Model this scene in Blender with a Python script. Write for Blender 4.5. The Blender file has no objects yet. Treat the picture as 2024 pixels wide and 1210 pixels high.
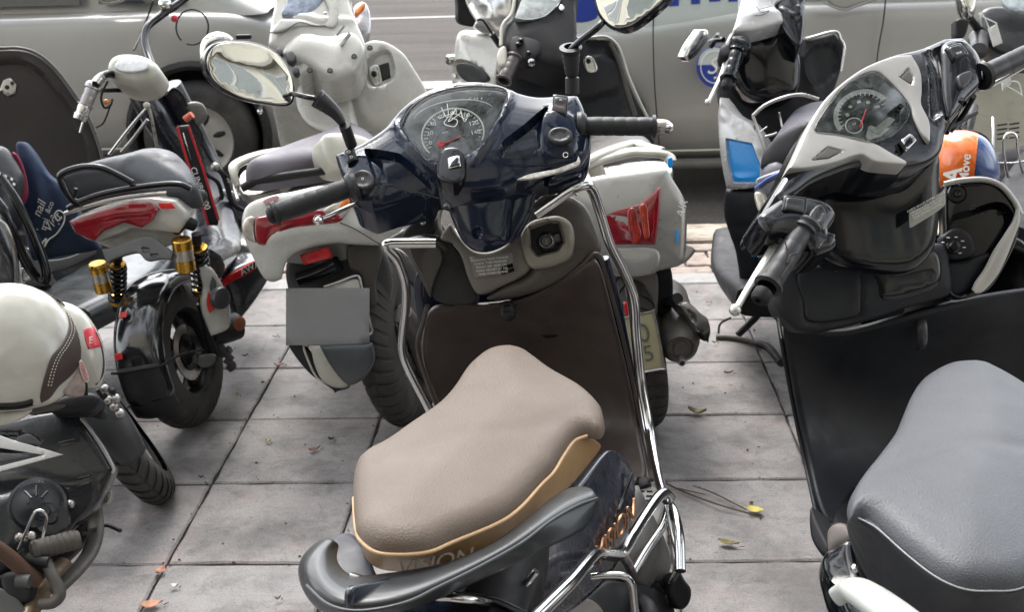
import bpy, bmesh, math, random
import numpy as np
from mathutils import Vector, Matrix
from mathutils.geometry import delaunay_2d_cdt
random.seed(7); rng = np.random.RandomState(7)
R_ = math.radians
S = bpy.context.scene
COL = S.collection

# ------------------------------------------------------------------ camera
FPX, PITCH, ROLL, YAW = 2381.28, .3471, -.0303, .0459
TILE = .40
CH = 3.8244 * TILE
_cp, _sp, _cr, _sr, _cy, _sy = (math.cos(PITCH), math.sin(PITCH), math.cos(ROLL), math.sin(ROLL), math.cos(YAW), math.sin(YAW))
_F = np.array([0, _cp, -_sp]); _U = np.array([0, _sp, _cp]); _R = np.array([1., 0, 0])
_R2, _U2 = _cr*_R + _sr*_U, -_sr*_R + _cr*_U
_M = np.array([[_cy, -_sy, 0], [_sy, _cy, 0], [0, 0, 1]])
CR, CU, CF = _M @ _R2, _M @ _U2, _M @ _F
CAM = np.array([0, 0, CH])
cam_d = bpy.data.cameras.new('camera'); cam = bpy.data.objects.new('camera', cam_d); COL.objects.link(cam)
cam_d.sensor_width = 36; cam_d.lens = FPX / 2024 * 36; cam_d.clip_end = 300; cam_d.clip_start = .05
cam.matrix_world = Matrix(((CR[0], CU[0], -CF[0], 0), (CR[1], CU[1], -CF[1], 0), (CR[2], CU[2], -CF[2], CH), (0, 0, 0, 1)))
cam_d.dof.use_dof = True; cam_d.dof.focus_distance = 2.1; cam_d.dof.aperture_fstop = 11
S.camera = cam

# ------------------------------------------------------------------ light
SUN_EL, SUN_AZ = 60, -25      # soft, nearly overcast daylight
W = bpy.data.worlds.new('World'); S.world = W; W.use_nodes = True
nt = W.node_tree; nt.nodes.clear()
out = nt.nodes.new('ShaderNodeOutputWorld'); bg = nt.nodes.new('ShaderNodeBackground')
sky = nt.nodes.new('ShaderNodeTexSky'); sky.sky_type = 'NISHITA'; sky.sun_disc = False
sky.sun_elevation = R_(SUN_EL); sky.sun_rotation = R_(SUN_AZ); sky.air_density = 1.2; sky.dust_density = 3
hsv = nt.nodes.new('ShaderNodeHueSaturation'); hsv.inputs['Saturation'].default_value = .25
tc = nt.nodes.new('ShaderNodeTexCoord'); ns = nt.nodes.new('ShaderNodeTexNoise'); ns.inputs['Scale'].default_value = 2.2; ns.inputs['Detail'].default_value = 6
rp = nt.nodes.new('ShaderNodeMapRange'); rp.inputs['From Min'].default_value = .35; rp.inputs['From Max'].default_value = .65
rp.inputs['To Min'].default_value = 1.5; rp.inputs['To Max'].default_value = 2.6
mu = nt.nodes.new('ShaderNodeVectorMath'); mu.operation = 'SCALE'
nt.links.new(sky.outputs[0], hsv.inputs['Color']); nt.links.new(tc.outputs['Generated'], ns.inputs['Vector'])
nt.links.new(ns.outputs['Fac'], rp.inputs['Value']); nt.links.new(hsv.outputs[0], mu.inputs[0]); nt.links.new(rp.outputs[0], mu.inputs['Scale'])
nt.links.new(mu.outputs[0], bg.inputs['Color']); bg.inputs['Strength'].default_value = .15
nt.links.new(bg.outputs[0], out.inputs['Surface'])
sd = bpy.data.lights.new('sun', 'SUN'); so = bpy.data.objects.new('sun', sd); COL.objects.link(so)
sd.energy = 1.3; sd.angle = R_(25); sd.color = (1, .97, .93)
_a = R_(SUN_AZ)
_sdir = Vector((math.sin(_a)*math.cos(R_(SUN_EL)), math.cos(_a)*math.cos(R_(SUN_EL)), math.sin(R_(SUN_EL))))
so.rotation_euler = _sdir.to_track_quat('Z', 'Y').to_euler(); so.location = (0, 0, 20)
S.view_settings.view_transform = 'Standard'; S.view_settings.look = 'None'; S.view_settings.gamma = 1
S.view_settings.use_curve_mapping = False; S.view_settings.exposure = 1.02

# ------------------------------------------------------------------ pixels to points (real depths: y = metres ahead, z = height)
def ray(u, v): return (u-1012)/FPX*CR + (605-v)/FPX*CU + CF
def Y(u, v, y): d = ray(u, v); return CAM + d*(y/d[1])
def Z(u, v, z): d = ray(u, v); return CAM + d*((z-CH)/d[2])
def V(*a): return np.array(a, float)
def nrm(a): a = np.asarray(a, float); return a/np.linalg.norm(a)
class Plane:
    def __init__(s, o, n):
        s.o = np.asarray(o, float); s.n = nrm(n)
        up = V(0, 0, 1) if abs(s.n[2]) < .9 else V(0, 1, 0)
        s.a = nrm(np.cross(up, s.n)); s.b = np.cross(s.n, s.a)
    def at(s, u, v):
        d = ray(u, v); return CAM + d*(((s.o-CAM) @ s.n)/(d @ s.n))
    def ab(s, u, v): p = s.at(u, v)-s.o; return np.array([p @ s.a, p @ s.b])
    def w(s, a, b, h=0): return s.o + a*s.a + b*s.b + h*s.n
    def up(s, h): return Plane(s.o + h*s.n, s.n)
def PL(u, v, y, n): return Plane(Y(u, v, y), n)
def P3(p, q, r):
    n = np.cross(q-p, r-p)
    if n @ (CAM-p) < 0: n = -n
    return Plane(p, n)

# ------------------------------------------------------------------ materials
def _noise(nt, scale, detail=4, dist=0):
    t = nt.nodes.new('ShaderNodeTexCoord'); n = nt.nodes.new('ShaderNodeTexNoise')
    n.inputs['Scale'].default_value = scale; n.inputs['Detail'].default_value = detail; n.inputs['Distortion'].default_value = dist
    nt.links.new(t.outputs['Object'], n.inputs['Vector']); return n
MATS = {}
def mat(name, col, rough=.4, metal=0, coat=0, bump=0, bscale=200, dirt=.12, dscale=9, rvar=.12, spec=.5, dust=0, trans=0):
    if name in MATS: return MATS[name]
    m = bpy.data.materials.new(name); m.use_nodes = True; nt = m.node_tree; b = nt.nodes['Principled BSDF']
    c = (*col, 1)
    n1 = _noise(nt, dscale, 6, .3)
    mr = nt.nodes.new('ShaderNodeMapRange'); mr.inputs['From Min'].default_value = .3; mr.inputs['From Max'].default_value = .7
    mr.inputs['To Min'].default_value = 1-dirt; mr.inputs['To Max'].default_value = 1+dirt
    vm = nt.nodes.new('ShaderNodeVectorMath'); vm.operation = 'SCALE'; vm.inputs[0].default_value = col
    nt.links.new(n1.outputs['Fac'], mr.inputs['Value']); nt.links.new(mr.outputs[0], vm.inputs['Scale'])
    last = vm.outputs[0]
    if dust:
        n3 = _noise(nt, 3.5, 8, .5); gr = nt.nodes.new('ShaderNodeTexNoise'); gr.inputs['Scale'].default_value = 420; gr.inputs['Detail'].default_value = 3
        mr3 = nt.nodes.new('ShaderNodeMapRange'); mr3.inputs['From Min'].default_value = .42; mr3.inputs['From Max'].default_value = .72; mr3.inputs['To Max'].default_value = dust
        mm = nt.nodes.new('ShaderNodeMath'); mm.operation = 'MULTIPLY'
        nt.links.new(n3.outputs['Fac'], mr3.inputs['Value']); nt.links.new(mr3.outputs[0], mm.inputs[0]); nt.links.new(gr.outputs['Fac'], mm.inputs[1])
        mx = nt.nodes.new('ShaderNodeMix'); mx.data_type = 'RGBA'; mx.inputs['B'].default_value = (.30, .27, .24, 1)
        nt.links.new(mm.outputs[0], mx.inputs['Factor']); nt.links.new(last, mx.inputs['A']); last = mx.outputs['Result']
    nt.links.new(last, b.inputs['Base Color'])
    n2 = _noise(nt, dscale*2.7, 7, .6); m2 = nt.nodes.new('ShaderNodeMapRange'); m2.inputs['From Min'].default_value = .3; m2.inputs['From Max'].default_value = .7
    m2.inputs['To Min'].default_value = max(0.02, rough-rvar*rough*1.5); m2.inputs['To Max'].default_value = min(1, rough+rvar)
    nt.links.new(n2.outputs['Fac'], m2.inputs['Value']); nt.links.new(m2.outputs[0], b.inputs['Roughness'])
    b.inputs['Metallic'].default_value = metal; b.inputs['Specular IOR Level'].default_value = spec
    b.inputs['Coat Weight'].default_value = coat; b.inputs['Coat Roughness'].default_value = .04
    if trans: b.inputs['Transmission Weight'].default_value = trans
    if bump:
        n4 = _noise(nt, bscale, 3); bp = nt.nodes.new('ShaderNodeBump'); bp.inputs['Strength'].default_value = bump; bp.inputs['Distance'].default_value = .002
        nt.links.new(n4.outputs['Fac'], bp.inputs['Height']); nt.links.new(bp.outputs[0], b.inputs['Normal'])
    MATS[name] = m; return m
def clear(name, tint=(1, 1, 1), gl=.05, fac=.12, spec_tint=(1, 1, 1)):
    if name in MATS: return MATS[name]
    m = bpy.data.materials.new(name); m.use_nodes = True; nt = m.node_tree; nt.nodes.clear()
    o = nt.nodes.new('ShaderNodeOutputMaterial'); t = nt.nodes.new('ShaderNodeBsdfTransparent'); g = nt.nodes.new('ShaderNodeBsdfGlossy')
    t.inputs[0].default_value = (*tint, 1); g.inputs['Roughness'].default_value = gl; g.inputs[0].default_value = (*spec_tint, 1)
    lw = nt.nodes.new('ShaderNodeFresnel'); lw.inputs[0].default_value = 1.28
    n = _noise(nt, 60, 6); a = nt.nodes.new('ShaderNodeMath'); a.operation = 'MULTIPLY_ADD'; a.inputs[1].default_value = fac; a.inputs[2].default_value = 0
    a2 = nt.nodes.new('ShaderNodeMath'); a2.operation = 'ADD'; a2.use_clamp = True
    nt.links.new(n.outputs['Fac'], a.inputs[0]); nt.links.new(a.outputs[0], a2.inputs[0]); nt.links.new(lw.outputs[0], a2.inputs[1])
    mx = nt.nodes.new('ShaderNodeMixShader'); nt.links.new(a2.outputs[0], mx.inputs[0]); nt.links.new(t.outputs[0], mx.inputs[1]); nt.links.new(g.outputs[0], mx.inputs[2])
    nt.links.new(mx.outputs[0], o.inputs[0]); MATS[name] = m; return m

navy = mat('navy_gloss', (.006, .012, .028), .10, 0, .15, dust=.012, rvar=.08, spec=.5)
blackg = mat('black_gloss', (.003, .004, .006), .09, 0, .1, dust=.01, rvar=.08, spec=.45)
blackm = mat('black_plastic', (.009, .009, .011), .5, bump=.15, bscale=700, dust=.03, spec=.3)
blackp = mat('black_panel', (.010, .012, .016), .5, bump=.12, bscale=900, dust=.08, spec=.3, dirt=.3)
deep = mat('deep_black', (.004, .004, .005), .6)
brownp = mat('brown_black_plastic', (.054, .041, .037), .42, bump=.1, bscale=900, dust=.22, spec=.4, dirt=.3)
greyp = mat('grey_plastic', (.055, .048, .042), .42, bump=.1, bscale=700, dust=.08)
taupep = mat('taupe_plastic', (.13, .115, .10), .4, bump=.1, bscale=700)
rubber = mat('rubber', (.012, .013, .015), .42, bump=.2, bscale=500, dust=.05)
tyrem = mat('tyre_rubber', (.018, .017, .016), .75, bump=.3, bscale=260, dust=.3, dscale=5)
chrome = mat('chrome', (.60, .60, .59), .12, 1, rvar=.05, dirt=.08, dscale=12)
chromeb = mat('bright_chrome', (.78, .78, .78), .06, 1, rvar=.08)
steel = mat('brushed_steel', (.42, .40, .38), .32, 1, rvar=.2, dirt=.3, dscale=20)
alu = mat('cast_aluminium', (.33, .33, .33), .42, .8, bump=.3, bscale=300)
white = mat('white_paint', (.43, .425, .395), .22, 0, .5, dust=.12)
silver = mat('silver_paint', (.30, .29, .27), .3, .4, .5, dust=.15)
cream = mat('cream_plastic', (.40, .39, .335), .32, 0, .3, dust=.2)
carp = mat('beige_car_paint', (.31, .308, .297), .33, .3, .35, dirt=.02, dscale=2, rvar=0)
redl = mat('red_lens', (.20, .004, .010), .1, 0, 1, rvar=.05, dirt=.3, dscale=25)
redr = mat('red_reflector', (.55, .01, .01), .25, 0, .5)
orangel = mat('orange_lens', (.75, .22, .03), .12, 0, 1, dirt=.3, dscale=40)
clearl = mat('clear_lens_body', (.50, .46, .40), .12, .4, 1, dirt=.35, dscale=40)
gold = mat('gold_anodised', (.65, .36, .06), .25, 1, rvar=.1)
bluep = mat('bright_blue', (.005, .27, .72), .3, 0, .4)
whitep = mat('white_print', (.75, .74, .70), .5)
redp = mat('red_print', (.45, .012, .02), .4, 0, .3)
orangep = mat('orange_shell', (.80, .16, .02), .2, 0, .8)
bluesh = mat('blue_shell', (.018, .06, .2), .25, 0, .8)
lensc = clear('clear_cover', (.96, .97, .96), .04, .03)
glassm = mat('mirror_glass', (.82, .83, .80), .015, 1, rvar=.015, dirt=.03)

# ------------------------------------------------------------------ object helpers
def root_loc(o):
    while o.parent: o = o.parent
    return np.array(o.location)
def mk(name, verts, faces, m, parent=None, smooth=True, label=None, sharp=None, solid=0, sub=0, bevel=0):
    me = bpy.data.meshes.new(name)
    vv = np.asarray(verts, float)
    if parent is not None: vv = vv - root_loc(parent)
    me.from_pydata([tuple(x) for x in vv], [], [tuple(int(i) for i in f) for f in faces]); me.materials.append(m)
    bm = bmesh.new(); bm.from_mesh(me); bmesh.ops.recalc_face_normals(bm, faces=bm.faces)
    if sharp:
        for e in bm.edges:
            if len(e.link_faces) == 2 and e.calc_face_angle(0) > sharp: e.smooth = False
    bm.to_mesh(me); bm.free()
    if smooth: me.polygons.foreach_set('use_smooth', [True]*len(me.polygons))
    o = bpy.data.objects.new(name, me); COL.objects.link(o)
    if parent is not None: o.parent = parent
    if sub: d = o.modifiers.new('sub', 'SUBSURF'); d.levels = d.render_levels = sub
    if solid: d = o.modifiers.new('sol', 'SOLIDIFY'); d.thickness = solid; d.offset = -1
    if bevel: d = o.modifiers.new('bev', 'BEVEL'); d.width = bevel; d.segments = 2; d.limit_method = 'ANGLE'; d.harden_normals = False
    if label: o['label'] = label
    return o
def thing(name, label, cat, loc, group=None):
    o = bpy.data.objects.new(name, None); COL.objects.link(o); o.location = tuple(float(x) for x in loc); o.empty_display_size = .1
    o['label'] = label; o['category'] = cat
    if group: o['group'] = group
    return o
def tag(o, label, cat, group=None):
    o['label'] = label; o['category'] = cat
    if group: o['group'] = group
    return o
def struct(o): o['kind'] = 'structure'; return o

def crom(P, sub=6, closed=False, sharp=()):
    """Catmull-Rom through points P (n x d); indices in sharp stay corners."""
    P = [np.asarray(p, float) for p in P]; n = len(P)
    if n < 3: 
        return [P[0]+(P[-1]-P[0])*k/sub for k in range(sub+1)]
    out = []
    segs = range(n if closed else n-1)
    for i in segs:
        p1, p2 = P[i], P[(i+1) % n]
        p0 = P[(i-1) % n] if (closed or i > 0) and i not in sharp else p1*2-p2
        p3 = P[(i+2) % n] if (closed or i+2 < n) and ((i+1) % n) not in sharp else p2*2-p1
        for k in range(sub):
            t = k/sub
            out.append(.5*((2*p1)+(-p0+p2)*t+(2*p0-5*p1+4*p2-p3)*t*t+(-p0+3*p1-3*p2+p3)*t**3))
    if not closed: out.append(P[-1])
    return out
def resample(P, step):
    P = np.asarray(P); Q = np.vstack([P, P[:1]]); L = np.r_[0, np.cumsum(np.linalg.norm(np.diff(Q, axis=0), axis=1))]
    n = max(8, int(L[-1]/step)); t = np.arange(n)/n*L[-1]
    return np.stack([np.interp(t, L, Q[:, k]) for k in range(Q.shape[1])], 1)
def inpoly(p, poly):
    x, y = p[:, 0], p[:, 1]; c = np.zeros(len(p), bool); a = poly; b = np.roll(poly, -1, 0)
    for (x1, y1), (x2, y2) in zip(a, b):
        k = (y1 > y) != (y2 > y)
        with np.errstate(divide='ignore', invalid='ignore'):
            c ^= k & (x < (x2-x1)*(y-y1)/(y2-y1+1e-15)+x1)
    return c
def pdist(p, poly, closed=True):
    a = poly if closed else poly[:-1]; b = np.roll(poly, -1, 0) if closed else poly[1:]
    d = np.full(len(p), 1e9)
    for p1, p2 in zip(a, b):
        e = p2-p1; L = e @ e+1e-15; t = np.clip(((p-p1) @ e)/L, 0, 1)
        d = np.minimum(d, np.linalg.norm(p-p1-t[:, None]*e, axis=1))
    return d
def relief(name, px, pl, m, parent, th=.02, r=.006, dome=0, ds=.05, bumps=(), dents=(), step=.012, smooth=True, cv=(0, 0), label=None, lift=0, raw=False, sub=5, hf=None):
    """a solid panel: outline seen at pixels px on plane pl, rounded edge r, domed face, ridges (bumps) and sunken fields (dents)."""
    sharp = [i for i, p in enumerate(px) if len(p) > 2]
    A = np.array([(p[0], p[1]) for p in px], float) if raw else np.array([pl.ab(p[0], p[1]) for p in px])
    if smooth: A = np.array(crom(A, sub, True, sharp))
    elif not smooth: pass
    B = resample(A, step*.6) if smooth else A
    if not smooth:
        C_ = []
        for i in range(len(B)):
            p, q = B[i], B[(i+1) % len(B)]; k = max(1, int(np.linalg.norm(q-p)/(step)))
            C_ += [p+(q-p)*j/k for j in range(k)]
        B = np.array(C_)
    area = .5*np.sum(B[:, 0]*np.roll(B[:, 1], -1)-np.roll(B[:, 0], -1)*B[:, 1])
    if area < 0: B = B[::-1]
    T = np.roll(B, -1, 0)-np.roll(B, 1, 0); T /= np.linalg.norm(T, axis=1)[:, None]+1e-12
    N = np.stack([-T[:, 1], T[:, 0]], 1)
    pts = [B]
    for k in (.15, .45, 1.0):
        q = B+N*r*k; ok = inpoly(q, B); dd = pdist(q, B); ok &= dd > r*k*.85
        pts.append(q[ok])
    lo, hi = B.min(0), B.max(0)
    gx = np.arange(lo[0], hi[0], step); gy = np.arange(lo[1], hi[1], step*.87)
    G = np.array([(x+(step/2 if j % 2 else 0), y) for j, y in enumerate(gy) for x in gx])
    if len(G):
        ok = inpoly(G, B); G = G[ok]
        if len(G): G = G[pdist(G, B) > r+step*.45]; pts.append(G)
    for dn in dents:
        D = np.array([pl.ab(*p[:2]) for p in dn[0]]); D = np.array(crom(D, 4, True)) if len(dn) > 3 and dn[3] else D
        D = resample(D, step*.5); s = dn[2]
        for o_ in (-.5, .5):
            Tn = np.roll(D, -1, 0)-np.roll(D, 1, 0); Tn /= np.linalg.norm(Tn, axis=1)[:, None]+1e-12
            q = D+np.stack([-Tn[:, 1], Tn[:, 0]], 1)*s*o_; q = q[inpoly(q, B)]
            if len(q): pts.append(q[pdist(q, B) > r])
    P = np.vstack([p for p in pts if len(p)])
    nB = len(B)
    res = delaunay_2d_cdt([Vector(p) for p in P], [(i, (i+1) % nB) for i in range(nB)], [], 1, 1e-6)
    vs = np.array([tuple(v) for v in res[0]]); fs = [tuple(f) for f in res[2]]
    d = pdist(vs, B)
    dd = np.clip(d/r, 0, 1); h = (np.sqrt(np.clip(1-(1-dd)**2, 0, 1))-1)*r
    if dome: h = h+dome*(1-np.exp(-(d/ds)**1.3))
    for bp in bumps:
        L = np.array([pl.ab(*p[:2]) for p in bp[0]]); L = np.array(crom(L, 4)) if len(L) > 2 else L
        h = h+bp[2]*np.exp(-(pdist(vs, L, False)/bp[1])**2)*np.clip(d/(r*1.5), 0, 1)
    for dn in dents:
        D = np.array([pl.ab(*p[:2]) for p in dn[0]]); D = np.array(crom(D, 4, True)) if len(dn) > 3 and dn[3] else D
        dist = pdist(vs, D)*np.where(inpoly(vs, D), 1, -1)
        t = np.clip(dist/dn[2]+.5, 0, 1); h = h+dn[1]*(t*t*(3-2*t))
    h = h+lift*r+(hf(vs) if hf else 0); c = B.mean(0); h = h-cv[0]*(vs[:, 0]-c[0])**2-cv[1]*(vs[:, 1]-c[1])**2
    W_ = np.array([pl.w(x, y, k) for (x, y), k in zip(vs, h)])
    # boundary walk
    cnt = {}
    for f in fs:
        for i in range(len(f)):
            e = (f[i], f[(i+1) % len(f)]); cnt[e] = 1
    be = [e for e in cnt if (e[1], e[0]) not in cnt]
    used = sorted({i for e in be for i in e}); mp = {i: len(W_)+k for k, i in enumerate(used)}
    back = np.array([W_[i]-pl.n*th for i in used])
    nf = fs+[(e[1], e[0], mp[e[0]], mp[e[1]]) for e in be]
    # close the back
    nb = [tuple(mp[i] for i in f[::-1]) for f in fs if all(i in mp for i in f)]
    nxt = {e[0]: e[1] for e in be}
    st = be[0][0]; loop = [st]; k = nxt[st]
    while k != st and len(loop) < len(be)+1: loop.append(k); k = nxt.get(k, st)
    nf = nf+[tuple(mp[i] for i in loop[::-1])]
    return mk(name, np.vstack([W_, back]), nf, m, parent, label=label, sharp=R_(50))

def frames(P, up):
    P = np.asarray(P); T = np.gradient(P, axis=0); T /= np.linalg.norm(T, axis=1)[:, None]+1e-12
    fr = []; up = nrm(up); a = None
    for t in T:
        if a is None:
            a = np.cross(t, up)
            if np.linalg.norm(a) < 1e-3: a = np.cross(t, V(1, .1, 0))
        else: a = a-t*(a @ t)
        a = nrm(a); fr.append((a, np.cross(a, t)))
    return fr
def sweep(name, P, w, h, m, parent, up=(0, 0, 1), n=14, p=2.0, sub=5, cap=True, label=None, fixed=False, sharp=()):
    """superellipse section of half width w / half height h along smoothed path P"""
    P = [np.asarray(q, float) for q in P]; k = len(P)
    w = [w]*k if np.isscalar(w) else list(w); h = [h]*k if np.isscalar(h) else list(h)
    D = [np.r_[q, a, b] for q, a, b in zip(P, w, h)]
    D = np.array(crom(D, sub, False, sharp)) if sub > 1 else np.array(D)
    if len(D) < 2: return
    Q = D[:, :3]; fr = frames(Q, up)
    if fixed:
        T = np.gradient(Q, axis=0); fr = []
        for t in T:
            a = nrm(np.cross(t, nrm(up))); fr.append((a, nrm(np.cross(a, t))))
    vs, fs = [], []
    for i, (q, (a, b)) in enumerate(zip(Q, fr)):
        for j in range(n):
            t = 2*math.pi*j/n; c, s_ = math.cos(t), math.sin(t)
            x = math.copysign(abs(c)**(2/p), c)*max(D[i, 3], 1e-4); y = math.copysign(abs(s_)**(2/p), s_)*max(D[i, 4], 1e-4)
            vs.append(q+a*x+b*y)
    L = len(Q)
    for i in range(L-1):
        for j in range(n):
            fs.append((i*n+j, i*n+(j+1) % n, (i+1)*n+(j+1) % n, (i+1)*n+j))
    if cap: fs.append(tuple(range(n))[::-1]); fs.append(tuple((L-1)*n+j for j in range(n)))
    return mk(name, vs, fs, m, parent, label=label, sharp=R_(55))
def tube(name, P, r, m, parent, n=12, sub=5, **k): return sweep(name, P, r, r, m, parent, n=n, sub=sub, **k)
def lathe(name, prof, o, ax, m, parent, n=32, label=None, mod=None, sharp=R_(40), closed=False, angs=None, skew=None):
    """prof: (radius, offset along axis)"""
    ax = nrm(ax); a = nrm(np.cross(ax, V(0, 0, 1) if abs(ax[2]) < .9 else V(0, 1, 0))); b = np.cross(ax, a); o = np.asarray(o, float)
    vs, fs = [], []
    if angs is not None: n = len(angs)
    for k in range(n):
        t0 = 2*math.pi*k/n if angs is None else angs[k]
        for i, (r, h) in enumerate(prof):
            t = t0+(skew(i) if skew else 0); d = a*math.cos(t)+b*math.sin(t)
            rr = r+(mod(k, i) if mod else 0); vs.append(o+d*rr+ax*h)
    L = len(prof)
    for k in range(n):
        k2 = (k+1) % n
        for i in range(L-1 if not closed else L):
            i2 = (i+1) % L
            fs.append((k*L+i, k2*L+i, k2*L+i2, k*L+i2))
    o_ = mk(name, vs, fs, m, parent, label=label, sharp=sharp)
    return o_
def box(name, c, s, m, parent=None, rot=None, bevel=.003, label=None):
    c = np.asarray(c, float); vs = []
    ax = [V(1, 0, 0), V(0, 1, 0), V(0, 0, 1)] if rot is None else rot
    for x in (-.5, .5):
        for y in (-.5, .5):
            for z in (-.5, .5): vs.append(c+ax[0]*x*s[0]+ax[1]*y*s[1]+ax[2]*z*s[2])
    fs = [(0, 1, 3, 2), (4, 6, 7, 5), (0, 4, 5, 1), (2, 3, 7, 6), (0, 2, 6, 4), (1, 5, 7, 3)]
    return mk(name, vs, fs, m, parent, smooth=False, bevel=bevel, label=label)
def grid(name, rows, m, parent, sub=2, solid=.003, label=None, closed=False):
    """smooth sheet through rows of points"""
    vs = [p for r in rows for p in r]; c = len(rows[0]); fs = []
    for i in range(len(rows)-1):
        for j in range(c if closed else c-1):
            j2 = (j+1) % c
            fs.append((i*c+j, i*c+j2, (i+1)*c+j2, (i+1)*c+j))
    return mk(name, vs, fs, m, parent, sub=sub, solid=solid, label=label)
def join(name, objs, label=None):
    """join several freshly built meshes of one parent into one"""
    objs = [o for o in objs if o]; base = objs[0]; bm = bmesh.new(); mats = []
    for o in objs:
        i0 = len(bm.faces); bm.from_mesh(o.data); bm.faces.ensure_lookup_table()
        mm = o.data.materials[0]
        if mm not in mats: mats.append(mm)
        for f in bm.faces[i0:]: f.material_index = mats.index(mm)
    me = bpy.data.meshes.new(name); bm.to_mesh(me); bm.free()
    for x in mats: me.materials.append(x)
    n = bpy.data.objects.new(name, me); COL.objects.link(n); n.parent = base.parent
    for o in objs: bpy.data.objects.remove(o)
    if label: n['label'] = label
    return n
def text(name, s, o, xd, yd, size, m, parent, ext=.0006, align='CENTER', bold=0, shear=0, label=None):
    """lettering: xd reading direction, yd up"""
    c = bpy.data.curves.new(name, 'FONT'); c.body = s; c.size = size; c.align_x = align; c.align_y = 'CENTER'; c.extrude = ext; c.offset = bold; c.shear = shear
    tmp = bpy.data.objects.new('tmp', c); COL.objects.link(tmp)
    dg = bpy.context.evaluated_depsgraph_get(); me = bpy.data.meshes.new_from_object(tmp.evaluated_get(dg)); bpy.data.objects.remove(tmp)
    xd = nrm(xd); yd = np.asarray(yd, float); yd = nrm(yd-xd*(yd @ xd)); zd = np.cross(xd, yd)
    M = Matrix(((xd[0], yd[0], zd[0], 0), (xd[1], yd[1], zd[1], 0), (xd[2], yd[2], zd[2], 0), (0, 0, 0, 1)))
    loc = np.asarray(o, float)-(root_loc(parent) if parent else 0)
    me.transform(Matrix.Translation(Vector(loc)) @ M); me.materials.clear(); me.materials.append(m)
    ob = bpy.data.objects.new(name, me); COL.objects.link(ob)
    if parent: ob.parent = parent
    if label: ob['label'] = label
    return ob
def ptext(name, s, pl, u, v, u2, v2, size, m, parent, **k):
    """lettering on plane pl centred at pixel (u,v), reading towards (u2,v2)"""
    o = pl.at(u, v); x = pl.at(u2, v2)-o; x = x-pl.n*(x @ pl.n); y = np.cross(pl.n, x)
    return text(name, s, o+pl.n*.0015, x, y, size, m, parent, **k)
def ball(name, c, r, m, parent, sc=(1, 1, 1), n=16, label=None, ax=None):
    vs, fs = [], []; a = ax or [V(1, 0, 0), V(0, 1, 0), V(0, 0, 1)]
    for i in range(n//2+1):
        t = math.pi*i/(n//2)
        for j in range(n):
            f = 2*math.pi*j/n; vs.append(np.asarray(c)+(a[0]*math.sin(t)*math.cos(f)*sc[0]+a[1]*math.sin(t)*math.sin(f)*sc[1]+a[2]*math.cos(t)*sc[2])*r)
    for i in range(n//2):
        for j in range(n): fs.append((i*n+j, i*n+(j+1) % n, (i+1)*n+(j+1) % n, (i+1)*n+j))
    return mk(name, vs, fs, m, parent, label=label)

def wheel(parent, c, ax, R, wd, rim_m, spokes=5, rimf=.66, tread='block', disc=True, sp_w=.022, tm=None):
    """wheel part with tyre, rim and hub sub-parts; ax = axle direction"""
    ax = nrm(ax); ri = R*rimf; hw = wd/2
    hub = lathe('wheel', [(.001, -hw*.55), (.038, -hw*.55), (.042, -hw*.2), (.042, hw*.2), (.038, hw*.55), (.012, hw*.6), (.001, hw*.75)], c, ax, rim_m, parent, 20)
    prof = []
    for k in range(17):
        t = math.pi*k/16; x = -math.cos(t)*hw; e = math.sin(t)**.62
        prof.append((ri*.98+(R-ri*.98)*e, x))
    prof = prof+[(ri*.93, hw*.8), (ri*.93, -hw*.8)]
    if tread == 'block':
        np_ = 40; pt = 2*math.pi/np_; angs = [pt*(k+f) for k in range(np_) for f in (0, .64, .67, .97)]
        ty = lathe('tyre', prof, c, ax, tm or tyrem, parent, mod=lambda k, i: -.0065 if (k % 4 >= 2 and 2 <= i <= 14 and i != 8) else (-.004 if i == 8 else 0), skew=lambda i: pt*.42*abs(i-8)/3 if 2 <= i <= 14 else (pt*.84 if i < 18 else 0), sharp=R_(30), angs=angs)
    else: ty = lathe('tyre', prof, c, ax, tm or tyrem, parent, 96, sharp=R_(35))
    ty.parent = hub
    pr = [(ri*.99, -hw*.72), (ri*1.0, -hw*.62), (ri*.93, -hw*.55), (ri*.88, -hw*.2), (ri*.88, hw*.2), (ri*.93, hw*.55), (ri*1.0, hw*.62), (ri*.99, hw*.72), (ri*.96, hw*.6), (ri*.84, hw*.2), (ri*.84, -hw*.2), (ri*.96, -hw*.6)]
    rm = [lathe('rim', pr, c, ax, rim_m, parent, 48, closed=True)]
    a = nrm(np.cross(ax, V(0, 0, 1))); b = np.cross(ax, a)
    for k in range(spokes):
        t = 2*math.pi*k/spokes+.3; d = a*math.cos(t)+b*math.sin(t); d2 = a*math.cos(t+.25)+b*math.sin(t+.25)
        rm.append(sweep('rim', [c+d*.03, c+d*ri*.5+ax*hw*.15, c+d2*ri*.87], [sp_w*.8, sp_w*.55, sp_w*.8], [hw*.22]*3, rim_m, parent, up=ax, n=8, sub=3, fixed=True))
    r_ = join('rim', rm); r_.parent = hub
    if disc:
        dd = lathe('brake_disc', [(.055, -.002), (ri*.62, -.002), (ri*.62, .002), (.055, .002)], np.asarray(c)+ax*hw*.62, ax, steel, parent, 32, closed=True); dd.parent = hub
    return hub
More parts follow.
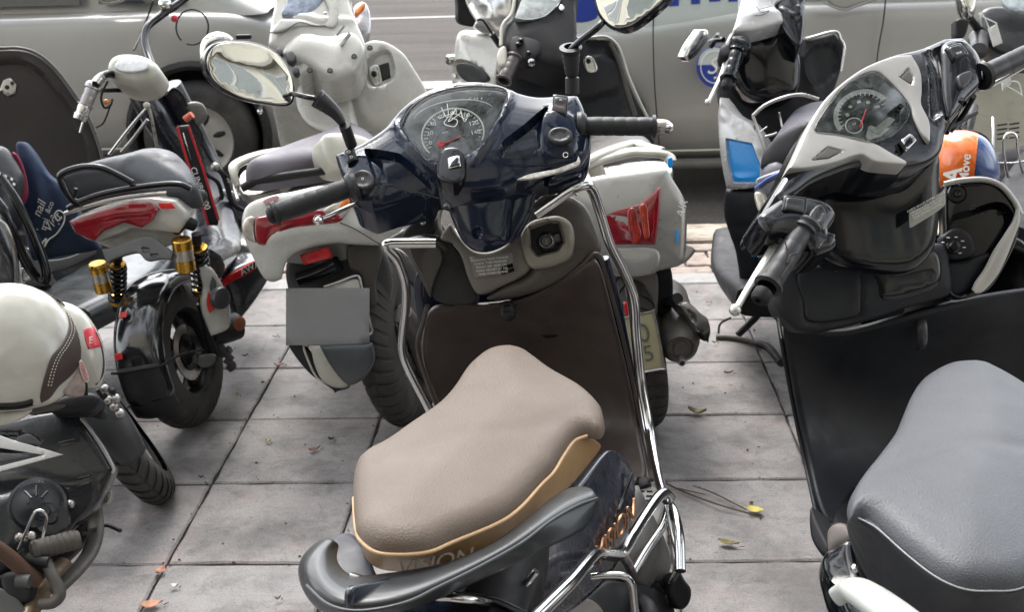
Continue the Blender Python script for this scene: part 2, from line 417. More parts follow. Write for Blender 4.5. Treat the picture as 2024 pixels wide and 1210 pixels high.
# ------------------------------------------------------------------ ground
def noise_mat(name, build):
    m = bpy.data.materials.new(name); m.use_nodes = True; build(m.node_tree, m.node_tree.nodes['Principled BSDF']); return m
def ramp(nt, src, stops):
    r = nt.nodes.new('ShaderNodeValToRGB'); e = r.color_ramp.elements
    while len(e) < len(stops): e.new(.5)
    for x, (p, c) in zip(e, stops): x.position = p; x.color = (*c, 1) if len(c) == 3 else c
    nt.links.new(src, r.inputs[0]); return r.outputs[0]
def mixc(nt, f, a, b, mode='MIX'):
    m = nt.nodes.new('ShaderNodeMix'); m.data_type = 'RGBA'; m.blend_type = mode
    for s, x in (('Factor', f), ('A', a), ('B', b)):
        if isinstance(x, (int, float)): m.inputs[s].default_value = x
        elif isinstance(x, tuple): m.inputs[s].default_value = (*x, 1)
        else: nt.links.new(x, m.inputs[s])
    return m.outputs['Result']
def wnoise(nt, sc, det=5, vec=(1, 1, 1), dist=0):
    g = nt.nodes.new('ShaderNodeNewGeometry'); mp = nt.nodes.new('ShaderNodeMapping'); mp.inputs['Scale'].default_value = vec
    n = nt.nodes.new('ShaderNodeTexNoise'); n.inputs['Scale'].default_value = sc; n.inputs['Detail'].default_value = det; n.inputs['Distortion'].default_value = dist
    n.inputs['Roughness'].default_value = .62
    nt.links.new(g.outputs['Position'], mp.inputs[0]); nt.links.new(mp.outputs[0], n.inputs['Vector']); return n.outputs['Fac']
def f_stone(nt, b):
    oi = nt.nodes.new('ShaderNodeObjectInfo')
    base = ramp(nt, oi.outputs['Random'], [(0, (.222, .214, .210)), (.35, (.258, .248, .243)), (.7, (.238, .234, .232)), (1, (.272, .260, .252))])
    streak = ramp(nt, wnoise(nt, 9, 8, (1, 5, 1), .6), [(.3, (.90, .89, .89)), (.5, (1, 1, 1)), (.72, (1.06, 1.05, 1.04))])
    c = mixc(nt, 1.0, base, streak, 'MULTIPLY')
    stain = ramp(nt, wnoise(nt, 3.2, 7), [(.36, (.42, .41, .41)), (.5, (.92, .91, .91)), (.62, (1.12, 1.10, 1.09))])
    c = mixc(nt, .8, c, stain, 'MULTIPLY'); c = mixc(nt, .7, c, ramp(nt, wnoise(nt, 14, 8, (1, 1, 1), .8), [(.34, (.62, .60, .60)), (.5, (1, 1, 1)), (.66, (1.12, 1.1, 1.08))]), 'MULTIPLY')
    pink = ramp(nt, wnoise(nt, 7, 5), [(.5, (1, 1, 1)), (.7, (1.10, .96, .95))]); c = mixc(nt, .7, c, pink, 'MULTIPLY')
    fine = ramp(nt, wnoise(nt, 190, 5), [(.32, (.62, .6, .6)), (.5, (1, 1, 1)), (.7, (1.2, 1.2, 1.18))]); c = mixc(nt, .75, c, fine, 'MULTIPLY')
    spots = ramp(nt, wnoise(nt, 38, 3, (1, 1.6, 1), .3), [(.66, (1, 1, 1)), (.72, (.5, .45, .43))]); c = mixc(nt, .75, c, spots, 'MULTIPLY')
    pale = ramp(nt, wnoise(nt, 55, 4, (1, 1, 1), 1.2), [(.66, (1, 1, 1)), (.74, (1.35, 1.33, 1.3))]); c = mixc(nt, .6, c, pale, 'MULTIPLY')
    nt.links.new(c, b.inputs['Base Color']); rr = nt.nodes.new('ShaderNodeMapRange'); rr.inputs['To Min'].default_value = .42; rr.inputs['To Max'].default_value = .85
    nt.links.new(wnoise(nt, 6, 4), rr.inputs['Value']); nt.links.new(rr.outputs[0], b.inputs['Roughness'])
    bp = nt.nodes.new('ShaderNodeBump'); bp.inputs['Strength'].default_value = .5; bp.inputs['Distance'].default_value = .003
    ad = nt.nodes.new('ShaderNodeMath'); ad.operation = 'ADD'; nt.links.new(wnoise(nt, 260, 4), ad.inputs[0]); nt.links.new(wnoise(nt, 24, 5, (1, 4, 1)), ad.inputs[1])
    nt.links.new(ad.outputs[0], bp.inputs['Height']); nt.links.new(bp.outputs[0], b.inputs['Normal'])
stone = noise_mat('paving_stone', f_stone)
def f_dirt(nt, b):
    nt.links.new(ramp(nt, wnoise(nt, 60, 6), [(.3, (.02, .017, .015)), (.7, (.07, .06, .05))]), b.inputs['Base Color']); b.inputs['Roughness'].default_value = .95
dirt = noise_mat('joint_dirt', f_dirt)
def f_asph(nt, b):
    c = ramp(nt, wnoise(nt, 120, 6), [(.3, (.025, .024, .023)), (.5, (.055, .052, .05)), (.68, (.12, .112, .105))])
    c2 = ramp(nt, wnoise(nt, 1.3, 6, (.35, 2.2, 1)), [(.3, (.75, .73, .72)), (.6, (1.25, 1.18, 1.12))]); c = mixc(nt, .9, c, c2, 'MULTIPLY')
    nt.links.new(c, b.inputs['Base Color']); b.inputs['Roughness'].default_value = .95; b.inputs['Specular IOR Level'].default_value = .15
    bp = nt.nodes.new('ShaderNodeBump'); bp.inputs['Distance'].default_value = .006; nt.links.new(wnoise(nt, 90, 5), bp.inputs['Height']); nt.links.new(bp.outputs[0], b.inputs['Normal'])
asph = noise_mat('asphalt', f_asph)
def f_kerb(nt, b):
    c = ramp(nt, wnoise(nt, 14, 7), [(.3, (.20, .165, .13)), (.5, (.34, .295, .245)), (.7, (.41, .37, .31))]); c = mixc(nt, .6, c, ramp(nt, wnoise(nt, 150, 4), [(.3, (.7, .7, .7)), (.6, (1.1, 1.1, 1.1))]), 'MULTIPLY')
    nt.links.new(c, b.inputs['Base Color']); b.inputs['Roughness'].default_value = .85
    bp = nt.nodes.new('ShaderNodeBump'); bp.inputs['Distance'].default_value = .004; nt.links.new(wnoise(nt, 70, 5), bp.inputs['Height']); nt.links.new(bp.outputs[0], b.inputs['Normal'])
kerbm = noise_mat('kerb_stone', f_kerb)
def f_brick(nt, b):
    c = ramp(nt, wnoise(nt, 11, 7, (1, 2, 1)), [(.3, (.15, .115, .095)), (.5, (.27, .22, .19)), (.7, (.34, .29, .25))])
    nt.links.new(c, b.inputs['Base Color']); b.inputs['Roughness'].default_value = .85
    bp = nt.nodes.new('ShaderNodeBump'); bp.inputs['Distance'].default_value = .005; nt.links.new(wnoise(nt, 45, 5), bp.inputs['Height']); nt.links.new(bp.outputs[0], b.inputs['Normal'])
brickm = noise_mat('edge_brick', f_brick)
paintm = mat('road_paint', (.24, .23, .21), .7, dirt=.3, dscale=20, bump=.3)

RZ = -.11    # road level
KY = 5.24
def sheet(name, x0, x1, y0, y1, z, m): return struct(mk(name, [V(x0, y0, z), V(x1, y0, z), V(x1, y1, z), V(x0, y1, z)], [(0, 1, 2, 3)], m, None, smooth=False))
road = sheet('road', -40, 40, KY-.02, 120, RZ, asph)
pavement = sheet('pavement', -40, 40, -12, KY-.1, -.014, dirt)
X0 = -2.3855*TILE; Y0 = 6.1344*TILE     # joints of the paving
def slab_mesh(w, d, h, seed, rough=.0035):
    """one stone with a slightly chipped, eased edge"""
    r = np.random.RandomState(seed); n = 9; ring = []
    for (ax, ay, bx, by) in ((0, 0, 1, 0), (1, 0, 1, 1), (1, 1, 0, 1), (0, 1, 0, 0)):
        for k in range(n): t = k/n; ring.append(((ax+(bx-ax)*t), (ay+(by-ay)*t)))
    ring = np.array(ring)*[w, d]; c = np.array([w/2, d/2]); j = np.abs(r.normal(0, rough, len(ring)))
    dirs = np.sign(c-ring)*(np.abs(c-ring) > np.array([w, d])*.49); g = .0017
    o = ring+dirs*(g+j[:, None]*.6); i = o+dirs*.005; L = len(ring)
    vs = [(*p, -.02) for p in o]+[(*p, h-.004) for p in o]+[(*p, h) for p in i]
    fs = [(k, (k+1) % L, L+(k+1) % L, L+k) for k in range(L)]+[(L+k, L+(k+1) % L, 2*L+(k+1) % L, 2*L+k) for k in range(L)]+[tuple(range(2*L, 3*L))]
    me = bpy.data.meshes.new('paving_stone'); me.from_pydata(vs, [], fs); return me
smesh = [slab_mesh(TILE, TILE, 0, s) for s in range(8)]
for me in smesh: me.materials.append(stone)
for i in range(-5, 12):
    for j in range(-8, 5):
        if i < -3 and j < -6: continue
        me = smesh[(i*5+j*3) % 8]; o = bpy.data.objects.new('paving_stone', me); COL.objects.link(o); o.parent = pavement
        o.location = (X0+i*TILE, Y0+j*TILE, rng.uniform(-.0015, .0015)); o.rotation_euler = (rng.uniform(-.002, .002), rng.uniform(-.002, .002), 0)
yb = Y0+5*TILE
edge_m = slab_mesh(.6, .13, .0, 31); edge_m.materials.append(noise_mat('edge_strip', lambda nt, b: (nt.links.new(ramp(nt, wnoise(nt, 30, 6), [(.3, (.20, .195, .19)), (.7, (.31, .30, .29))]), b.inputs['Base Color']))))
for k in range(-8, 12):
    o = bpy.data.objects.new('edge_slab', edge_m); COL.objects.link(o); o.parent = pavement; o.location = (-.3+k*.6, yb, .001)
bm_ = [slab_mesh(.2, .1, 0, 50+s, .006) for s in range(5)]
for me in bm_: me.materials.append(brickm)
yk = yb+.13
for r_i in range(4):
    for k in range(-16, 20):
        o = bpy.data.objects.new('paving_brick', bm_[(k*3+r_i) % 5]); COL.objects.link(o); o.parent = pavement
        o.location = (k*.2+(.1 if r_i % 2 else 0), yk+r_i*.0985, rng.uniform(-.006, .003)); o.rotation_euler = (0, 0, rng.uniform(-.012, .012)); o.scale = (1, .98, 1)
yk += 4*.0985
kerb = struct(mk('kerb', [V(-40, yk+.002, -.3), V(40, yk+.002, -.3), V(40, KY-.0, -.3), V(-40, KY-.0, -.3)], [(0, 1, 2, 3)], dirt, None, smooth=False))
for k in range(-6, 9):
    r = np.random.RandomState(k+60); x0, x1 = k*.8, k*.8+.79; y0, y1 = yk+.006, KY; vs = []; n = 10
    for q in range(n+1):
        x = x0+(x1-x0)*q/n; a, b = r.normal(0, .002, 2)
        vs += [V(x, y0+a, -.1), V(x, y0+a, .012), V(x, y0+.012+a, .02), V(x, y1-.025+b, .018), V(x, y1+b, -.005), V(x, y1+.01+b, -.2)]
    fs = [(q*6+j, (q+1)*6+j, (q+1)*6+j+1, q*6+j+1) for q in range(n) for j in range(5)]+[tuple(range(6)), tuple(n*6+j for j in range(6))[::-1]]
    o = mk('kerbstone', vs, fs, kerbm, None, smooth=False); o.parent = kerb
# painted lines on the road
a = Z(830, 172, RZ)[1]; b_ = Z(830, 158, RZ)[1]
tag(struct(mk('lane_line', [V(-6, a-.15, RZ+.005), V(9, a, RZ+.005), V(9, b_, RZ+.005), V(-6, b_-.15, RZ+.005)], [(0, 1, 2, 3)], paintm, None, smooth=False)), 'worn white line painted on the road behind the white scooter', 'lane line')
a = Z(830, 33, RZ)[1]
tag(struct(mk('lane_line', [V(-6, a-.2, RZ+.005), V(12, a, RZ+.005), V(12, a+.15, RZ+.005), V(-6, a-.05, RZ+.005)], [(0, 1, 2, 3)], paintm, None, smooth=False)), 'far thin white line on the road at the top of the gap between the cars', 'lane line')

# fallen leaves, twigs and scraps
leafm = {k: mat('leaf_'+k, c, .6, dirt=.4, dscale=60) for k, c in dict(olive=(.15, .12, .035), brown=(.16, .075, .035), orange=(.42, .20, .12), yellow=(.5, .42, .10), paper=(.6, .56, .5), dark=(.03, .022, .018)).items()}
def leaf(u, v, L, w, ang, k, label, curl=.006):
    c = Z(u, v, .004); n = 8; vs, fs = [], []; d = V(math.cos(ang), math.sin(ang), 0); e = V(-d[1], d[0], 0)
    for i in range(n+1):
        t = i/n; ww = w*math.sin(math.pi*min(1, t*1.05+.03))**.8/2; x = (t-.5)*L; zz = .003+curl*(2*t-1)**2
        for s in (-1, 0, 1): vs.append(c+d*x+e*ww*s+V(0, 0, zz+(curl*.7 if s else 0)))
    for i in range(n):
        for s in range(2): fs.append((i*3+s, i*3+s+1, (i+1)*3+s+1, (i+1)*3+s))
    root = mk('fallen_leaf', vs, fs, leafm[k], None, solid=.0008)
    st = tube('stalk', [c+d*(L*.5), c+d*(L*.75)+V(0, 0, .004)], .0012, leafm['brown'], None, n=5, sub=2); st.parent = root
    return tag(root, label, 'leaf')
leaf(1378, 819, .055, .026, -.3, 'olive', 'crumpled olive dry leaf on the joint right of the brown panelled scooter', .012)
leaf(1440, 1078, .052, .022, -.35, 'olive', 'dry olive leaf with a long stalk, lowest on the stones at right')
leaf(1490, 1012, .05, .03, 2.5, 'yellow', 'yellowed leaf at the end of the dry twig on the paving')
leaf(318, 1133, .032, .024, 1.2, 'orange', 'orange dry leaf on the joint near the bottom left')
leaf(552, 724, .035, .012, .1, 'orange', 'small orange leaf lying at the crossing of joints left of the number plate')
leaf(530, 876, .02, .012, -.2, 'yellow', 'tiny yellow leaf on the stones right of the electric scooter wheel')
leaf(622, 892, .035, .02, .6, 'brown', 'curled brown leaf fragment left of the beige seat')
leaf(655, 872, .018, .014, 0, 'dark', 'dark leaf scrap just above the curled brown fragment')
leaf(470, 783, .016, .009, -.3, 'yellow', 'tiny pale leaf beside the black rear wheel of the electric scooter')
leaf(545, 668, .022, .007, .4, 'paper', 'thin pale scrap of leaf between electric scooter and number plate')
leaf(485, 706, .02, .006, .6, 'dark', 'dark sliver of leaf near the electric scooter motor')
leaf(345, 1163, .02, .014, .2, 'paper', 'white paper scrap on the paving at the bottom left')
leaf(300, 1200, .05, .03, .3, 'orange', 'pale orange leaf cut by the bottom edge of the picture')
leaf(550, 1188, .014, .008, .5, 'brown', 'tiny red brown scrap on the stone left of the tail')
leaf(398, 947, .014, .005, 0, 'dark', 'tiny dark scrap beside the diagonal joint')
leaf(1400, 600, .02, .008, .2, 'orange', 'small orange scrap on the stones by the muffler')
leaf(1492, 633, .03, .01, 0, 'brown', 'brown leaf under the brake lever of the black scooter')
leaf(1413, 680, .02, .01, .3, 'olive', 'olive scrap below the tip of the side stand')
leaf(1440, 740, .03, .008, .1, 'dark', 'dark flat scrap on the stone right of the muffler')
tw = tube('twig', [Z(1305, 950, .012), Z(1350, 972, .008), Z(1420, 998, .014), Z(1490, 1018, .008)], [.003, .0025, .0022, .0015], mat('twig', (.10, .07, .045), .8), None, n=6)
t2 = tube('side_shoot', [Z(1370, 961, .016), Z(1410, 975, .01), Z(1475, 1008, .01)], [.0012, .002, .0018], MATS['twig'], None, n=6); t2.parent = tw
t2 = tube('side_shoot', [Z(1340, 966, .01), Z(1385, 976, .02), Z(1395, 978, .022)], [.002, .0015, .001], MATS['twig'], None, n=6); t2.parent = tw
tag(tw, 'long forked dry twig lying on the paving right of the chrome guard', 'twig')

# grit and crumbs lying on the stones
r = np.random.RandomState(5); vs, fs = [], []
for k in range(900):
    x, y = r.uniform(-1.9, 1.7), r.uniform(1.9, 5.1)
    if r.rand() < .45: x = X0+round((x-X0)/TILE)*TILE+r.normal(0, .008)
    elif r.rand() < .4: y = Y0+round((y-Y0)/TILE)*TILE+r.normal(0, .008)
    s_ = r.uniform(.0012, .0045)*(1 if r.rand() < .9 else 1.8); i = len(vs); a = r.uniform(0, 6.28); zz = .003 if y < 4.4 else .006
    for q in range(4): vs.append(V(x+math.cos(a+q*1.57)*s_*r.uniform(.6, 1.3), y+math.sin(a+q*1.57)*s_*r.uniform(.6, 1.3), zz))
    vs.append(V(x, y, zz+s_*.8)); fs += [(i, i+1, i+4), (i+1, i+2, i+4), (i+2, i+3, i+4), (i+3, i, i+4)]
g_ = mk('grit', vs, fs, mat('grit_mix', (.06, .045, .035), .9, dirt=.8, dscale=40), None, smooth=False); g_['kind'] = 'stuff'; g_['label'] = 'fine dark grit and crumbs scattered over the paving stones'
# ------------------------------------------------------------------ invented street behind the camera for mirrors and gloss; trees overhead shade the pavement
def f_wall(nt, b):
    c = ramp(nt, wnoise(nt, 1.5, 7), [(.3, (.42, .40, .34)), (.7, (.56, .54, .47))]); nt.links.new(c, b.inputs['Base Color']); b.inputs['Roughness'].default_value = .85
wallm = noise_mat('render_wall', f_wall)
sf = thing('shop_building', 'plain rendered shop building behind the pavement, invented to be mirrored in the scooter glass', 'building', (0, -3.2, 0))
box('wall', V(0, -3.8, 5.2), (26, .6, 9.6), wallm, sf, bevel=.01)
for i in range(-1, 1):  # dark openings added so that camera-facing black panels reflect something dark
    w_ = box('shop_opening', V(i*3.1, -3.47, 1.5), (3.0, .10, 3.0), mat('shop_dark', (.012, .012, .014), .6), sf)
    g_ = box('frame', V(i*3.1-1.5, -3.44, 1.5), (.10, .12, 3.0), mat('shutter_grey', (.30, .30, .29), .5, .3), sf); g_.parent = w_
for i in (-3, 3):
    w_ = box('window', V(i*3.4, -3.47, 5.6), (1.5, .08, 1.7), mat('frame_white', (.5, .5, .48), .5), sf)
    g_ = box('pane', V(i*3.4, -3.42, 5.6), (1.3, .03, 1.5), mat('dark_glass', (.02, .025, .03), .05, 0, .5), sf); g_.parent = w_
for x_, z_ in ((3.6, 2.5), (5.4, 2.5), (7.2, 2.5), (-2.9, 4.2), (-4.6, 4.2)):  # windows put in to break up the blank wall in the mirrors
    w_ = box('window', V(x_, -3.47, z_), (1.15, .08, 1.3), MATS['frame_white'], sf)
    for dx in (-.27, .27): g_ = box('pane', V(x_+dx, -3.42, z_), (.46, .03, 1.12), mat('pale_glass', (.16, .18, .18), .08, 0, .3), sf); g_.parent = w_
box('ledge', V(4.8, -3.35, 3.45), (6.5, .35, .10), mat('ledge_grey', (.30, .29, .26), .8), sf); box('ledge', V(4.8, -3.4, 1.55), (6.5, .2, .08), MATS['ledge_grey'], sf)
tube('drain_pipe', [V(2.7, -3.4, .1), V(2.7, -3.4, 8)], .05, MATS['ledge_grey'], sf, sub=1)
leafg = mat('tree_leaf', (.055, .09, .022), .55, dirt=.5, dscale=1.5)
bark = mat('bark', (.10, .08, .06), .9, bump=.8, bscale=20)
def tree(x, y, h, rad, n, label, seed, zc=None):
    r = np.random.RandomState(seed); t = thing('street_tree', label, 'tree', (x, y, 0), 'street trees along the kerb'); zc = zc or h
    tube('trunk', [V(x, y, -.05), V(x+.05, y+.02, 1.5), V(x-.05, y, h*.55), V(x+.1, y, h*.85)], [.22, .17, .14, .06], bark, t, n=14)
    cl = []
    for k in range(9):
        a = 6.28*k/9+r.uniform(-.3, .3); L = rad*r.uniform(.55, 1); e = V(x+math.cos(a)*L, y+math.sin(a)*L, zc+r.uniform(-.8, 1.4))
        tube('limb', [V(x, y, h*.5), (V(x, y, h*.75)+e)/2, e], [.09, .05, .015], bark, t, n=7, sub=3)
        for q in range(5): cl.append(e+r.normal(0, .55, 3)*V(1.2, 1.2, .6))
    for k in range(10): cl.append(V(x, y, zc)+r.normal(0, 1, 3)*V(rad*.45, rad*.45, .7))
    vs, fs = [], []
    for k in range(n):
        c = cl[r.randint(len(cl))]+r.normal(0, .42, 3)*V(1, 1, .7); a = nrm(r.normal(0, 1, 3)+V(0, 0, .1)); b = nrm(np.cross(a, r.normal(0, 1, 3))); s = r.uniform(.07, .15)
        i = len(vs); vs += [c-a*s, c+b*s*.5, c+a*s, c-b*s*.5]; fs.append((i, i+1, i+2, i+3))
    mk('crown', vs, fs, leafg, t, smooth=False)
tree(-4.6, 4.3, 6.4, 3.6, 5200, 'street tree standing left of the picture, its crown over the pavement', 1)
tree(5.2, 4.1, 6.6, 3.8, 5600, 'street tree standing right of the picture, its crown over the scooters', 2)
tree(1.2, -1.6, 7.2, 3.4, 4600, 'street tree behind the camera, its crown reflected in the glossy plastic', 3)
# ================================================================== navy scooter in the foreground
M = thing('scooter', 'dark navy scooter with beige seat and chrome guards, in the middle of the foreground', 'scooter', (.02, 1.9, 0), 'scooters parked on the pavement')
cowl = PL(905, 300, 2.2, (.02, -.70, .71))
# upper cowl of the handlebar
hb = relief('handlebar_cover', [(660, 298, 1), (690, 287), (722, 272), (760, 246), (790, 210), (830, 178), (880, 157), (935, 151), (985, 158), (1022, 174), (1062, 183), (1105, 180), (1143, 178, 1), (1155, 205), (1162, 240), (1160, 290), (1148, 318, 1), (1090, 330), (1048, 345), (1020, 352, 1), (985, 366), (930, 374), (890, 370), (866, 364), (840, 374), (780, 396), (733, 410, 1), (700, 396), (688, 372), (672, 335)], cowl, navy, M, th=.075, r=.014, dome=.022, ds=.04, step=.0065, cv=(.10, .5),
    bumps=[([(775, 235), (800, 212), (835, 184), (880, 166), (935, 160), (985, 167), (1012, 178)], .006, .006), ([(776, 236), (800, 282), (835, 322), (870, 350)], .006, .006), ([(1012, 178), (998, 230), (965, 290), (935, 330)], .006, .006)],
    dents=[([(724, 299), (790, 316), (840, 352), (868, 380), (800, 372), (742, 358)], -.022, .007), ([(1082, 216), (1040, 258), (998, 290), (985, 316), (1040, 318), (1062, 300), (1070, 250)], -.022, .007),
           ([(690, 325), (728, 312), (752, 330), (758, 370), (735, 400), (700, 392)], .008, .012, 1), ([(1078, 232), (1135, 236), (1142, 300), (1120, 318), (1080, 316), (1066, 280)], .008, .012, 1),
           ([(796, 248), (812, 218), (850, 192), (900, 178), (950, 175), (998, 184), (985, 235), (955, 292), (925, 312), (880, 318), (842, 318), (815, 290)], -.016, .012)])
for P_ in ([(700, 372), (760, 362), (820, 378), (868, 392)], [(1000, 322), (1060, 328), (1120, 322)]):
    tube('trim_seam', [cowl.up(.016).at(*p) for p in P_], .0012, blackg, M, n=6)
# neck below it
neck = PL(945, 430, 2.185, (.02, -.96, .28))
relief('steering_cover', [(866, 360), (910, 350), (980, 345), (1030, 350), (1022, 385), (1014, 430), (1006, 476), (985, 492), (958, 499), (930, 492), (908, 470), (884, 415)], neck, navy, M, th=.09, r=.02, dome=.016, ds=.04, step=.007, cv=(2.4, 0),
    bumps=[([(1016, 360), (998, 400), (1002, 450)], .006, .005)], dents=[([(938, 452), (950, 452), (950, 468), (938, 468)], -.01, .006, 1)])
relief('steering_cover', [(1024, 352), (1052, 345), (1080, 348), (1092, 352), (1060, 390), (1052, 420), (1024, 470), (1004, 480), (1000, 430)], neck.up(-.02), navy, M, th=.05, r=.012, dome=.01, step=.009)
# instruments
dl = cowl.up(.009)
dial = relief('instrument_face', [(800, 246), (818, 218), (855, 192), (905, 179), (950, 176), (998, 185), (985, 232), (955, 288), (925, 306), (880, 312), (845, 314), (818, 288)], dl, mat('dial_dark', (.030, .036, .034), .6, dirt=.5, dscale=90, spec=.15), M, th=.01, r=.004)
dd = dl.up(.0022)
def arc(pl, cx, cy, rx, ry, a0, a1, n=24, rot=0):
    o = []
    for i in range(n+1):
        a = R_(a0+(a1-a0)*i/n); x, y = rx*math.cos(a), ry*math.sin(a); c, s = math.cos(R_(rot)), math.sin(R_(rot)); o.append(pl.at(cx+x*c-y*s, cy+x*s+y*c))
    return o
dialw = mat('dial_print', (.75, .78, .74), .4); dialr = mat('needle_red', (.75, .03, .05), .4)
join('gauge_ring', [tube('g', arc(dd, 895, 265, 62, 50, -210, 30, rot=-14), .0017, dialw, dial, n=6, sub=1), tube('g', arc(dd, 898, 232, 82, 34, -165, -20, rot=-8), .0007, dialw, dial, n=6, sub=1)])
tk = []
for i in range(27):
    a = R_(-200+i*8.6); c, s = math.cos(R_(-14)), math.sin(R_(-14))
    f = lambda k: (895+62*k*math.cos(a)*c-50*k*math.sin(a)*s, 265+62*k*math.cos(a)*s+50*k*math.sin(a)*c)
    tk.append(tube('g', [dd.at(*f(.94)), dd.at(*f(.86 if i % 3 else .80))], .0006 if i % 3 else .001, dialw, dial, n=4, sub=1))
join('tick_marks', tk)
for n_, (u, v) in zip(('0', '20', '40', '60', '80', '100', '120', '140'), ((851, 283), (850, 264), (856, 246), (872, 231), (897, 224), (920, 229), (936, 244), (940, 262))):
    ptext('numeral', n_, dd, u, v, u+20, v-4, .0125, dialw, dial, ext=.0002)
ptext('numeral', 'km/h', dd, 880, 262, 900, 258, .006, dialw, dial, ext=.0002)
ptext('lettering', 'C  1/2  F', dd, 940, 196, 960, 196, .0075, dialw, dial, ext=.0002)
sweep('needle', [dd.up(.004).at(868, 289), dd.up(.004).at(912, 268)], [.0026, .0012], [.001, .0006], dialr, dial, n=6, sub=1)
lathe('needle_hub', [(.001, .006), (.006, .006), (.0075, 0)], dd.at(872, 287), dd.n, dialr, dial, 14)
scr = [((872, 212), (884, 232), (902, 214), (886, 240), (912, 222)), ((884, 205), (886, 228), (878, 244), (898, 250), (904, 238), (892, 232)), ((910, 216), (918, 240), (926, 226)), ((868, 235), (895, 224), (922, 236))]
join('scrawl', [tube('g', [cowl.up(.0215).at(*p) for p in s_], .0007, mat('scratch_white', (.75, .76, .74), .6), M, n=5) for s_ in scr])
relief('instrument_cover', [(793, 247), (812, 214), (850, 187), (900, 173), (952, 170), (1003, 181), (990, 234), (960, 294), (928, 314), (880, 320), (842, 321), (813, 292)], cowl.up(.0165), lensc, M, th=.002, r=.002, dome=.004)
cvf = tube('cover_rim', [cowl.up(.017).at(*p) for p in ((793, 247), (812, 214), (850, 187), (900, 173), (952, 170), (1001, 180), (990, 234), (960, 294), (934, 312))], .0016, greyp, M, n=6)
# badge block
bk = relief('badge_mount', [(868, 300, 1), (880, 291), (900, 289), (912, 296), (920, 318), (916, 352), (892, 362), (866, 352), (862, 325)], cowl.up(.022), blackg, M, th=.04, r=.005, dome=.002, step=.005)
bd = relief('badge', [(884, 312, 1), (908, 306, 1), (911, 327, 1), (887, 333, 1)], cowl.up(.0265), chrome, bk, th=.006, r=.0015, smooth=False, step=.004)
bp = cowl.up(.0275)
wing = [(888, 330), (893, 320), (903, 310), (906, 309), (905, 313), (907, 313), (905, 317), (907, 317), (904, 321), (908, 322), (909, 326), (898, 328)]
relief('wing_emblem', [(*p, 1) for p in wing], bp, blackg, bk, th=.002, r=.0004, smooth=False, step=.004)
# switches
def switch(par, pl, quad, mark='', name='switch', m=blackg):
    q = [np.array(p, float) for p in quad]; c = sum(q)/4
    relief('switch_frame', [(*(c+(p-c)*1.25), 1) for p in q], pl, m, par, th=.012, r=.0025, smooth=False, step=.005)
    s = relief(name, [(*p, 1) for p in q], pl.up(.004), mat('switch_black', (.02, .02, .022), .35), par, th=.01, r=.003, smooth=False, step=.005, bumps=[([tuple((q[0]+q[3])/2), tuple((q[1]+q[2])/2)], .003, -.002)])
    if mark:
        u0 = (q[0]+q[3])/2; u1 = (q[1]+q[2])/2; ptext('marking', mark, pl.up(.0042), c[0], c[1], c[0]+(u1-u0)[0], c[1]+(u1-u0)[1], .0075, whitep, s, ext=.0002)
    return s
sw = cowl.up(.020)
s = switch(M, sw, [(1096, 189), (1120, 192), (1118, 226), (1094, 217)]); ptext('marking', '=', sw.up(.0045), 1108, 198, 1120, 199, .009, whitep, s, ext=.0002); ptext('marking', 'STOP', sw.up(.0045), 1106, 211, 1120, 212, .005, redp, s, ext=.0002)
s = switch(M, sw, [(682, 298), (698, 291), (704, 312), (688, 320)]); ptext('marking', 'O', sw.up(.0045), 690, 301, 700, 297, .008, whitep, s, ext=.0002); ptext('marking', 'D', sw.up(.0045), 695, 311, 705, 307, .008, whitep, s, ext=.0002)
for (u, v, ru, rv, mk_) in ((1107, 266, 25, 17, ''), (716, 354, 24, 20, '')):
    lp = [(u+ru*math.cos(a)*1., v+rv*math.sin(a)) for a in np.linspace(0, 6.28, 13)[:-1]]
    h_ = relief('button', lp, cowl.up(.026), mat('switch_black', (.02, .02, .022), .35), M, th=.018, r=.004, dome=.002, step=.006, dents=[([(u+ru*.7*math.cos(a), v+rv*.6*math.sin(a)) for a in np.linspace(0, 6.28, 9)[:-1]], -.003, .004)])
ptext('marking', 'D', cowl.up(.0275), 717, 354, 727, 350, .007, whitep, h_, ext=.0002)
s_ = tube('marking', arc(cowl.up(.019), 1118, 306, 5, 5, 20, 340, 12), .0007, whitep, M, n=5, sub=1)
# white gap trim beneath right switch gear, scraped edge
relief('scraped_trim', [(1022, 354, 1), (1045, 344), (1075, 338), (1100, 333), (1140, 318, 1), (1143, 306, 1), (1146, 322), (1120, 335), (1080, 346), (1050, 352)], cowl.up(.002), mat('scraped_white', (.55, .53, .48), .7, dirt=.4, dscale=120), M, th=.004, r=.001, step=.006)
relief('lower_switch_cover', [(1143, 300), (1160, 240), (1168, 268), (1166, 300), (1152, 330), (1120, 345), (1082, 352), (1105, 335)], cowl.up(-.015), navy, M, th=.05, r=.01, step=.01)
# grips
def grip(par, a, b, r, m=rubber, rings=9, cap=True, name='grip'):
    a, b = np.asarray(a, float), np.asarray(b, float); d = b-a; L = np.linalg.norm(d); d = d/L
    pr = [(r*.6, 0), (r*1.28, .0), (r*1.3, .006), (r, .008)]
    for k in range(rings):
        x = L*(.12+.78*k/rings); w_ = L*.78/rings; pr += [(r, x), (r*1.03, x+w_*.15), (r*1.03, x+w_*.8), (r*.99, x+w_*.95)]
    pr += [(r, L*.93), (r*1.28, L*.94), (r*1.28, L*.98), (r*.9, L)]
    return lathe(name, pr, a, d, m, par, 24)
gl = cowl.up(-.012)
a_, b_ = gl.at(1152, 249), gl.at(1298, 250)
grip(M, a_, b_, .0172, rings=5); lathe('bar_end', [(.002, .0), (.013, .0), (.0145, .003), (.0135, .018), (.0125, .022), (.001, .024)], gl.at(1296, 250), b_-a_, steel, M, 20)
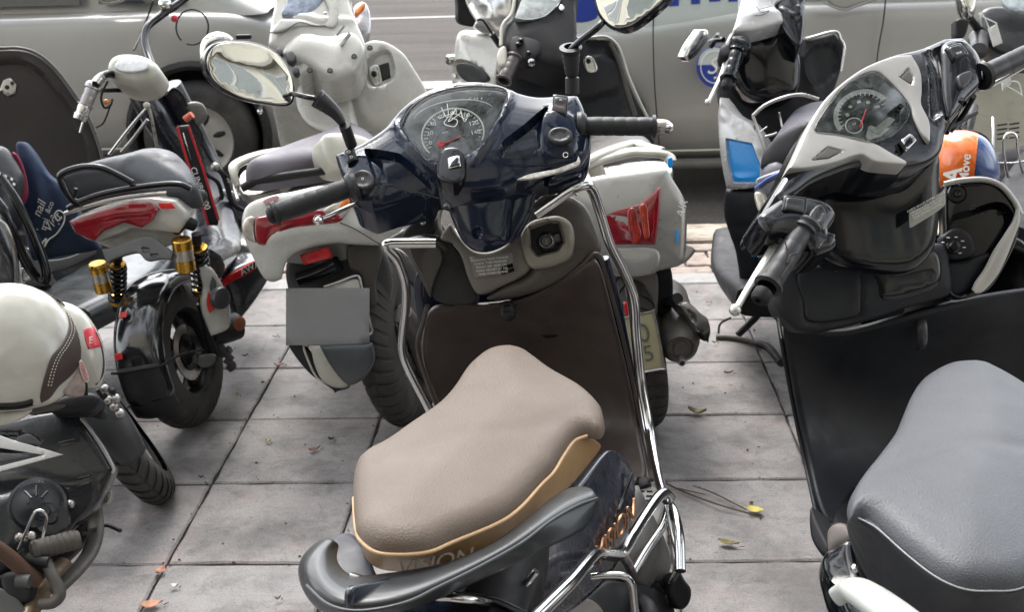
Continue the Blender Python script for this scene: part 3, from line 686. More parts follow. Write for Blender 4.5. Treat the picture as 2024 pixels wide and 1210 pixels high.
lathe('bar_end', [(.001, .0), (.012, .0), (.0135, .006), (.008, .014), (.001, .016)], gl.at(1314, 252), b_-a_, chromeb, M, 20)
lathe('grip_collar', [(.012, 0), (.026, 0), (.028, .008), (.024, .016), (.012, .018)], gl.at(1140, 249), b_-a_, rubber, M, 24)
gl2 = PL(620, 400, 2.10, (.02, -.7, .71))
a_, b_ = gl2.at(694, 370), gl2.at(540, 424)
grip(M, a_, b_, .018, rings=5); lathe('grip_collar', [(.012, 0), (.026, 0), (.028, .008), (.024, .016), (.012, .018)], gl2.at(706, 366), b_-a_, rubber, M, 24)
lathe('bar_end', [(.002, .0), (.0155, .0), (.017, .004), (.0165, .014), (.010, .02), (.001, .02)], gl2.at(549, 421), b_-a_, blackm, M, 20)
lv = sweep('brake_lever', [gl2.up(-.04).at(720, 400), gl2.up(-.035).at(690, 408), gl2.up(-.02).at(655, 425), gl2.up(-.01).at(632, 434)], [.006, .006, .005, .005], [.004]*4, steel, M, n=8)
ball('lever_tip', gl2.up(-.01).at(629, 435), .0098, chromeb, lv, n=14)
# mirrors
def mirror(par, pl, outline, frame_m=blackg, glass_in=.93, name='mirror', th=.03, dome=0.0):
    c = np.mean(np.array([p[:2] for p in outline], float), 0)
    f = relief(name, outline, pl, frame_m, par, th=th, r=.006, cv=(0, 0), step=.012)
    g = [tuple(c+(np.array(p[:2])-c)*glass_in) for p in outline]
    relief('mirror_glass', g, pl.up(.0025), glassm, f, th=.004, r=.001, dome=.004, ds=.06, step=.01); return f
mp = PL(490, 145, 2.2, (.45, -.86, .18))
ol = [(404, 118), (420, 88), (455, 80), (505, 83), (550, 104), (577, 145), (584, 185), (574, 208), (535, 207), (470, 192), (418, 158)]
ml = mirror(M, mp, ol, glass_in=.945)
tube('mirror_stalk', [mp.up(-.01).at(578, 184), Y(600, 190, 2.17), Y(622, 194, 2.16)], .0048, blackg, ml, n=10)
sweep('mirror_boot', [Y(626, 193, 2.16), Y(640, 203, 2.16), Y(662, 222, 2.16), Y(676, 242, 2.16)], [.018, .016, .012, .0075], [.018, .016, .012, .0075], rubber, ml, n=16)
tube('mirror_stalk', [Y(670, 232, 2.16), Y(682, 252, 2.17), Y(690, 285, 2.18)], .006, rubber, ml); tube('mirror_socket', [Y(681, 247, 2.16), Y(695, 287, 2.19)], .0105, rubber, ml, sub=1)
for k in range(3): lathe('boot_rib', [(.0165-k*.002, 0), (.0185-k*.002, .002), (.0165-k*.002, .004)], Y(630+k*10, 196+k*8, 2.16), Y(640, 203, 2.16)-Y(626, 193, 2.16), rubber, ml, 16)
mpr = PL(1240, 0, 2.16, (-.30, -.90, .30))
mr_ = mirror(M, mpr, [(1172, -30), (1176, 15), (1190, 42), (1215, 59), (1250, 52), (1300, 14), (1330, -20), (1345, -60), (1320, -100), (1260, -110), (1200, -90)])
tube('mirror_stalk', [mpr.up(-.01).at(1196, 38), Y(1180, 55, 2.16), Y(1150, 78, 2.17), Y(1128, 98, 2.18)], .006, blackg, mr_)
lathe('mirror_boot', [(.012, -.002), (.0205, 0), (.0205, .003), (.017, .006), (.0155, .014), (.0165, .016), (.0145, .025), (.0152, .027), (.0132, .036), (.0138, .038), (.0115, .052), (.009, .056)], Y(1128, 93, 2.18), Y(1131, 160, 2.20)-Y(1128, 93, 2.18), rubber, mr_, 24)
lathe('mirror_socket', [(.009, 0), (.0125, .002), (.0125, .03), (.009, .034)], Y(1131, 151, 2.195), V(0, 0, -1), rubber, mr_, 18)
# ---- leg shield
top = [(848, 601, 2.30), (900, 598, 2.31), (960, 600, 2.315), (1030, 590, 2.315), (1095, 560, 2.31), (1150, 520, 2.30), (1180, 498, 2.28)]
rows = [top,
 [(838, 640, 2.33), (900, 640, 2.36), (960, 640, 2.37), (1030, 635, 2.37), (1100, 615, 2.37), (1160, 590, 2.35), (1200, 570, 2.31)],
 [(830, 700, 2.37), (900, 705, 2.41), (960, 705, 2.43), (1035, 700, 2.43), (1110, 690, 2.42), (1175, 675, 2.39), (1222, 660, 2.34)],
 [(850, 770, 2.40), (905, 775, 2.45), (970, 775, 2.47), (1045, 775, 2.48), (1120, 770, 2.47), (1190, 760, 2.43), (1245, 750, 2.37)],
 [(885, 840, 2.40), (925, 845, 2.44), (985, 850, 2.46), (1060, 855, 2.47), (1135, 855, 2.45), (1205, 850, 2.41), (1262, 845, 2.36)],
 [(915, 900, 2.30), (960, 905, 2.32), (1010, 910, 2.33), (1080, 915, 2.33), (1150, 915, 2.33), (1215, 910, 2.31), (1272, 900, 2.27)],
 [(935, 980, 2.12), (980, 980, 2.12), (1030, 985, 2.12), (1095, 985, 2.12), (1165, 980, 2.13), (1235, 968, 2.15), (1286, 958, 2.16)]]
grid('leg_shield', [[Y(*p) for p in r] for r in rows], brownp, M, sub=3, solid=.012)
tube('panel_ridge', [Y(845, 604, 2.28), Y(836, 640, 2.31), Y(826, 690, 2.345), Y(850, 770, 2.37), Y(880, 835, 2.38)], .005, brownp, M, n=8)
tube('panel_ridge', [Y(900, 602, 2.30), Y(960, 604, 2.305), Y(1030, 594, 2.305), Y(1095, 564, 2.30), Y(1150, 524, 2.29), Y(1180, 502, 2.27), Y(1200, 550, 2.29), Y(1228, 655, 2.32), Y(1250, 750, 2.345), Y(1268, 845, 2.345), Y(1280, 905, 2.26), Y(1288, 950, 2.16)], .0045, brownp, M, n=8)
tube('shield_seam', [Y(1195, 510, 2.33), Y(1220, 600, 2.36), Y(1248, 740, 2.41), Y(1266, 840, 2.40)], .009, navy, M, n=10)
# navy outer front shield, seen only at the edges but real from the side
grid('front_shield', [[Y(u, v, y) for u, v, y in r] for r in ([(800, 500, 2.40), (1000, 470, 2.52), (1196, 470, 2.36)], [(825, 620, 2.44), (1010, 600, 2.60), (1215, 590, 2.40)], [(840, 740, 2.47), (1020, 720, 2.64), (1245, 735, 2.44)], [(880, 830, 2.46), (1050, 820, 2.60), (1266, 845, 2.42)])], navy, M, sub=2, solid=.008)
# hook on the shield
hk = relief('hook', [(990, 598), (1012, 596), (1018, 620), (1006, 634), (988, 626)], PL(1003, 612, 2.27, (0, -.9, .4)), blackm, M, th=.03, r=.008, dome=.006, step=.006, dents=[([(996, 604), (1010, 603), (1010, 616), (997, 618)], -.006, .005)])
# pockets and centre panel
pk = PL(960, 520, 2.27, (0, -.93, .36))
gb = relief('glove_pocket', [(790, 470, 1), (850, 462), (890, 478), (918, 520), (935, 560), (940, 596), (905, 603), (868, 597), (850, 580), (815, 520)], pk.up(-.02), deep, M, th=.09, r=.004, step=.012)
relief('pocket_wall', [(780, 488, 1), (800, 500), (825, 540), (850, 590, 1), (856, 560), (875, 505), (850, 470), (812, 468)], pk.up(-.006), greyp, M, th=.02, r=.005, cv=(1, 1), step=.009)
grid('pocket_lining', [[Y(800, 476, 2.27), Y(840, 476, 2.29), Y(890, 478, 2.30)], [Y(815, 510, 2.27), Y(850, 515, 2.30), Y(890, 520, 2.31)], [Y(838, 555, 2.27), Y(870, 552, 2.29), Y(905, 560, 2.31)]], greyp, M, sub=2, solid=.004)
cp = relief('column_panel', [(872, 462), (890, 440, 1), (905, 465), (930, 492), (958, 499), (985, 492), (1005, 478), (1030, 440, 1), (1040, 460), (1042, 500), (1048, 530), (1020, 552), (990, 566), (960, 580), (940, 578), (925, 550), (912, 510), (895, 482), (872, 474)], pk, taupep, M, th=.03, r=.006, dome=.006, step=.008)
st_ = relief('warning_sticker', [(928, 508, 1), (1012, 500, 1), (1018, 538, 1), (938, 550, 1)], pk.up(.0075), mat('sticker_grey', (.16, .15, .14), .4), M, th=.0008, r=.0003, smooth=False, step=.01)
for i in range(5): ptext('sticker_text', ('WARNING: READ MANUAL', 'CHECK TYRE PRESSURE', 'FRONT 200  REAR 225', 'WEAR HELMET AT ALL', 'TIMES WHEN RIDING')[i], pk.up(.0085), 968+i*1.6, 512+i*7, 990+i*1.6, 509.5+i*7, .0062, whitep, st_, ext=.0001)
relief('sticker_picture', [(988, 528, 1), (1013, 520, 1), (1017, 536, 1), (991, 543, 1)], pk.up(.0092), blackg, st_, th=.0005, r=.0002, smooth=False, step=.01)
lk = relief('lock_surround', [(1030, 462), (1048, 438), (1078, 428), (1105, 426), (1128, 440), (1136, 470), (1130, 505), (1110, 520), (1075, 530), (1048, 528), (1034, 500)], pk.up(.012), mat('taupe_pale', (.22, .20, .17), .38, bump=.1, bscale=700), M, th=.05, r=.010, dome=.004, step=.008, dents=[([(1046, 452), (1085, 438), (1105, 440), (1115, 478), (1102, 496), (1062, 506), (1048, 490)], -.022, .006)], bumps=[([(1116, 446), (1128, 486)], .005, .005)])
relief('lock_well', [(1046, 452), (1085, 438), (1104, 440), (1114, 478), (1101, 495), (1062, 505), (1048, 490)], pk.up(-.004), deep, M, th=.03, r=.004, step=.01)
ig = lathe('ignition_lock', [(.001, .012), (.009, .012), (.011, .008), (.018, .006), (.020, 0), (.020, -.02)], pk.up(.0).at(1080, 478), pk.n, blackg, M, 22)
tube('lock_ring', arc(pk.up(.008), 1080, 477, 13, 12, 0, 350, 20), .0012, steel, ig, n=6, sub=1)
box('key_slot', pk.up(.0145).at(1080, 478), (.002, .002, .009), steel, ig, bevel=0)
relief('lock_shutter', [(1094, 462), (1106, 460), (1110, 478), (1098, 482)], pk.up(.004), blackg, M, th=.01, r=.003, step=.005)
relief('side_panel', [(1030, 440, 1), (1060, 398), (1100, 380), (1150, 400), (1175, 440), (1188, 498), (1150, 520), (1098, 558), (1040, 582), (990, 590), (960, 590), (990, 566), (1048, 532)], pk.up(-.014), greyp, M, th=.05, r=.012, dome=.012, ds=.05, step=.011)
relief('side_panel', [(760, 474, 1), (800, 452), (850, 425), (872, 440), (890, 480), (850, 474), (800, 478)], pk.up(-.03), greyp, M, th=.05, r=.006, dome=.008, step=.01)
relief('inner_bracket', [(795, 462), (822, 432), (850, 418), (862, 440), (850, 470), (812, 474)], pk.up(-.022), blackm, M, th=.03, r=.006, step=.008)
tube('bracket_bolt', [pk.up(-.02).at(836, 440), pk.up(-.008).at(836, 440)], .006, steel, M, sub=1, n=6)
for P_, r_, m_ in (([(1022, 356, 2.30), (1062, 360, 2.34), (1105, 392, 2.36), (1120, 420, 2.38)], .006, blackm), ([(1045, 380, 2.34), (1080, 400, 2.36), (1075, 430, 2.37)], .007, blackm), ([(1040, 420, 2.33), (1085, 385, 2.33), (1110, 400, 2.35)], .005, greyp), ([(862, 380, 2.30), (852, 420, 2.32), (858, 460, 2.34)], .006, blackm), ([(880, 390, 2.28), (868, 430, 2.3), (874, 470, 2.32)], .004, steel)):
    tube('cable', [Y(*p) for p in P_], r_, m_, M, n=8)
sweep('trim_blade', [Y(1036, 372, 2.28), Y(1065, 360, 2.29), Y(1110, 366, 2.31), Y(1140, 385, 2.34)], [.004, .008, .008, .004], [.003]*4, cream, M, n=8)
# ---- chrome guards
tube('leg_guard', [Y(862, 481, 2.22), Y(800, 481, 2.22), Y(770, 482, 2.22), Y(764, 488, 2.22), Y(785, 512, 2.24), Y(800, 555, 2.26), Y(802, 600, 2.28), Y(797, 650, 2.30), Y(795, 690, 2.31), Y(808, 730, 2.32), Y(850, 812, 2.34), Y(880, 880, 2.34)], .0095, chrome, M, n=16, sub=8)
tube('leg_guard', [Y(1060, 424, 2.20), Y(1095, 400, 2.20), Y(1130, 376, 2.20), Y(1155, 366, 2.21), Y(1170, 375, 2.23), Y(1186, 420, 2.26), Y(1205, 480, 2.28), Y(1232, 535, 2.30), Y(1253, 590, 2.31), Y(1258, 660, 2.32), Y(1268, 760, 2.32), Y(1284, 850, 2.28), Y(1296, 920, 2.18), Y(1312, 980, 2.06), Y(1330, 1010, 1.99), Y(1342, 1060, 1.92), Y(1345, 1130, 1.86)], .0098, chrome, M, n=16, sub=8)
tube('leg_guard', [Y(1240, 560, 2.34), Y(1250, 640, 2.36), Y(1262, 760, 2.36), Y(1278, 860, 2.30), Y(1292, 930, 2.2)], .0055, chrome, M, n=12, sub=8)
# ---- lower chrome frame on the right side of the tail
tube('side_guard', [Y(1325, 985, 2.02), Y(1315, 975, 2.00), Y(1300, 985, 1.97), Y(1275, 1020, 1.90), Y(1250, 1060, 1.82), Y(1228, 1095, 1.75), Y(1205, 1098, 1.67), Y(1190, 1096, 1.62), Y(1172, 1100, 1.57), Y(1130, 1150, 1.46), Y(1080, 1200, 1.37), Y(1030, 1250, 1.29)], .0105, chrome, M, n=16, sub=8)
tube('side_guard', [Y(1322, 1000, 2.03), Y(1310, 1040, 1.97), Y(1280, 1085, 1.90), Y(1250, 1135, 1.83)], .0082, chrome, M, n=14, sub=8)
tube('side_guard', [Y(1250, 1135, 1.83), Y(1238, 1110, 1.77), Y(1228, 1096, 1.74)], .0082, steel, M, n=14)
tube('side_guard', [Y(1168, 1141, 1.60), Y(1200, 1138, 1.60), Y(1232, 1140, 1.60), Y(1248, 1155, 1.60), Y(1253, 1190, 1.60), Y(1257, 1240, 1.60)], .0062, chrome, M, n=12, sub=8)
tube('side_guard', [Y(1318, 1000, 2.0), Y(1330, 1060, 1.95), Y(1340, 1110, 1.9), Y(1325, 1155, 1.88)], .005, chrome, M, n=10)
# ---- seat
sp = Plane(Z(930, 900, .775), (.10, -.02, 1))
seat = relief('seat', [(1000, 699), (960, 706), (925, 732), (892, 780), (858, 815), (800, 856), (755, 888), (718, 908), (702, 928), (697, 980), (700, 1040), (707, 1066), (735, 1088), (775, 1097), (840, 1094), (897, 1070), (983, 1034), (1026, 1004), (1069, 957), (1092, 934), (1113, 901), (1134, 873), (1155, 862), (1184, 866), (1195, 852), (1194, 835), (1185, 812), (1150, 780), (1095, 748), (1060, 722), (1035, 706)], sp, mat('seat_taupe', (.118, .087, .064), .52, bump=.55, bscale=420, dirt=.05, dscale=5, dust=.1, rvar=.05), M, th=.003, r=.022, dome=.020, ds=.09, step=.011, lift=1,
   bumps=[([(760, 945), (900, 900), (1030, 885), (1130, 850)], .018, -.003)])
tan = mat('seat_tan', (.30, .18, .075), .42, bump=.25, bscale=300, dirt=.06)
def strip(name, up_, lo, m, par, sub=2, solid=.006, label=None): return grid(name, [up_, [(a+b)/2 for a, b in zip(up_, lo)], lo], m, par, sub=sub, solid=solid, label=label)
spd = sp.up(-.002)
su = [(699, 985), (703, 1045), (716, 1074), (755, 1096), (840, 1094), (897, 1072), (983, 1036), (1027, 1006), (1071, 958), (1094, 935), (1114, 902), (1135, 873), (1160, 862)]
lo = [(712, 1010, .70), (714, 1080, .70), (722, 1112, .70), (760, 1134, .70), (850, 1128, .70), (915, 1112, .70), (1000, 1080, .70), (1060, 1035, .70), (1105, 985, .70), (1130, 958, .70), (1156, 928, .705), (1180, 898, .715), (1192, 880, .728)]
assert len(su) == len(lo), (len(su), len(lo))
strip('seat_skirt', [spd.at(*p) for p in su], [Z(*p) for p in lo], tan, M)
tube('seat_piping', [spd.up(.003).at(*p) for p in su], .0026, mat('piping', (.42, .27, .14), .4), M, n=8)
skp = P3(spd.at(770, 1098), spd.at(930, 1073), Z(850, 1128, .70))
text('lettering', 'VISION', skp.at(856, 1104)+skp.n*.007, skp.at(930, 1084)-skp.at(760, 1118), V(0, 0, 1), .030, mat('print_grey', (.40, .37, .33), .5), M, ext=.0004, shear=.25)
# ---- grab rail: broad grey plastic arm wrapping the tail
railm = mat('rail_grey', (.020, .023, .025), .36, 0, .25, dust=.15, bump=.05, bscale=500, dirt=.15)
st = [((1158, 961), (1172, 968), (1181, 985), (1180, 1026)), ((1115, 963), (1128, 980), (1140, 1000), (1146, 1055)), ((1058, 1010), (1074, 1022), (1088, 1030), (1090, 1080)), ((1000, 1060), (1016, 1070), (1030, 1074), (1036, 1108)), ((925, 1100), (935, 1112), (945, 1122), (955, 1146)),
      ((860, 1120), (864, 1142), (868, 1160), (880, 1180)), ((790, 1130), (794, 1165), (800, 1192), (812, 1208)), ((722, 1140), (716, 1176), (712, 1208), (714, 1228)), ((686, 1138), (668, 1166), (650, 1196), (640, 1220)), ((664, 1112), (638, 1130), (606, 1158), (598, 1178)), ((667, 1088), (636, 1092), (596, 1100), (580, 1112)), ((672, 1078), (660, 1068), (644, 1062), (628, 1068))]
rl_ = grid('grab_rail', [[Z(*q[0], .752), Z(*q[1], .768), Z(*q[2], .764), Z(*q[3], .735)] for q in st], railm, M, sub=3, solid=.014)
rl_.data.update()
tube('rail_edge', [Z(q[2][0], q[2][1]+1, .7645) for q in st[:10]], .0022, railm, M, n=8)
tube('rail_brace', [Z(640, 1190, .73), Z(820, 1180, .70), Z(960, 1185, .68), Z(1060, 1230, .66)], .006, blackg, M, n=8)
# ---- tail body
tb = P3(Y(1215, 930, 1.80), Y(1000, 1190, 1.30), Y(1255, 990, 1.83))
rows = [[(1204, 884, 1.80), (1225, 895, 1.84), (1250, 928, 1.84), (1258, 962, 1.83)],
        [(1174, 930, 1.72), (1200, 940, 1.78), (1240, 985, 1.80), (1250, 1040, 1.82)],
        [(1112, 1008, 1.60), (1150, 1010, 1.66), (1200, 1060, 1.70), (1225, 1120, 1.74)],
        [(1012, 1082, 1.45), (1060, 1090, 1.50), (1120, 1140, 1.54), (1150, 1200, 1.58)],
        [(880, 1120, 1.30), (940, 1160, 1.34), (1010, 1200, 1.38), (1040, 1260, 1.42)],
        [(740, 1150, 1.18), (800, 1190, 1.20), (840, 1230, 1.22), (860, 1290, 1.26)],
        [(690, 1160, 1.14), (690, 1200, 1.14), (690, 1240, 1.14), (690, 1290, 1.16)]]
grid('tail_fairing', [[Y(*p) for p in r] for r in rows], mat('navy_scuffed', (.014, .020, .036), .16, 0, .5, dust=.30, rvar=.25, dirt=.3, dscale=25), M, sub=3, solid=.008)
grid('tail_fairing', [[Z(668, 1055, .70), Z(700, 1050, .70), Z(730, 1100, .69)], [Z(648, 1080, .70), Z(690, 1100, .69), Z(740, 1130, .69)], [Z(640, 1120, .69), Z(680, 1140, .69), Z(760, 1170, .69)]], mat('navy_worn', (.02, .025, .04), .5, dust=.2), M, sub=2, solid=.01)
tube('fairing_seam', [Y(1250, 935, 1.825), Y(1220, 1010, 1.765), Y(1170, 1090, 1.655), Y(1100, 1165, 1.52), Y(1050, 1215, 1.43)], .003, blackg, M, n=6)
tl = P3(Y(1242, 1000, 1.795), Y(1165, 1100, 1.65), Y(1215, 1080, 1.735))
text('lettering', 'VISION', tl.at(1203, 1056)+tl.n*.011, tl.at(1240, 1005)-tl.at(1166, 1100), tl.at(1190, 1035)-tl.at(1215, 1080), .052, mat('copper_letters', (.62, .33, .18), .25, .8), M, ext=.0016, shear=.3)
# floor mat strip with slots, foot rest area, engine cover, foot peg
fm = PL(1275, 980, 2.12, (0, -.3, .95))
ft = relief('floor_mat', [(1245, 960, 1), (1285, 957, 1), (1312, 978), (1308, 1010), (1285, 1060), (1262, 1050), (1256, 1000)], fm, mat('mat_grey', (.32, .31, .29), .5), M, th=.02, r=.003, step=.01)
for i in range(5):
    for j in range(2): box('slot', fm.up(.001).at(1268+j*16-i*1, 972+i*9), (.011, .004, .002), deep, ft, bevel=0)
relief('tread_block', [(1258, 942, 1), (1278, 938, 1), (1288, 956, 1), (1266, 962, 1)], fm.up(.01), blackm, M, th=.02, r=.003, smooth=False, step=.01)
relief('side_cover', [(1262, 965), (1290, 1010), (1315, 1060), (1330, 1110), (1320, 1150), (1290, 1170), (1258, 1150), (1245, 1110), (1240, 1050)], PL(1280, 1080, 1.93, (.8, -.45, .4)), mat('dusty_grey', (.11, .105, .10), .5, dust=.8), M, th=.06, r=.01, dome=.02, step=.012)
relief('engine_cover', [(1040, 1215), (1085, 1180), (1150, 1178), (1185, 1190), (1200, 1230), (1150, 1290), (1050, 1290)], PL(1120, 1220, 1.62, (.75, -.4, .5)), mat('cover_beige', (.20, .18, .16), .4, dust=.5), M, th=.05, r=.014, dome=.02, step=.012)
relief('belt_case', [(1150, 1200), (1200, 1150), (1240, 1150), (1290, 1160), (1330, 1180), (1330, 1290), (1150, 1290)], PL(1250, 1220, 1.78, (.75, -.4, .5)), deep, M, th=.08, r=.01, step=.02)
pg = relief('foot_peg', [(1328, 1150, 1), (1345, 1132), (1356, 1148), (1368, 1165), (1366, 1190), (1352, 1206), (1336, 1200), (1326, 1180)], PL(1346, 1170, 1.86, (.2, -.8, .5)), blackm, M, th=.06, r=.008, step=.008)
tube('peg_arm', [Y(1290, 1160, 1.88), Y(1310, 1185, 1.88), Y(1340, 1180, 1.88)], .012, blackm, M)
sweep('peg_arm', [Y(1272, 1172, 1.88), Y(1290, 1150, 1.9), Y(1300, 1150, 1.9), Y(1310, 1180, 1.9)], [.01]*4, [.008]*4, deep, M)
sweep('swing_arm', [Y(1240, 1180, 1.85), Y(1280, 1200, 1.78), Y(1290, 1260, 1.72)], [.015]*3, [.012]*3, deep, M)
# bolt at the tail rail joint and white hook left of lower guard
tube('rail_bolt', [Y(1004, 1200, 1.35), Y(1008, 1192, 1.345)], .011, chrome, M, sub=1, n=14)
for P_ in ([(860, 1180), (940, 1188), (1000, 1200)], [(1000, 1196), (1030, 1165), (1060, 1130)], [(690, 1140), (800, 1165), (900, 1172)]):
    tube('frame_tube', [Y(u, v, 1.36) if u > 950 else Y(u, v, 1.22+.0) for u, v in P_], .0052, chrome, M, n=8)
# under-structure: wheels, engine, floor, so that it stands from the side too
hd = nrm(V(math.sin(.07), math.cos(.07), 0)); axl = nrm(V(hd[1], -hd[0], .12))
wheel(M, V(-.045, 2.72, .262), nrm(V(.93, .35, .12)), .265, .085, steel)
wheel(M, V(-.10, 1.50, .262), axl, .265, .095, steel)
sweep('front_fork', [V(-.03, 2.40, .62), V(-.04, 2.56, .45), V(-.045, 2.70, .27)], [.05, .045, .02], [.03, .03, .02], blackm, M)
sweep('front_fender', [V(-.05, 2.47, .40), V(-.05, 2.60, .52), V(-.045, 2.74, .55), V(-.04, 2.90, .50)], [.055, .06, .06, .04], [.008]*4, navy, M, up=(0, .3, 1), p=3)
sweep('floor_pan', [V(-.02, 2.45, .28), V(-.03, 2.2, .27), V(-.05, 1.8, .30)], [.15, .17, .14], [.03, .03, .05], blackm, M, p=4, fixed=True)
sweep('engine', [V(-.04, 1.85, .36), V(-.10, 1.6, .35), V(-.13, 1.42, .30)], [.07, .07, .04], [.10, .09, .06], steel, M, p=3, fixed=True)
sweep('under_seat_box', [V(-.04, 1.82, .54), V(-.09, 1.5, .58), V(-.12, 1.2, .64)], [.06, .06, .05], [.10, .08, .04], blackm, M, p=3, fixed=True)
tube('side_stand', [V(-.1, 1.95, .27), V(-.2, 1.98, .13), V(-.27, 1.99, .01)], .010, steel, M)
# ================================================================== black scooter at the right with silver cowl and grey seat
G = thing('scooter', 'black scooter with silver framed dashboard and smooth grey seat, nearest at the right', 'scooter', (.62, 2.0, 0), 'scooters parked on the pavement')
gc = PL(1760, 260, 2.12, (.26, -.64, .72))
relief('handlebar_cover', [(1560, 333, 1), (1598, 250), (1640, 186), (1700, 136), (1765, 106), (1822, 92), (1870, 72, 1), (1905, 70, 1), (1938, 106), (1948, 156), (1920, 195), (1888, 232), (1872, 262, 1), (1862, 300), (1835, 322), (1790, 332, 1), (1740, 330), (1700, 322), (1650, 338), (1610, 356), (1580, 378), (1545, 400), (1510, 440, 1), (1505, 425), (1530, 380)], gc, blackg, G, th=.08, r=.012, dome=.016, ds=.05, step=.008,
   bumps=[([(1832, 100), (1850, 180), (1858, 240)], .008, .007)], dents=[([(1828, 110), (1868, 92), (1862, 150), (1862, 225), (1840, 240)], -.01, .012)])
silm = mat('silver_cowl', (.40, .39, .37), .34, .3, .25, dust=.2, bump=.05, bscale=600)
relief('cowl_trim', [(1560, 332, 1), (1582, 285), (1600, 246), (1636, 190), (1700, 138), (1760, 112), (1802, 107, 1), (1820, 140), (1823, 180), (1822, 205), (1838, 240), (1839, 280, 1), (1822, 262), (1806, 232), (1798, 205), (1760, 160), (1732, 140), (1700, 148), (1660, 178), (1640, 205), (1618, 240), (1612, 258, 1), (1650, 262), (1700, 272), (1735, 285), (1760, 300), (1792, 318), (1790, 324, 1), (1730, 318), (1700, 304), (1650, 320), (1600, 330)], gc.up(.016), silm, G, th=.03, r=.003, dome=.0015, ds=.012, step=.006,
   dents=[([(1604, 316), (1636, 290), (1666, 298), (1640, 312)], -.006, .004), ([(1778, 152), (1795, 134), (1806, 150), (1802, 168)], -.006, .004)])
for q in ([(1608, 314, 1), (1636, 292, 1), (1662, 299, 1), (1638, 311, 1)], [(1781, 153, 1), (1795, 138, 1), (1804, 151, 1), (1800, 164, 1)]):
    relief('trim_inset', q, gc.up(.0165), mat('inset_grey', (.12, .11, .10), .35, .3), G, th=.01, r=.001, smooth=False, step=.006)
gd = gc.up(.010)
gdial = relief('instrument_face', [(1616, 256), (1640, 210), (1680, 165), (1730, 146), (1765, 172), (1795, 212), (1780, 245), (1755, 265), (1720, 276), (1660, 262)], gd, MATS['dial_dark'], G, th=.012, r=.003)
ge = gd.up(.003)
def sector(name, pl, cx, cy, r1x, r1y, r2x, r2y, a0, a1, m, par, rot=0, n=24):
    A, B = arc(pl, cx, cy, r1x, r1y, a0, a1, n, rot), arc(pl, cx, cy, r2x, r2y, a0, a1, n, rot)
    return mk(name, A+B, [(i, i+1, n+2+i, n+1+i) for i in range(n)], m, par, smooth=False)
sector('dial_band', ge, 1704, 225, 58, 48, 48, 39, -200, 20, mat('band_silver', (.42, .43, .42), .35, .4), gdial, rot=-20)
join('tick_marks', [tube('g', [ge.up(.0004).at(1704+58*.87*math.cos(a), 225+50*.87*math.sin(a)), ge.up(.0004).at(1704+58*.74*math.cos(a), 225+50*.74*math.sin(a))], .0007, dialw, gdial, n=4, sub=1) for a in [R_(-215+i*11) for i in range(21)]])
for n_, (u, v) in zip(('20', '40', '60', '80', '100'), ((1674, 228), (1680, 212), (1697, 202), (1715, 203), (1733, 212))): ptext('numeral', n_, ge.up(.0004), u, v, u+20, v-6, .008, dialw, gdial, ext=.0002)
tube('fuel_ring', arc(ge, 1688, 248, 17, 15, 0, 355, 24), .0011, dialw, gdial, n=6, sub=1)
ptext('numeral', 'E F', ge, 1688, 246, 1700, 243, .006, dialw, gdial, ext=.0002)
sweep('needle', [ge.up(.004).at(1700, 250), ge.up(.004).at(1712, 215)], [.0016, .0006], [.0008, .0004], dialr, gdial, n=6, sub=1)
lc = relief('display_frame', [(1712, 268, 1), (1716, 250, 1), (1760, 214, 1), (1782, 208, 1), (1788, 222, 1), (1774, 240, 1), (1742, 268, 1), (1715, 276, 1)], ge, silm, gdial, th=.004, r=.001, smooth=False, step=.006)
relief('display', [(1722, 258, 1), (1757, 230, 1), (1770, 236, 1), (1738, 266, 1)], ge.up(.0018), mat('lcd_grey', (.24, .27, .24), .25), lc, th=.002, r=.0005, smooth=False, step=.006)
lathe('trip_button', [(.001, .008), (.005, .008), (.006, 0)], ge.up(.002).at(1777, 214), ge.n, blackg, gdial, 14)
relief('instrument_cover', [(1610, 257), (1638, 206), (1680, 160), (1732, 141), (1768, 168), (1800, 212), (1786, 248), (1758, 270), (1720, 281), (1660, 267)], gc.up(.018), lensc, G, th=.0015, r=.002, dome=.006, step=.01)
gb_ = relief('badge', [(1782, 276, 1), (1800, 262, 1), (1813, 276, 1), (1795, 295, 1)], gc.up(.022), chrome, G, th=.008, r=.0015, smooth=False, step=.004)
relief('wing_emblem', [(1787, 288, 1), (1790, 278, 1), (1800, 268, 1), (1801, 273, 1), (1804, 272, 1), (1803, 277, 1), (1807, 277, 1), (1803, 283, 1), (1795, 289, 1)], gc.up(.0235), blackg, gb_, th=.001, r=.0003, smooth=False, step=.004)
# switch clusters
cl = gc.up(.008)
relief('switch_housing', [(1500, 428), (1520, 408), (1550, 388), (1590, 384), (1640, 398), (1655, 425), (1640, 455), (1656, 470, 1), (1652, 486), (1612, 500), (1590, 480), (1550, 462), (1520, 462)], cl, blackg, G, th=.06, r=.010, dome=.012, ds=.03, step=.007)
switch(G, cl.up(.010), [(1556, 388), (1592, 392), (1590, 420), (1552, 412)]); 
relief('button', [(1605, 415), (1622, 402), (1634, 418), (1628, 440), (1604, 448), (1596, 438)], cl.up(.014), MATS['switch_black'], G, th=.015, r=.004, step=.006, dents=[([(1610, 420), (1622, 410), (1628, 420), (1622, 434), (1608, 438)], -.003, .004)])
relief('button', [(1634, 456, 1), (1654, 462, 1), (1646, 484, 1), (1616, 492, 1)], cl.up(.004), blackg, G, th=.02, r=.004, step=.006)
cr = gc.up(.012)
relief('switch_housing', [(1866, 84), (1905, 76), (1934, 105), (1944, 155), (1915, 190), (1880, 232), (1866, 200), (1862, 140)], cr, blackg, G, th=.05, r=.010, dome=.010, ds=.03, step=.007)
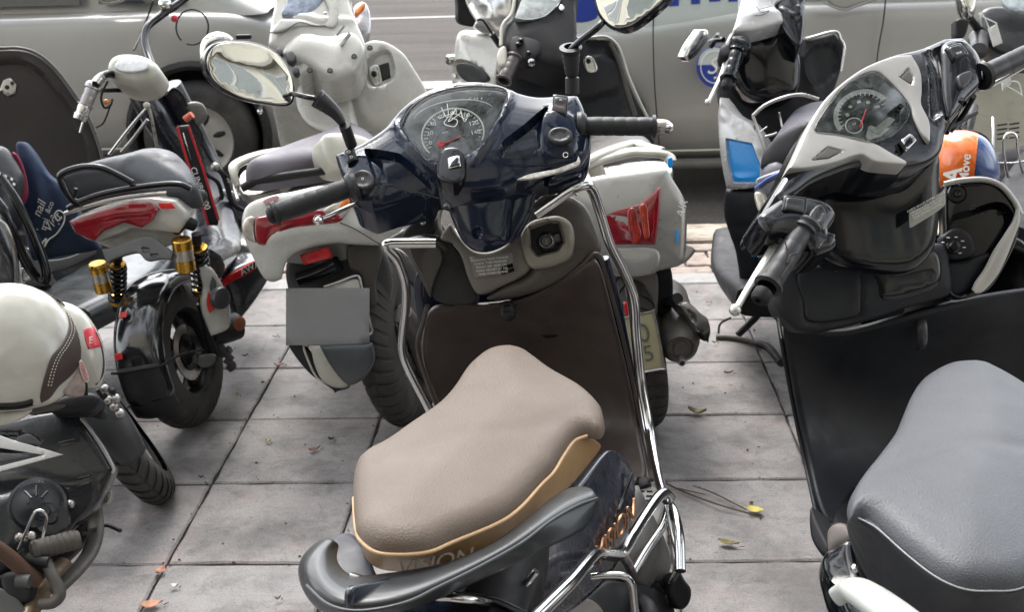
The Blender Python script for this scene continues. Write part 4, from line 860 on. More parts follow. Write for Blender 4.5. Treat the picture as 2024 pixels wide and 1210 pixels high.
s = switch(G, cr.up(.010), [(1876, 92), (1898, 86), (1912, 104), (1888, 114)]); ptext('marking', 'STOP', cr.up(.0148), 1895, 105, 1905, 102, .0055, whitep, s, ext=.0002)
relief('button', [(1894, 148), (1918, 138), (1924, 150), (1912, 168), (1900, 172)], cr.up(.012), MATS['switch_black'], G, th=.015, r=.004, step=.006)
# grips, lever
a_, b_ = gc.up(-.0).at(1588, 455), gc.up(-.005).at(1516, 568)
grip(G, a_, b_, .0185, rings=4); lathe('grip_collar', [(.012, 0), (.025, 0), (.027, .006), (.02, .016)], gc.at(1596, 446), b_-a_, rubber, G, 20)
lathe('bar_end', [(.002, 0), (.012, 0), (.0155, .004), (.0155, .018), (.011, .024), (.006, .024), (.005, .018)], gc.up(-.005).at(1512, 575), b_-a_, blackm, G, 20)
for P_ in ([(1552, 478), (1560, 520), (1545, 548)], [(1580, 500), (1562, 505), (1556, 520)]): tube('grip_seam', [gc.up(.017).at(*p) for p in P_], .0012, deep, G, n=5)
lv = sweep('brake_lever', [gc.up(-.03).at(1560, 440), gc.up(-.03).at(1538, 475), gc.up(-.025).at(1510, 520), gc.up(-.02).at(1480, 568), gc.up(-.015).at(1458, 606)], [.008, .0085, .008, .0065, .006], [.004]*5, mat('lever_silver', (.55, .54, .50), .3, .6), G, n=10)
ball('lever_tip', gc.up(-.015).at(1453, 613), .0098, MATS['lever_silver'], lv)
a_, b_ = gc.up(-.005).at(1944, 148), gc.up(-.005).at(2070, 88)
grip(G, a_, b_, .0185, rings=4); lathe('grip_collar', [(.012, 0), (.026, 0), (.028, .007), (.02, .016)], gc.at(1938, 151), b_-a_, rubber, G, 20)
sweep('brake_lever', [gc.up(-.03).at(1930, 178), gc.up(-.03).at(1965, 165), gc.up(-.03).at(2060, 110)], [.006]*3, [.004]*3, MATS['lever_silver'], G, n=8)
for P_, r_ in (([(1900, 195, 2.2), (1885, 235, 2.22), (1870, 262, 2.2)], .006), ([(1925, 190, 2.2), (1905, 225, 2.25), (1878, 260, 2.25)], .005), ([(1860, 262, 2.2), (1890, 245, 2.24), (1930, 222, 2.3)], .004)):
    tube('cable', [Y(*p) for p in P_], r_, blackm, G, n=8)
# steering column cover and inner panels
gn = PL(1760, 470, 2.16, (.12, -.94, .30))
relief('steering_cover', [(1590, 400), (1640, 350), (1700, 330), (1790, 330), (1860, 296), (1868, 360), (1866, 440), (1850, 500), (1800, 540), (1720, 540), (1650, 520), (1600, 470)], gn, blackg, G, th=.1, r=.02, dome=.006, ds=.05, step=.012, cv=(.6, 0))
gs = PL(1700, 600, 2.24, (.08, -.92, .36))
relief('inner_panel', [(1540, 500, 1), (1600, 490), (1700, 500), (1860, 480), (1880, 520), (1885, 575), (1860, 590), (1790, 610), (1700, 640), (1600, 660), (1560, 640), (1535, 600)], gs, blackp, G, th=.06, r=.012, dome=.01, step=.014,
    dents=[([(1580, 530), (1690, 520), (1702, 600), (1690, 630), (1600, 640), (1586, 600)], -.006, .008, 1)])
relief('pocket_lid', [(1582, 536), (1690, 526), (1702, 600), (1690, 626), (1604, 636), (1590, 600)], gs.up(.006), blackp, G, th=.01, r=.005, step=.014)
box('lid_slot', gs.up(.012).at(1665, 534), (.028, .004, .003), MATS['inset_grey'], G, bevel=.001)
relief('centre_duct', [(1705, 505), (1760, 500), (1850, 490), (1862, 560), (1800, 590), (1740, 596), (1722, 560)], gs.up(.006), blackg, G, th=.03, r=.012, dome=.01, step=.012)
relief('warning_label', [(1868, 372, 1), (1869, 404, 1), (1850, 420), (1798, 452, 1), (1797, 420, 1), (1840, 400)], gn.up(.034), mat('label_silver', (.33, .33, .31), .35, .4), G, th=.001, r=.0004, step=.01)
lb = PL(1832, 415, 2.12, (.12, -.94, .30))
for i in range(4): ptext('label_text', ('CHECK BRAKES BEFORE RIDING', 'USE UNLEADED FUEL ONLY', 'ALWAYS WEAR A HELMET', 'READ OWNER MANUAL')[i], gn.up(.036), 1830+i*1, 396+i*6+3, 1852+i*1, 384+i*6+3, .0055, whitep, G, ext=.0001)
# right hand pocket with silver edging
gp = PL(1930, 470, 2.30, (-.1, -.92, .38))
relief('shield_corner', [(1868, 364, 1), (1900, 358), (1944, 356), (1975, 366), (2000, 392), (2016, 425), (2012, 470), (1990, 520), (1960, 568), (1925, 586), (1888, 590), (1872, 560), (1868, 450)], gp, blackg, G, th=.05, r=.008, step=.012,
   dents=[([(1880, 440), (1920, 420), (1965, 405), (1990, 412), (1998, 440), (1980, 490), (1950, 540), (1915, 574), (1890, 578), (1880, 540)], -.03, .012, 1)])
tube('edge_trim', [gp.up(.004).at(*p) for p in ((1866, 364), (1900, 357), (1944, 355), (1978, 367), (2004, 396), (2018, 424))], .0058, silm, G, n=10)
sweep('edge_trim', [gp.up(.006).at(*p) for p in ((2012, 412), (2008, 438), (1994, 468), (1975, 505), (1958, 538), (1936, 566), (1924, 576))], [.004, .007, .010, .014, .014, .012, .006], [.005]*7, silm, G, n=10, up=gp.n)
lathe('round_plug', [(.001, .003), (.006, .004), (.008, .0015), (.015, .0015), (.017, .004), (.019, 0)], gp.up(.002).at(1892, 383), gp.n, blackg, G, 24)
lkp = gp.up(-.008)
lk2 = relief('lock_panel', [(1862, 468, 1), (1880, 452), (1905, 450), (1925, 470), (1928, 500), (1905, 512), (1878, 512), (1864, 495)], gp.up(.004), blackm, G, th=.04, r=.008, step=.008)
lathe('ignition_lock', [(.001, .010), (.007, .010), (.009, .006), (.013, .005), (.015, 0)], gp.up(.004).at(1884, 488), gp.n, blackg, lk2, 20)
for k in range(7):
    a = R_(-200+k*42); box('lock_mark', gp.up(.0055).at(1884+22*math.cos(a), 486+18*math.sin(a)), (.006, .0015, .0015), whitep, lk2, bevel=0)
relief('tray', [(1870, 520), (1905, 512), (1960, 500), (1940, 540), (1915, 575), (1885, 590), (1868, 570)], gp.up(-.012), blackp, G, th=.03, r=.01, dome=.01, step=.01)
# leg shield
rows = [[(1541, 610, 2.27), (1620, 662, 2.29), (1720, 640, 2.30), (1820, 608, 2.30), (1920, 585, 2.32), (2010, 570, 2.34), (2110, 560, 2.34)],
        [(1550, 680, 2.31), (1630, 700, 2.35), (1720, 690, 2.36), (1820, 670, 2.37), (1920, 650, 2.38), (2010, 640, 2.40), (2110, 630, 2.38)],
        [(1566, 770, 2.34), (1640, 775, 2.39), (1730, 770, 2.42), (1820, 760, 2.43), (1920, 750, 2.44), (2020, 740, 2.45), (2120, 740, 2.42)],
        [(1582, 850, 2.33), (1650, 860, 2.37), (1735, 860, 2.40), (1825, 860, 2.42), (1920, 860, 2.43), (2020, 850, 2.44), (2120, 850, 2.4)],
        [(1600, 940, 2.26), (1660, 950, 2.30), (1740, 955, 2.33), (1830, 960, 2.34), (1920, 960, 2.34), (2020, 960, 2.34), (2120, 960, 2.34)],
        [(1622, 1045, 2.08), (1680, 1060, 2.12), (1750, 1070, 2.14), (1840, 1080, 2.15), (1930, 1080, 2.15), (2020, 1080, 2.15), (2120, 1080, 2.15)]]
grid('leg_shield', [[Y(*p) for p in r] for r in rows], blackp, G, sub=3, solid=.012)
tube('shield_edge', [Y(1535, 560, 2.26), Y(1536, 610, 2.27), Y(1546, 680, 2.31), Y(1562, 770, 2.345), Y(1578, 850, 2.335), Y(1597, 940, 2.26), Y(1620, 1045, 2.08)], .005, blackp, G, n=8)
sweep('shield_sliver_trim', [Y(1538, 618, 2.25), Y(1540, 640, 2.26), Y(1545, 668, 2.28)], [.002, .0035, .002], [.002]*3, chrome, G, n=8)  # narrow chrome sliver of trim on the left shield edge
hk2 = PL(1820, 660, 2.33, (.1, -.93, .34))
sweep('hook', [hk2.at(1817, 690), hk2.up(.02).at(1822, 685), hk2.up(.035).at(1824, 665), hk2.up(.035).at(1822, 640), hk2.up(.02).at(1820, 628), hk2.at(1819, 634)], [.006, .009, .010, .010, .009, .008], [.005]*6, mat('hook_grey', (.035, .035, .04), .3), G, n=12)
tube('cover_seam', [Y(1726, 770, 2.395), Y(1760, 752, 2.40), Y(1800, 742, 2.405), Y(1850, 736, 2.405), Y(1900, 740, 2.41)], .004, blackp, G, n=6)
tube('cover_seam', [Y(1726, 772, 2.395), Y(1735, 830, 2.40), Y(1748, 890, 2.37)], .003, blackp, G, n=6)
grid('front_shield', [[Y(u, v, y) for u, v, y in r] for r in ([(1550, 560, 2.32), (1780, 470, 2.48), (2016, 430, 2.42), (2080, 560, 2.42)], [(1560, 700, 2.38), (1780, 640, 2.62), (2010, 600, 2.56), (2120, 660, 2.46)], [(1590, 860, 2.42), (1800, 820, 2.62), (1990, 800, 2.58), (2110, 840, 2.48)])], blackg, G, sub=2, solid=.008)
# seat
gsp = Plane(Z(1900, 900, .765), (.10, -.02, 1))
sg = mat('seat_grey', (.060, .063, .071), .48, bump=.5, bscale=420, dirt=.04, dscale=4, dust=.06, rvar=.05)
relief('seat', [(1905, 728), (1868, 733), (1830, 752), (1804, 780), (1786, 820), (1768, 862), (1738, 905), (1706, 945), (1684, 978), (1675, 1005), (1680, 1028), (1705, 1026), (1735, 1043), (1790, 1092), (1850, 1138), (1905, 1162), (1960, 1166), (2020, 1160), (2080, 1120), (2140, 1040), (2160, 960), (2130, 860), (2060, 800), (2010, 765), (1960, 738), (1930, 730)], gsp, sg, G, th=.003, r=.02, dome=.022, ds=.09, step=.012, lift=1, bumps=[([(1690, 980), (1800, 935), (1900, 915), (2020, 925)], .02, -.004)])
pp = [(1679, 1018), (1700, 1026), (1735, 1046), (1790, 1095), (1850, 1141), (1905, 1165), (1960, 1169), (2020, 1163), (2090, 1120)]
gsd = gsp.up(-.001)
strip('seat_skirt', [gsd.at(*p) for p in pp], [Z(1672, 1040, .71), Z(1680, 1072, .67), Z(1700, 1125, .65), Z(1745, 1190, .64), Z(1800, 1250, .64), Z(1860, 1290, .64), Z(1940, 1300, .64), Z(2020, 1290, .64), Z(2100, 1240, .64)], mat('seat_side_black', (.018, .020, .024), .5, bump=.2, bscale=400, dust=.1), G)
tube('seat_piping', [gsd.up(.002).at(*p) for p in pp], .0009, mat('piping_grey', (.35, .35, .36), .5), G, n=8)
tube('seat_piping', [gsd.up(-.006).at(p[0], p[1]) for p in pp], .003, blackm, G, n=8)
relief('tail_fairing', [(1680, 1062, 1), (1655, 1072), (1625, 1095), (1612, 1130), (1618, 1170), (1640, 1230), (1700, 1290), (1760, 1290), (1720, 1190), (1690, 1120)], PL(1660, 1140, 1.52, (-.75, -.3, .6)), blackg, G, th=.06, r=.012, dome=.02, step=.010, bumps=[([(1640, 1080), (1640, 1130), (1680, 1180)], .008, .006)])
relief('side_cover', [(1632, 1048), (1655, 1030), (1680, 1040), (1684, 1065), (1650, 1080), (1635, 1095)], PL(1655, 1060, 1.70, (-.6, -.3, .7)), mat('dusty_taupe', (.15, .125, .105), .5, dust=.5), G, th=.05, r=.01, dome=.01, step=.01)
relief('floor_edge', [(1600, 1000), (1622, 1045), (1640, 1085), (1625, 1100), (1600, 1060)], PL(1620, 1050, 1.93, (-.6, -.4, .6)), blackm, G, th=.05, r=.008, step=.012)
sweep('grab_rail', [Z(1655, 1180, .70), Z(1682, 1164, .72), Z(1712, 1178, .73), Z(1760, 1212, .735), Z(1830, 1265, .735), Z(1900, 1300, .735)], [.010, .018, .022, .024, .024, .02], [.012]*6, mat('rail_pale', (.42, .44, .41), .35), G, n=16, p=2.8, fixed=True)
ball('clip', Z(1690, 1125, .70), .006, chromeb, G)
wheel(G, V(.72, 2.80, .262), nrm(V(.9, .4, .12)), .265, .085, steel); wheel(G, V(.55, 1.45, .262), nrm(V(1, -.1, .12)), .265, .095, steel)
sweep('front_fork', [V(.68, 2.46, .62), V(.70, 2.64, .45), V(.72, 2.79, .27)], [.05, .045, .02], [.03, .03, .02], blackm, G)
sweep('front_fender', [V(.69, 2.52, .40), V(.70, 2.66, .53), V(.72, 2.82, .56), V(.74, 3.0, .50)], [.055, .06, .06, .04], [.008]*4, blackg, G, up=(0, .3, 1), p=3)
sweep('floor_pan', [V(.70, 2.5, .28), V(.68, 2.2, .27), V(.62, 1.8, .30)], [.15, .17, .14], [.03, .03, .05], blackm, G, p=4, fixed=True)
sweep('engine', [V(.62, 1.85, .36), V(.58, 1.6, .35), V(.55, 1.42, .30)], [.07, .07, .04], [.10, .09, .06], steel, G, p=3, fixed=True)
sweep('under_seat_box', [V(.63, 1.80, .54), V(.57, 1.5, .58), V(.52, 1.2, .62)], [.09, .10, .08], [.11, .09, .04], blackm, G, p=3, fixed=True)
tube('side_stand', [V(.58, 1.95, .27), V(.48, 1.98, .13), V(.41, 1.99, .01)], .010, steel, G)
# ================================================================== white scooter behind, its tail towards the camera
Wt = thing('scooter', 'white scooter with red tail lamp and blank grey plate, behind the beige seated scooter', 'scooter', (-.62, 3.7, 0), 'scooters parked on the pavement')
wt = PL(640, 440, 3.0, (.25, -.93, .28))
relief('tail_fairing', [(478, 446), (482, 416), (500, 398), (540, 385), (580, 378), (640, 366), (690, 372, 1), (700, 384), (722, 408), (760, 400), (820, 390), (852, 394), (866, 412, 1), (845, 418), (820, 428), (795, 455), (770, 478), (755, 486, 1), (700, 484), (661, 481), (600, 494), (568, 516), (557, 552, 1), (540, 558), (520, 548), (498, 505), (484, 475)], wt, white, Wt, th=.14, r=.016, dome=.03, ds=.08, step=.012, bumps=[([(490, 492), (560, 468), (640, 455), (720, 455), (790, 450)], .012, .006)])
tube('fairing_seam', [wt.up(.021).at(*p) for p in ((672, 440), (700, 452), (740, 476), (757, 486))], .0016, deep, Wt, n=5)
rl = relief('tail_lamp', [(504, 430, 1), (549, 422), (600, 416), (640, 414), (660, 420, 1), (680, 428), (668, 440), (618, 446), (570, 455), (523, 486, 1), (508, 480), (503, 455)], wt.up(.018), redl, Wt, th=.02, r=.006, dome=.006, step=.010)
relief('indicator_lens', [(506, 428, 1), (492, 428), (481, 438), (479, 455), (488, 472), (508, 482, 1), (502, 455)], wt.up(.014), clearl, Wt, th=.03, r=.006, dome=.008, step=.008)
relief('indicator_lens', [(638, 416), (668, 398), (690, 387), (699, 398), (690, 418), (676, 432), (655, 428)], wt.up(.020), clearl, Wt, th=.02, r=.005, dome=.006, step=.008)
relief('amber_insert', [(672, 402), (688, 390), (692, 400), (684, 412), (674, 412)], wt.up(.024), orangel, Wt, th=.012, r=.003, step=.006)
relief('amber_insert', [(645, 420, 1), (672, 425), (662, 436), (644, 434)], wt.up(.023), redl, Wt, th=.012, r=.003, step=.006)
relief('tail_badge', [(520, 396), (545, 386), (552, 392), (530, 404)], wt.up(.012), mat('badge_pale', (.5, .3, .3), .4), Wt, th=.006, r=.002, step=.008)
# rack and seat
sweep('grab_rail', [Z(470, 368, .72), Z(462, 345, .75), Z(466, 326, .77), Z(500, 310, .78), Z(545, 300, .785), Z(600, 294, .785), Z(655, 288, .785), Z(700, 284, .78)], [.008, .011, .018, .022, .022, .022, .022, .02], [.010]*8, cream, Wt, n=14, p=3, fixed=True)
sweep('rail_pillar', [Z(536, 312, .775), Z(550, 345, .73), Z(565, 372, .70)], [.020, .016, .018], [.012]*3, cream, Wt, n=12, p=3, up=(0, -1, .4))
tube('rack_tube', [Z(466, 340, .75), Z(463, 366, .72), Z(470, 395, .70)], .005, steel, Wt); tube('rack_tube', [Z(478, 372, .72), Z(520, 355, .74), Z(660, 335, .75)], .012, blackm, Wt)
relief('rack_floor', [(474, 345), (520, 325), (660, 318), (680, 345), (600, 362), (490, 385)], Plane(Z(580, 350, .70), (0, -.15, 1)), steel, Wt, th=.02, r=.006, dome=.006, step=.02)
wsp = Plane(Z(650, 270, .78), (.08, 0, 1)); swm = mat('seat_mauve', (.11, .10, .12), .45, bump=.2, bscale=300)
relief('seat', [(486, 316), (560, 285), (625, 262), (660, 245), (690, 240), (720, 250), (745, 268), (740, 285), (690, 300), (600, 312), (520, 322)], wsp, swm, Wt, th=.05, r=.03, dome=.02, step=.03)
relief('seat_flank', [(640, 268), (680, 258), (730, 270), (760, 300), (740, 330), (660, 330)], PL(700, 300, 3.3, (.5, -.7, .5)), cream, Wt, th=.08, r=.02, dome=.02, step=.02)
# under the tail
relief('inner_fender', [(570, 512), (610, 492), (700, 484), (752, 488), (775, 560), (760, 640), (720, 700), (640, 690), (590, 620), (566, 560)], PL(670, 580, 3.12, (.1, -.97, .2)), mat('fender_grey', (.045, .045, .045), .5, dust=.3), Wt, th=.05, r=.01, dome=.01, step=.02)
relief('inner_fender', [(690, 486), (752, 488), (742, 560), (745, 600), (722, 600), (716, 545), (690, 530)], PL(720, 540, 3.05, (.1, -.97, .2)), greyp, Wt, th=.03, r=.006, step=.014)
relief('reflector', [(592, 505, 1), (648, 487, 1), (656, 509, 1), (600, 525, 1)], PL(622, 506, 3.02, (0, -.98, .15)), redr, Wt, th=.01, r=.003, smooth=False, step=.012)
sweep('lamp_bracket', [Y(592, 552, 3.05), Y(640, 535, 3.04), Y(668, 522, 3.03)], [.02]*3, [.022]*3, blackg, Wt, n=10, p=3)
plq = PL(648, 627, 2.97, (.02, -.97, .22))
pb = relief('number_plate', [(565, 570, 1), (730, 570, 1), (730, 683, 1), (565, 683, 1)], plq, mat('plate_grey', (.21, .21, .21), .7, dirt=.03), Wt, th=.004, r=.001, smooth=False, step=.03)
tube('plate_frame', [plq.up(-.004).at(*p) for p in ((640, 567), (668, 558), (700, 546), (710, 549), (716, 572), (732, 640), (736, 655), (730, 662))], .0035, steel, Wt, n=8)
relief('plate_corner', [(640, 570, 1), (672, 560), (700, 552), (708, 556), (712, 575, 1)], plq.up(-.010), mat('plate_white', (.5, .5, .46), .5), Wt, th=.003, r=.001, step=.01)
relief('mud_flap', [(596, 684), (612, 690), (620, 720), (635, 752), (662, 768), (690, 760), (680, 700), (660, 682)], plq.up(.0), cream, Wt, th=.02, r=.008, dome=.006, step=.012)
relief('mud_flap', [(630, 684, 1), (734, 680, 1), (738, 715), (720, 748), (692, 763), (672, 750), (648, 718)], plq.up(.012), mat('flap_dark', (.022, .03, .038), .35, dust=.4), Wt, th=.02, r=.010, dome=.006, step=.012)
relief('flap_bracket', [(570, 684), (600, 684), (640, 740), (690, 765), (665, 775), (662, 780), (655, 770), (610, 738)], plq.up(-.012), deep, Wt, th=.02, r=.006, step=.012)
for P_ in ([(600, 683), (604, 700), (625, 745), (650, 760)],): tube('flap_edge', [plq.up(-.01).at(*p) for p in P_], .003, cream, Wt, n=6)
wheel(Wt, V(-.485, 3.25, .262), nrm(V(.965, -.16, .18)), .264, .105, steel, spokes=5, rimf=.62)
relief('engine_case', [(742, 560), (790, 540), (840, 600), (860, 700), (800, 720), (760, 640)], PL(790, 630, 3.25, (.8, -.55, .2)), mat('case_grey', (.06, .06, .06), .45, dust=.4), Wt, th=.08, r=.015, dome=.02, step=.02)
tube('muffler_pipe', [Y(795, 620, 3.15), Y(820, 660, 3.2), Y(845, 740, 3.3)], .03, MATS['case_grey'], Wt)
# front end
wd = PL(620, 70, 3.95, (.10, -.72, .69))
wcowl = mat('white_cowl', (.44, .432, .40), .25, 0, .4, dust=.02, dirt=.05)
relief('handlebar_cover', [(552, -40), (542, 5), (534, 45), (529, 86, 1), (556, 98), (578, 108), (592, 150, 1), (612, 140), (628, 126), (660, 150), (700, 146), (716, 118), (722, 85), (705, 40), (690, 0), (680, -40)], wd, wcowl, Wt, th=.12, r=.016, dome=.03, ds=.07, step=.014, bumps=[([(545, 60), (590, 40), (640, 50), (700, 40)], .010, .008)], dents=[([(556, 56), (566, 42), (584, 40)], -.01, .008)])
relief('instrument_cover', [(556, 27), (566, 4), (575, -20), (640, -20), (632, 8), (612, 25), (585, 31)], wd.up(.028), mat('dial_blue', (.20, .24, .32), .12, 0, 1, dirt=.5, dscale=50), Wt, th=.01, r=.006, dome=.006, step=.012)
relief('trim_panel', [(556, 36, 1), (600, 38), (640, 48), (650, 20), (640, -10), (660, -20), (668, 20), (662, 50), (640, 52), (590, 50), (540, 62)], wd.up(.03), white, Wt, th=.01, r=.004, dome=.004, step=.012)
tube('cowl_seam', [wd.up(.034).at(*p) for p in ((533, 64), (560, 62), (590, 44), (620, 50), (645, 50))], .0018, greyp, Wt, n=5)
relief('steering_cover', [(590, 60), (660, 62), (700, 60), (720, 90), (714, 120), (698, 142), (662, 155), (640, 148), (620, 132), (600, 122), (575, 118), (556, 100)], wd.up(.018), wcowl, Wt, th=.12, r=.02, dome=.02, ds=.06, step=.014, bumps=[([(612, 122), (640, 140), (665, 148), (696, 136)], .008, .008)])
for u, v, a_, b_ in ((575, 110, 10, 12), (585, 136, 7, 9), (551, 100, 8, 8)):
    relief('switch', [(u-a_, v), (u, v-b_), (u+a_, v), (u+a_*.4, v+b_), (u-a_*.6, v+b_*.8)], wd.up(.036), MATS['switch_black'], Wt, th=.02, r=.005, step=.008)
for u, v in ((612, 137), (652, 138), (700, 110), (731, 93)): lathe('screw_hole', [(.001, 0), (.009, 0), (.010, -.004)], wd.up(.038).at(u, v), wd.n, deep, Wt, 12)
for q in ([(671, 88, 1), (689, 62, 1), (694, 68, 1), (676, 93, 1)], [(664, 68, 1), (680, 48, 1), (682, 52, 1), (667, 72, 1)]):
    relief('cowl_sticker', q, wd.up(.039), mat('sticker_dark', (.12, .12, .12), .4), Wt, th=.001, r=.0004, smooth=False, step=.02)
ball('emblem', wd.up(.036).at(643, 26), .008, chrome, Wt, sc=(1, .5, .6))
relief('front_lamp', [(700, 10), (716, 0), (728, 10), (734, 40), (730, 66), (712, 68), (692, 56), (700, 30)], PL(715, 40, 4.25, (.2, -.6, .6)), mat('lamp_clear', (.42, .42, .44), .1, .2, 1, dirt=.3, dscale=30), Wt, th=.08, r=.012, dome=.02, step=.012)
relief('front_lamp', [(702, 18), (716, 4), (722, 8), (706, 26)], PL(715, 20, 4.2, (.2, -.6, .6)), orangel, Wt, th=.02, r=.004, step=.008)
ws = PL(720, 160, 4.05, (.05, -.90, .42))
relief('leg_shield', [(600, 146), (640, 150), (700, 140), (717, 86), (755, 79), (793, 100), (815, 130), (845, 182), (852, 230), (800, 260), (700, 250), (650, 220), (605, 190)], ws, wcowl, Wt, th=.05, r=.012, dome=.02, ds=.08, step=.018, dents=[([(724, 124), (764, 100), (778, 132), (775, 160), (738, 172), (722, 148)], -.02, .012, 1)], bumps=[([(690, 150), (700, 180), (730, 240)], .015, .01)])
lp = ws.up(-.002)
relief('lock_plate', [(728, 134), (748, 128), (754, 162), (738, 168), (728, 150)], lp, chrome, Wt, th=.008, r=.003, step=.008)
relief('key_slot', [(748, 128, 1), (768, 122, 1), (772, 152, 1), (756, 160, 1)], lp, deep, Wt, th=.012, r=.002, smooth=False, step=.01)
lathe('lock_barrel', [(.001, .006), (.008, .006), (.010, 0)], lp.up(.004).at(739, 145), lp.n, blackg, Wt, 14)
grid('leg_shield_side', [[Y(600, 150, 4.0), Y(640, 165, 4.0), Y(690, 180, 4.02)], [Y(585, 200, 4.0), Y(640, 220, 3.95), Y(700, 240, 3.95)], [Y(600, 250, 3.9), Y(650, 270, 3.85), Y(720, 290, 3.85)]], wcowl, Wt, sub=2, solid=.02)
tube('lever', [wd.at(540, 170), Y(512, 218, 3.95)], .005, steel, Wt); ball('lever_tip', Y(514, 220, 3.95), .010, chromeb, Wt)
sweep('floor_pan', [V(-.80, 4.35, .30), V(-.74, 4.0, .27), V(-.66, 3.6, .30)], [.17, .19, .15], [.03, .03, .05], cream, Wt, p=4, fixed=True)
sweep('under_seat_body', [V(-.80, 3.75, .55), V(-.72, 3.4, .58), V(-.66, 3.1, .60)], [.12, .14, .12], [.15, .12, .06], white, Wt, p=3, fixed=True)
wheel(Wt, V(-.83, 4.62, .26), nrm(V(.97, .2, .14)), .262, .10, steel)
sweep('front_shell', [V(-.80, 4.28, .35), V(-.83, 4.32, .6), V(-.90, 4.22, .92)], [.17, .20, .14], [.06, .07, .05], white, Wt, p=3, up=(0, 1, .2))
# ================================================================== silver scooter
Sv = thing('scooter', 'silver grey scooter with pale grab rail and round muffler, behind the chrome leg guard', 'scooter', (.12, 3.6, 0), 'scooters parked on the pavement')
sv = PL(1260, 440, 2.98, (-.05, -.95, .28))
relief('tail_fairing', [(1120, 372), (1160, 352), (1200, 344), (1260, 336), (1314, 332), (1334, 360), (1356, 402), (1358, 460), (1354, 515), (1343, 526, 1), (1300, 537), (1248, 548), (1200, 540), (1150, 500), (1120, 440)], sv, silver, Sv, th=.16, r=.016, dome=.03, ds=.08, step=.014)
relief('tail_lamp', [(1190, 462), (1188, 430), (1203, 418), (1240, 408), (1267, 400), (1306, 368, 1), (1304, 420), (1296, 484, 1), (1250, 484), (1211, 482)], sv.up(.022), redl, Sv, th=.03, r=.006, dome=.006, step=.010)
relief('lamp_insert', [(1240, 420), (1256, 412), (1262, 440), (1268, 462), (1262, 478), (1248, 478)], sv.up(.0285), mat('lamp_red', (.26, .010, .006), .12, 0, 1, dirt=.5, dscale=60), Sv, th=.004, r=.003, step=.008)  # deep red lens bar, no emission
relief('lamp_insert', [(1264, 408), (1278, 405), (1282, 440), (1284, 470), (1274, 472), (1268, 440)], sv.up(.0285), mat('lamp_amber', (.30, .022, .006), .12, 0, 1, dirt=.5, dscale=60), Sv, th=.004, r=.003, step=.008)
relief('lower_fairing', [(1205, 490), (1296, 490), (1300, 536), (1248, 548), (1215, 530)], sv.up(.018), silver, Sv, th=.03, r=.01, dome=.008, step=.012)
ptext('lettering', 'AIR', sv.up(.004), 1348, 413, 1354, 392, .030, whitep, Sv, shear=.2)
relief('blue_sticker', [(1336, 455, 1), (1341, 455, 1), (1341, 478, 1), (1336, 480, 1)], sv.up(.012), bluep, Sv, th=.001, r=.0005, smooth=False, step=.01)  # small bright blue strip on the side of the tail
sweep('grab_rail', [Z(1135, 345, .74), Z(1150, 330, .765), Z(1180, 318, .775), Z(1215, 308, .78), Z(1252, 300, .785), Z(1290, 302, .785), Z(1318, 308, .775), Z(1328, 322, .76)], [.014, .020, .022, .022, .026, .022, .020, .014], [.011]*8, cream, Sv, n=14, p=3, fixed=True)
sweep('grab_rail', [Z(1152, 322, .78), Z(1200, 300, .79), Z(1252, 284, .79), Z(1275, 290, .79), Z(1310, 298, .785)], [.016, .020, .022, .018, .014], [.010]*5, cream, Sv, n=12, p=3, fixed=True)
sweep('rail_pillar', [Z(1176, 330, .76), Z(1184, 352, .73), Z(1190, 378, .70)], [.022]*3, [.012]*3, cream, Sv, n=12, p=3, up=(0, -1, .4))
relief('rack_floor', [(1150, 350), (1200, 325), (1310, 318), (1325, 345), (1240, 352), (1160, 372)], Plane(Z(1240, 345, .71), (0, -.1, 1)), steel, Sv, th=.02, r=.006, step=.02)
relief('blue_tip', [(1320, 314), (1329, 312), (1329, 330), (1321, 330)], PL(1325, 320, 2.98, (0, -1, .2)), bluep, Sv, th=.01, r=.002, step=.006)
relief('seat', [(1130, 320), (1150, 285), (1165, 262), (1200, 250), (1250, 256), (1290, 275), (1290, 300), (1200, 318)], Plane(Z(1200, 300, .735), (0, 0, 1)), greyp, Sv, th=.05, r=.03, dome=.02, step=.03)
relief('inner_fender', [(1240, 545), (1296, 536), (1300, 620), (1290, 740), (1240, 745), (1220, 640)], PL(1265, 620, 3.06, (0, -1, .15)), mat('fender_pale', (.16, .15, .14), .5, dust=.3), Sv, th=.05, r=.01, step=.02)
relief('inner_fender', [(1296, 536), (1326, 530), (1330, 600), (1318, 622), (1298, 620)], PL(1310, 580, 3.1, (0, -1, .15)), deep, Sv, th=.05, r=.008, step=.014)
tube('exhaust_bracket', [Y(1318, 600, 3.1), Y(1340, 590, 3.05)], .016, blackm, Sv, sub=1)
spl = PL(1275, 675, 2.95, (-.08, -.96, .24))
pq = relief('number_plate', [(1180, 640, 1), (1288, 615), (1294, 622), (1313, 722), (1306, 731, 1), (1205, 748, 1)], spl, mat('plate_yellow', (.42, .38, .22), .5, dirt=.1, dust=.2), Sv, th=.004, r=.002, step=.012)
tube('plate_rim', [spl.up(.002).at(*p) for p in ((1182, 641), (1286, 616), (1293, 622), (1312, 722), (1305, 730), (1206, 747))], .003, steel, pq, n=6, sub=3)
ptext('plate_digits', '0', spl.up(.001), 1272, 660, 1292, 655, .07, mat('plate_print', (.12, .13, .09), .5), pq); ptext('plate_digits', '5', spl.up(.001), 1282, 700, 1300, 696, .06, MATS['plate_print'], pq)
relief('reflector', [(1232, 598, 1), (1250, 596, 1), (1252, 624, 1), (1236, 626, 1)], PL(1242, 610, 2.97, (0, -1, .1)), redr, Sv, th=.01, r=.002, smooth=False, step=.01)
ms = mat('muffler_grey', (.11, .10, .09), .5, .5, dust=.6, bump=.2, bscale=200)
